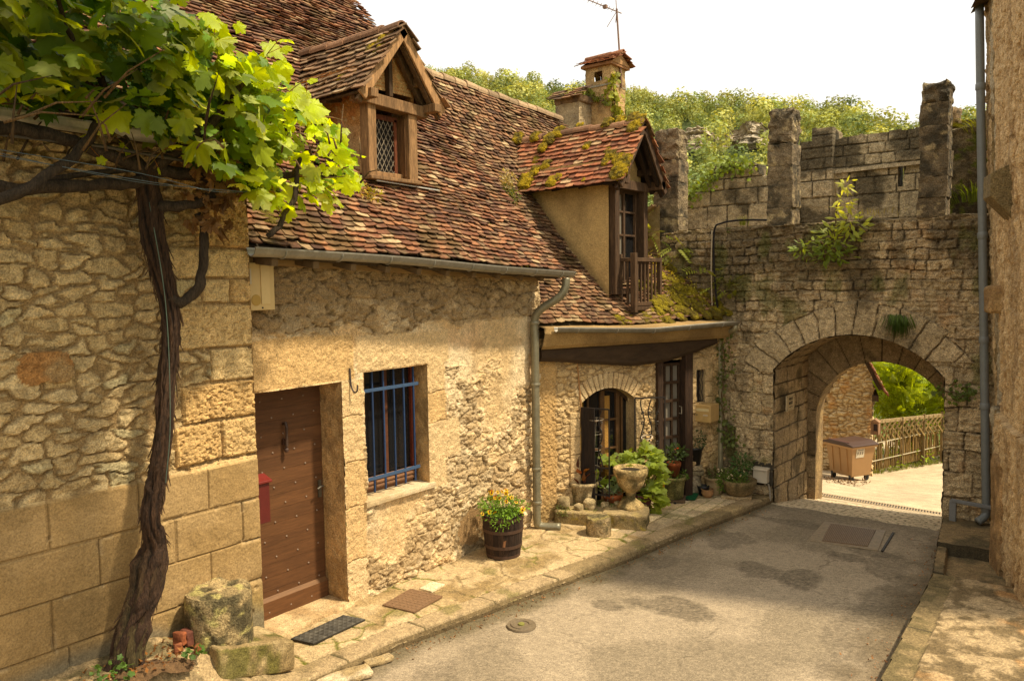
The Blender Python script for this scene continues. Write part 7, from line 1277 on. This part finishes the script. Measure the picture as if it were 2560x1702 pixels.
# rubble barn
fb_ = empty('stone_barn', (-5.2, 17.2, zb(17)), 'sunlit rubble barn gable with tiled verge seen through the gate arch', 'barn')
def barn_fn(u, v):
    fine = fb2(u * 26, v * 26, 1, 4); med = fb2(u * 4, v * 4, 601, 4); a, b, d = rubble(u, v, .15, .075, 65, .42, .5); st = sstep(0, .03, d)
    c = mixc(A(.36, .26, .14)[None, None], mixc(A(.56, .45, .28)[None, None], A(.66, .55, .36)[None, None], a), sstep(.0, .012, d)); c = mixc(c, A(.55, .33, .14)[None, None], sstep(.6, .7, med) * .6); return .05 * st + (a - .5) * .03 + (fine - .5) * .03, c
BYw = 17.15; rzv = lambda x: 1.42 - (x + 4.12) * 1.95
mb = MB(); vf, c_ = patch((0, BYw, 0), (1, 0, 0), (0, 0, 1), (-.0, -1, 0), axis([-6.6, -3.98], .02), axis([-1.2, 3.0], .02), barn_fn, keep=lambda u, v: v < np.minimum(2.9, rzv(u) - .0)); mb.add(vf, c_)
vf, c_ = patch((-3.98, BYw, 0), (-.29, .957, 0), (0, 0, 1), (.957, .29, 0), axis([0, 3], .05), axis([-1.3, .9], .05), barn_fn); mb.add(vf, c_); mb.build('wall', M_STONE, fb_)
BD = A(-.29, .957, 0); mb = MB(); e = A(1, 0, -1.95) / 2.19; n_ = A(1.95, 0, 1) / 2.19; P0 = A(-4.75, 0, rzv(-4.75)) ; P1 = A(-3.82, 0, rzv(-3.82)); mb.add(extr([A(P0[0], BYw - .16, P0[2]), A(P1[0], BYw - .16, P1[2]), A(P1[0], BYw - .16, P1[2]) + n_ * .07, A(P0[0], BYw - .16, P0[2]) + n_ * .07], BD * 3.2), (.055, .035, .02)); mb.add(bar((-3.9, BYw - .1, .66), (-4.45, BYw + 1.8, .66), .12, .12), (.06, .04, .025)); mb.build('roof_timber', M_WOOD, fb_)
mb = MB(); S = lambda a, b: A(-3.74, BYw - .20, rzv(-3.74) + .0) + n_ * .09 + np.asarray(a, float)[..., None] * BD - np.asarray(b, float)[..., None] * e; tiles(mb, S, 3.2, 2.4, seed=91, cols=TC3); mb.build('roof', M_TILE, fb_)
# letterbox on the barn corner
mb = MB(); lx, ly, lz = -3.86, 16.9, .08; mb.add(box((lx, ly, lz), (.15, .13, .26)), (.26, .16, .10)); mb.add(extr([(lx - .09, ly - .08, lz + .13), (lx + .09, ly - .08, lz + .13), (lx, ly - .08, lz + .2)], A(0, .16, 0)), (.3, .19, .12)); mb.add(box((lx + .02, ly - .068, lz + .02), (.07, .006, .14)), (.03, .02, .02)); tag(mb.build('birdhouse', M_WOOD), 'small brown wooden letterbox on the barn corner above the bin', 'letterbox')
# chestnut paling fence
fe = empty('paling_fence', (-3.6, 19, zb(19)), 'rustic chestnut paling fence with crossed laths and top rail beyond the gate', 'fence')
F0, F1 = A(-4.15, 17.75), A(-2.0, 23.2); dF = (F1 - F0); LF = np.linalg.norm(dF); dF = dF / LF; fz = lambda s: -1.03 + .015 * s
mb = MB(); nF = 96
for i in range(nF):
    s = i / nF * LF; x, y = F0 + dF * s; h = rg.uniform(.70, .88); z = fz(s); mb.add(tube([A(x, y, z), A(x + rg.normal(0, .015), y + rg.normal(0, .015), z + h * .5), A(x + rg.normal(0, .02), y + rg.normal(0, .02), z + h)], [.020, .018, .012], 5), A(.24, .17, .07) * rg.uniform(.5, 1.3))
pl = mb.build('paling', M_WOOD, fe)
mb = MB()
for z in (.22, .6): mb.add(tube([A(*(F0 + dF * s), fz(s) + z) + A(.02, -.02, 0) for s in np.linspace(0, LF, 30)], .012, 4), (.4, .36, .25))
mb.build('wire', M_ZINC, fe)
mb = MB(); G0, G1 = A(-4.05, 18.1), A(-3.15, 20.0)
for s in np.linspace(0, 1, 14):
    x, y = G0 * (1 - s) + G1 * s; z = -1.05
    for k in (-1, 1): mb.add(bar((x - k * .10, y - k * .14, z + .62), (x + k * .10, y + k * .14, z + 1.04), .02, .035), A(.24, .18, .08) * rg.uniform(.7, 1.2))
mb.add(bar((*G0, .02), (*G1, -.03), .04, .075), (.33, .26, .15)); 
for s in (0, .35, .7, 1): x, y = G0 * (1 - s) + G1 * s; mb.add(bar((x, y, -1.1), (x, y, .05), .05, .05, (1, 0, 0)), (.16, .12, .06))
mb.build('trellis', M_WOOD, fe)
# trees and shrubs beyond the fence
def tree(name, x, y, z, h, cr, rr, n, s, col, label, tpl, seed, group=None, cv=.35, mat_=None, upf=.4, tr=.12, ncl=16):
    rg2 = np.random.default_rng(seed); t = empty(name, (x, y, z), label, 'tree', group); mb = MB(); mb.add(tube(bez([(x, y, z), (x + .1, y, z + h * .3), (x - .05, y + .1, z + h * .6), (x, y, z + h * .9)], 5), np.linspace(tr, tr * .25, 16), 8, jit=.3), (.12, .09, .055))
    cr = A(*cr); rr = A(*rr)
    cls = []
    for k in range(ncl):
        d = rdir(1, rg2)[0]; p = cr + d * rr * rg2.uniform(.35, .95); cls.append(p); mb.add(tube([A(x, y, z + h * rg2.uniform(.35, .7)), (A(x, y, z + h * .6) + p) / 2 + A(0, 0, .1), p], [tr * .4, tr * .22, tr * .08], 5), (.12, .09, .055))
    mb.build('trunk', M_BARK, t); mb = MB()
    for p in cls: bush(mb, p, rr * rg2.uniform(.28, .5), n // ncl, s, A(*col) * rg2.uniform(.75, 1.3), rg2, tpl, up=upf, hollow=.2, cv=cv)
    mb.build('crown', mat_ or M_LEAF, t); return t
tree('ash_tree', -4.1, 20.6, -1.4, 3.0, (-4.1, 20.6, .75), (.55, .9, 1.25), 1100, .36, (.27, .36, .035), 'bright yellow green feathery tree beside the barn beyond the gate', PT, 5)
tree('ash_tree', -3.25, 20.9, -1.4, 2.2, (-3.3, 20.9, .25), (.60, .7, .65), 700, .32, (.27, .36, .035), 'lower bright feathery sapling behind the trellis top rail', PT, 6)
tree('chestnut_tree', -3.0, 27, -2.2, 5.0, (-3.5, 27, 1.8), (3.2, 1.6, 2.8), 6500, .17, (.06, .10, .022), 'dark dense tree filling the arch behind the bright saplings', OT, 7, mat_=M_LEAF2, ncl=40)
tree('hazel_bush', -2.35, 23.6, -1.6, 2.0, (-2.45, 23.8, -.05), (.9, .6, 1.2), 1800, .13, (.09, .15, .035), 'mid green leafy bush behind the right end of the paling fence', OT, 8, mat_=M_LEAF2)
tree('hazel_bush', -3.6, 19.6, -1.3, 1.2, (-3.65, 19.9, -.5), (.7, .5, .6), 1100, .09, (.20, .30, .04), 'light green shrub growing through the crossed laths', OT, 9)
mb = MB()
for q in range(5): bush(mb, A(-4.1 + q * .38, 18.7 + q * .85, -.95), A(.4, .5, .32), 260, .08, (.16, .24, .035), rg, OT)
tag(mb.build('hedge', M_LEAF), 'low leafy hedge seen between the palings of the fence', 'hedge')
mb = MB(); P0_, P1_ = A(-4.0, 17.6), A(-2.0, 22.8)
for q in range(160): s = rg.random(); x, y = P0_ * (1 - s) + P1_ * s + A(-.1, .1); blades(mb, (x, y, zb(y) + .0), .06, 5, .16, .004, (.16, .20, .04), rg, .6)
tag(mb.build('grass_verge', M_LEAF2), 'strip of rough grass along the foot of the fence', 'grass', None, 'stuff')
mb = MB(); n = 240; P = np.stack([rg.uniform(-4.5, -3.7, n), rg.uniform(14.9, 15.9, n), rg.uniform(0, .01, n)], 1); P[:, 2] += road_z(P[:, 0], P[:, 1]) + .01; leaves(mb, P, rdir(n, rg) * [1, 1, .1], A(0, 0, 1) + rg.normal(0, .3, (n, 3)), rg.uniform(.03, .07, n), ST, (.12, .07, .03), .6, rg, curl=.8); tag(mb.build('leaf_litter', M_LEAF2), 'fallen brown leaves at the foot of the bin', 'leaf litter', None, 'stuff')
mb = MB(); n = 420; yy = rg.uniform(3.6, 10.5, n); xx = np.array(kx(yy)) + np.abs(rg.normal(.03, .09, n)) + .01; P = np.stack([xx, yy, road_z(xx, yy) + .012], 1); leaves(mb, P, rdir(n, rg) * [1, 1, .1], A(0, 0, 1) + rg.normal(0, .4, (n, 3)), rg.uniform(.012, .035, n), ST, (.22, .12, .055), .7, rg, curl=.8)
n = 160; yy = rg.uniform(6.0, 10.6, n); xx = rkx(yy) - np.abs(rg.normal(.04, .12, n)) - .01; P = np.stack([xx, yy, road_z(xx, yy) + .012], 1); leaves(mb, P, rdir(n, rg) * [1, 1, .1], A(0, 0, 1) + rg.normal(0, .4, (n, 3)), rg.uniform(.012, .035, n), ST, (.26, .13, .06), .7, rg, curl=.8); tag(mb.build('leaf_litter', M_LEAF2), 'crumbs of dry leaves gathered along the road kerbs', 'leaf litter', None, 'stuff')

# ================================================================ WOODED HILL
def ridge_h(x): return np.interp(x, [-320, -230, -171, -151, -120, -103, -87, -67, -49, -37, -30, -22, 20, 120], [62, 70, 68, 63, 55, 52, 47.5, 43.5, 39, 33.5, 33.5, 33, 36, 30])
def hill_h(x, y):
    t = sstep(52, 178, y); cl = np.exp(-((y - 150) / 10) ** 2) * 0
    return -4 + (ridge_h(x * 180 / np.maximum(y, 60)) * np.maximum(y, 60) / 180 * np.clip(1 - .0 * x, 0, 1) + 1) * (t ** .85) + (fb2(x * .02, y * .02, 701, 4) - .5) * 6 * t * (y < 178)
def hf(u, v): return hill_h(u, v), np.broadcast_to(A(.05, .07, .02), u.shape + (3,))
mb = MB(); vf, c_ = patch((0, 0, 0), (1, 0, 0), (0, 1, 0), (0, 0, 1), axis([-330, 130], 4), axis([50, 260], 4), hf); mb.add(vf, c_); tag(mb.build('hill', M_MOSS), None, None, kind='structure')
# limestone cliffs
def cliff(cx_, cz_, w, h, y, seed, label):
    mb = MB(); U = 60; u, v = np.meshgrid(np.linspace(-1, 1, U), np.linspace(0, 1, 34), indexing='ij'); lay = fb2(u * 1.5 * 0 + 2, v * 16 + .3 * u, seed, 3); blk = fb2(u * 5, v * 4, seed + 3, 4); top = 1 - .5 * np.abs(u) ** 2.5 - .25 * fb2(u * 4, u * 0, seed + 9, 3)
    P = np.stack([cx_ + u * w + 0 * v, y - 1.5 + v * 3 - 3.5 * (lay - .5) - 5 * (blk - .5), cz_ + v * h * top], -1).reshape(-1, 3); c = mixc(A(.52, .46, .36)[None, None], A(.25, .22, .17)[None, None], sstep(.4, .65, lay * .6 + blk * .4)); c = mixc(c, A(.60, .54, .43)[None, None], sstep(.5, .6, fb2(u * 3, v * 6, seed + 5, 3)) * .5)
    mb.add((P, grid(U, 34)), c.reshape(-1, 3)); return tag(mb.build('cliff', M_STONE), label, 'cliff')
def crown_pts(n, rgx):
    out = []
    while len(out) < n:
        y = rgx.uniform(58, 182); xr = rgx.uniform(-.98, -.08); x = xr * y
        out.append((x, y, hill_h(np.array(x), np.array(y))))
    return np.array(out)
rg3 = np.random.default_rng(21); CP = crown_pts(2500, rg3)
rdg = np.stack([np.linspace(-172, -20, 150) + rg3.normal(0, 1.0, 150), 178 + rg3.uniform(-4, 4, 150)], 1); CP = np.concatenate([CP, np.c_[rdg, hill_h(rdg[:, 0], rdg[:, 1])]])
def inrock(P):
    a, z = P[:, 0] / P[:, 1], (P[:, 2] + 1) / P[:, 1]; m = np.zeros(len(P), bool)
    for ax, az, aw, ah in ((-.462, .200, .028, .020), (-.392, .192, .030, .022)): m |= (np.abs(a - ax) < aw) & (np.abs(z - az) < ah) & (P[:, 1] < 178)
    return m
CP = CP[~inrock(CP)]
def ppx(P): d = P - A(0, 0, 3.1); w = d @ F; return 1280 + 1950 * (d @ RR) / w, 851 - 1950 * (d @ UU) / w
X_, Y_ = ppx(CP + A(0, 0, 2)); vis = (Y_ < 640) & (X_ > 1000) & (X_ < 2640) ; CP = CP[vis]
V, Cc = [], []; nl = 220
for i, p in enumerate(CP):
    k = rg3.uniform(.75, 1.25) * (1.0 if p[1] > 100 else .8); k = k * rg3.choice([.8, 1., 1.35]); r = A(2.1, 2.1, 2.5) * k; p = p + A(0, 0, rg3.uniform(-1.4, 1.6)); hcol = [A(.33, .37, .14), A(.24, .30, .12), A(.40, .42, .16), A(.18, .24, .11)][int(rg3.choice(4, p=[.4, .25, .25, .1]))] * rg3.uniform(.62, 1.3)  # distance haze put into the leaf colours: paler and less saturated
    d = rdir(nl, rg3, .25); q = p + A(0, 0, 1.6 * k) + d * r * (.55 + .5 * fb3(d[:, 0] * 2.4 + i, d[:, 1] * 2.4, d[:, 2] * 2.4, 3, 2))[:, None] * rg3.uniform(.75, 1.05, (nl, 1))
    t1 = np.cross(d + rg3.normal(0, .38, (nl, 3)), (0, 0, 1)); t1 /= np.linalg.norm(t1, axis=1)[:, None] + 1e-6; t2 = np.cross(d + rg3.normal(0, .35, (nl, 3)), t1); t2 /= np.linalg.norm(t2, axis=1)[:, None] + 1e-6; s = (rg3.uniform(.09, .22, (nl, 1)) * k)
    V.append(np.stack([q - t1 * s - t2 * s * .6, q + t1 * s - t2 * s * .4, q + t1 * s * .5 + t2 * s, q - t1 * s * .7 + t2 * s * .8], 1)); Cc.append(np.broadcast_to((hcol * rg3.uniform(.75, 1.25, (nl, 1)))[:, None], (nl, 4, 3)))
V = np.concatenate(V).reshape(-1, 3); mb = MB(); mb.add((V, np.arange(len(V)).reshape(-1, 4)), np.concatenate(Cc).reshape(-1, 3)); tag(mb.build('forest', M_FOREST), 'dense broadleaf woodland covering the far hillside', 'woodland', None, 'stuff')
for ax, az, w, h, y, sd, lb_ in ((-.462, .176, 4.2, 5.5, 140, 3, 'pale limestone crag on the wooded hill, left one of two'), (-.392, .168, 5.0, 6.0, 145, 8, 'pale layered limestone crag on the wooded hill, right one of two')):
    cliff(ax * y, az * y + 3.1, w, h, float(y), sd, lb_)
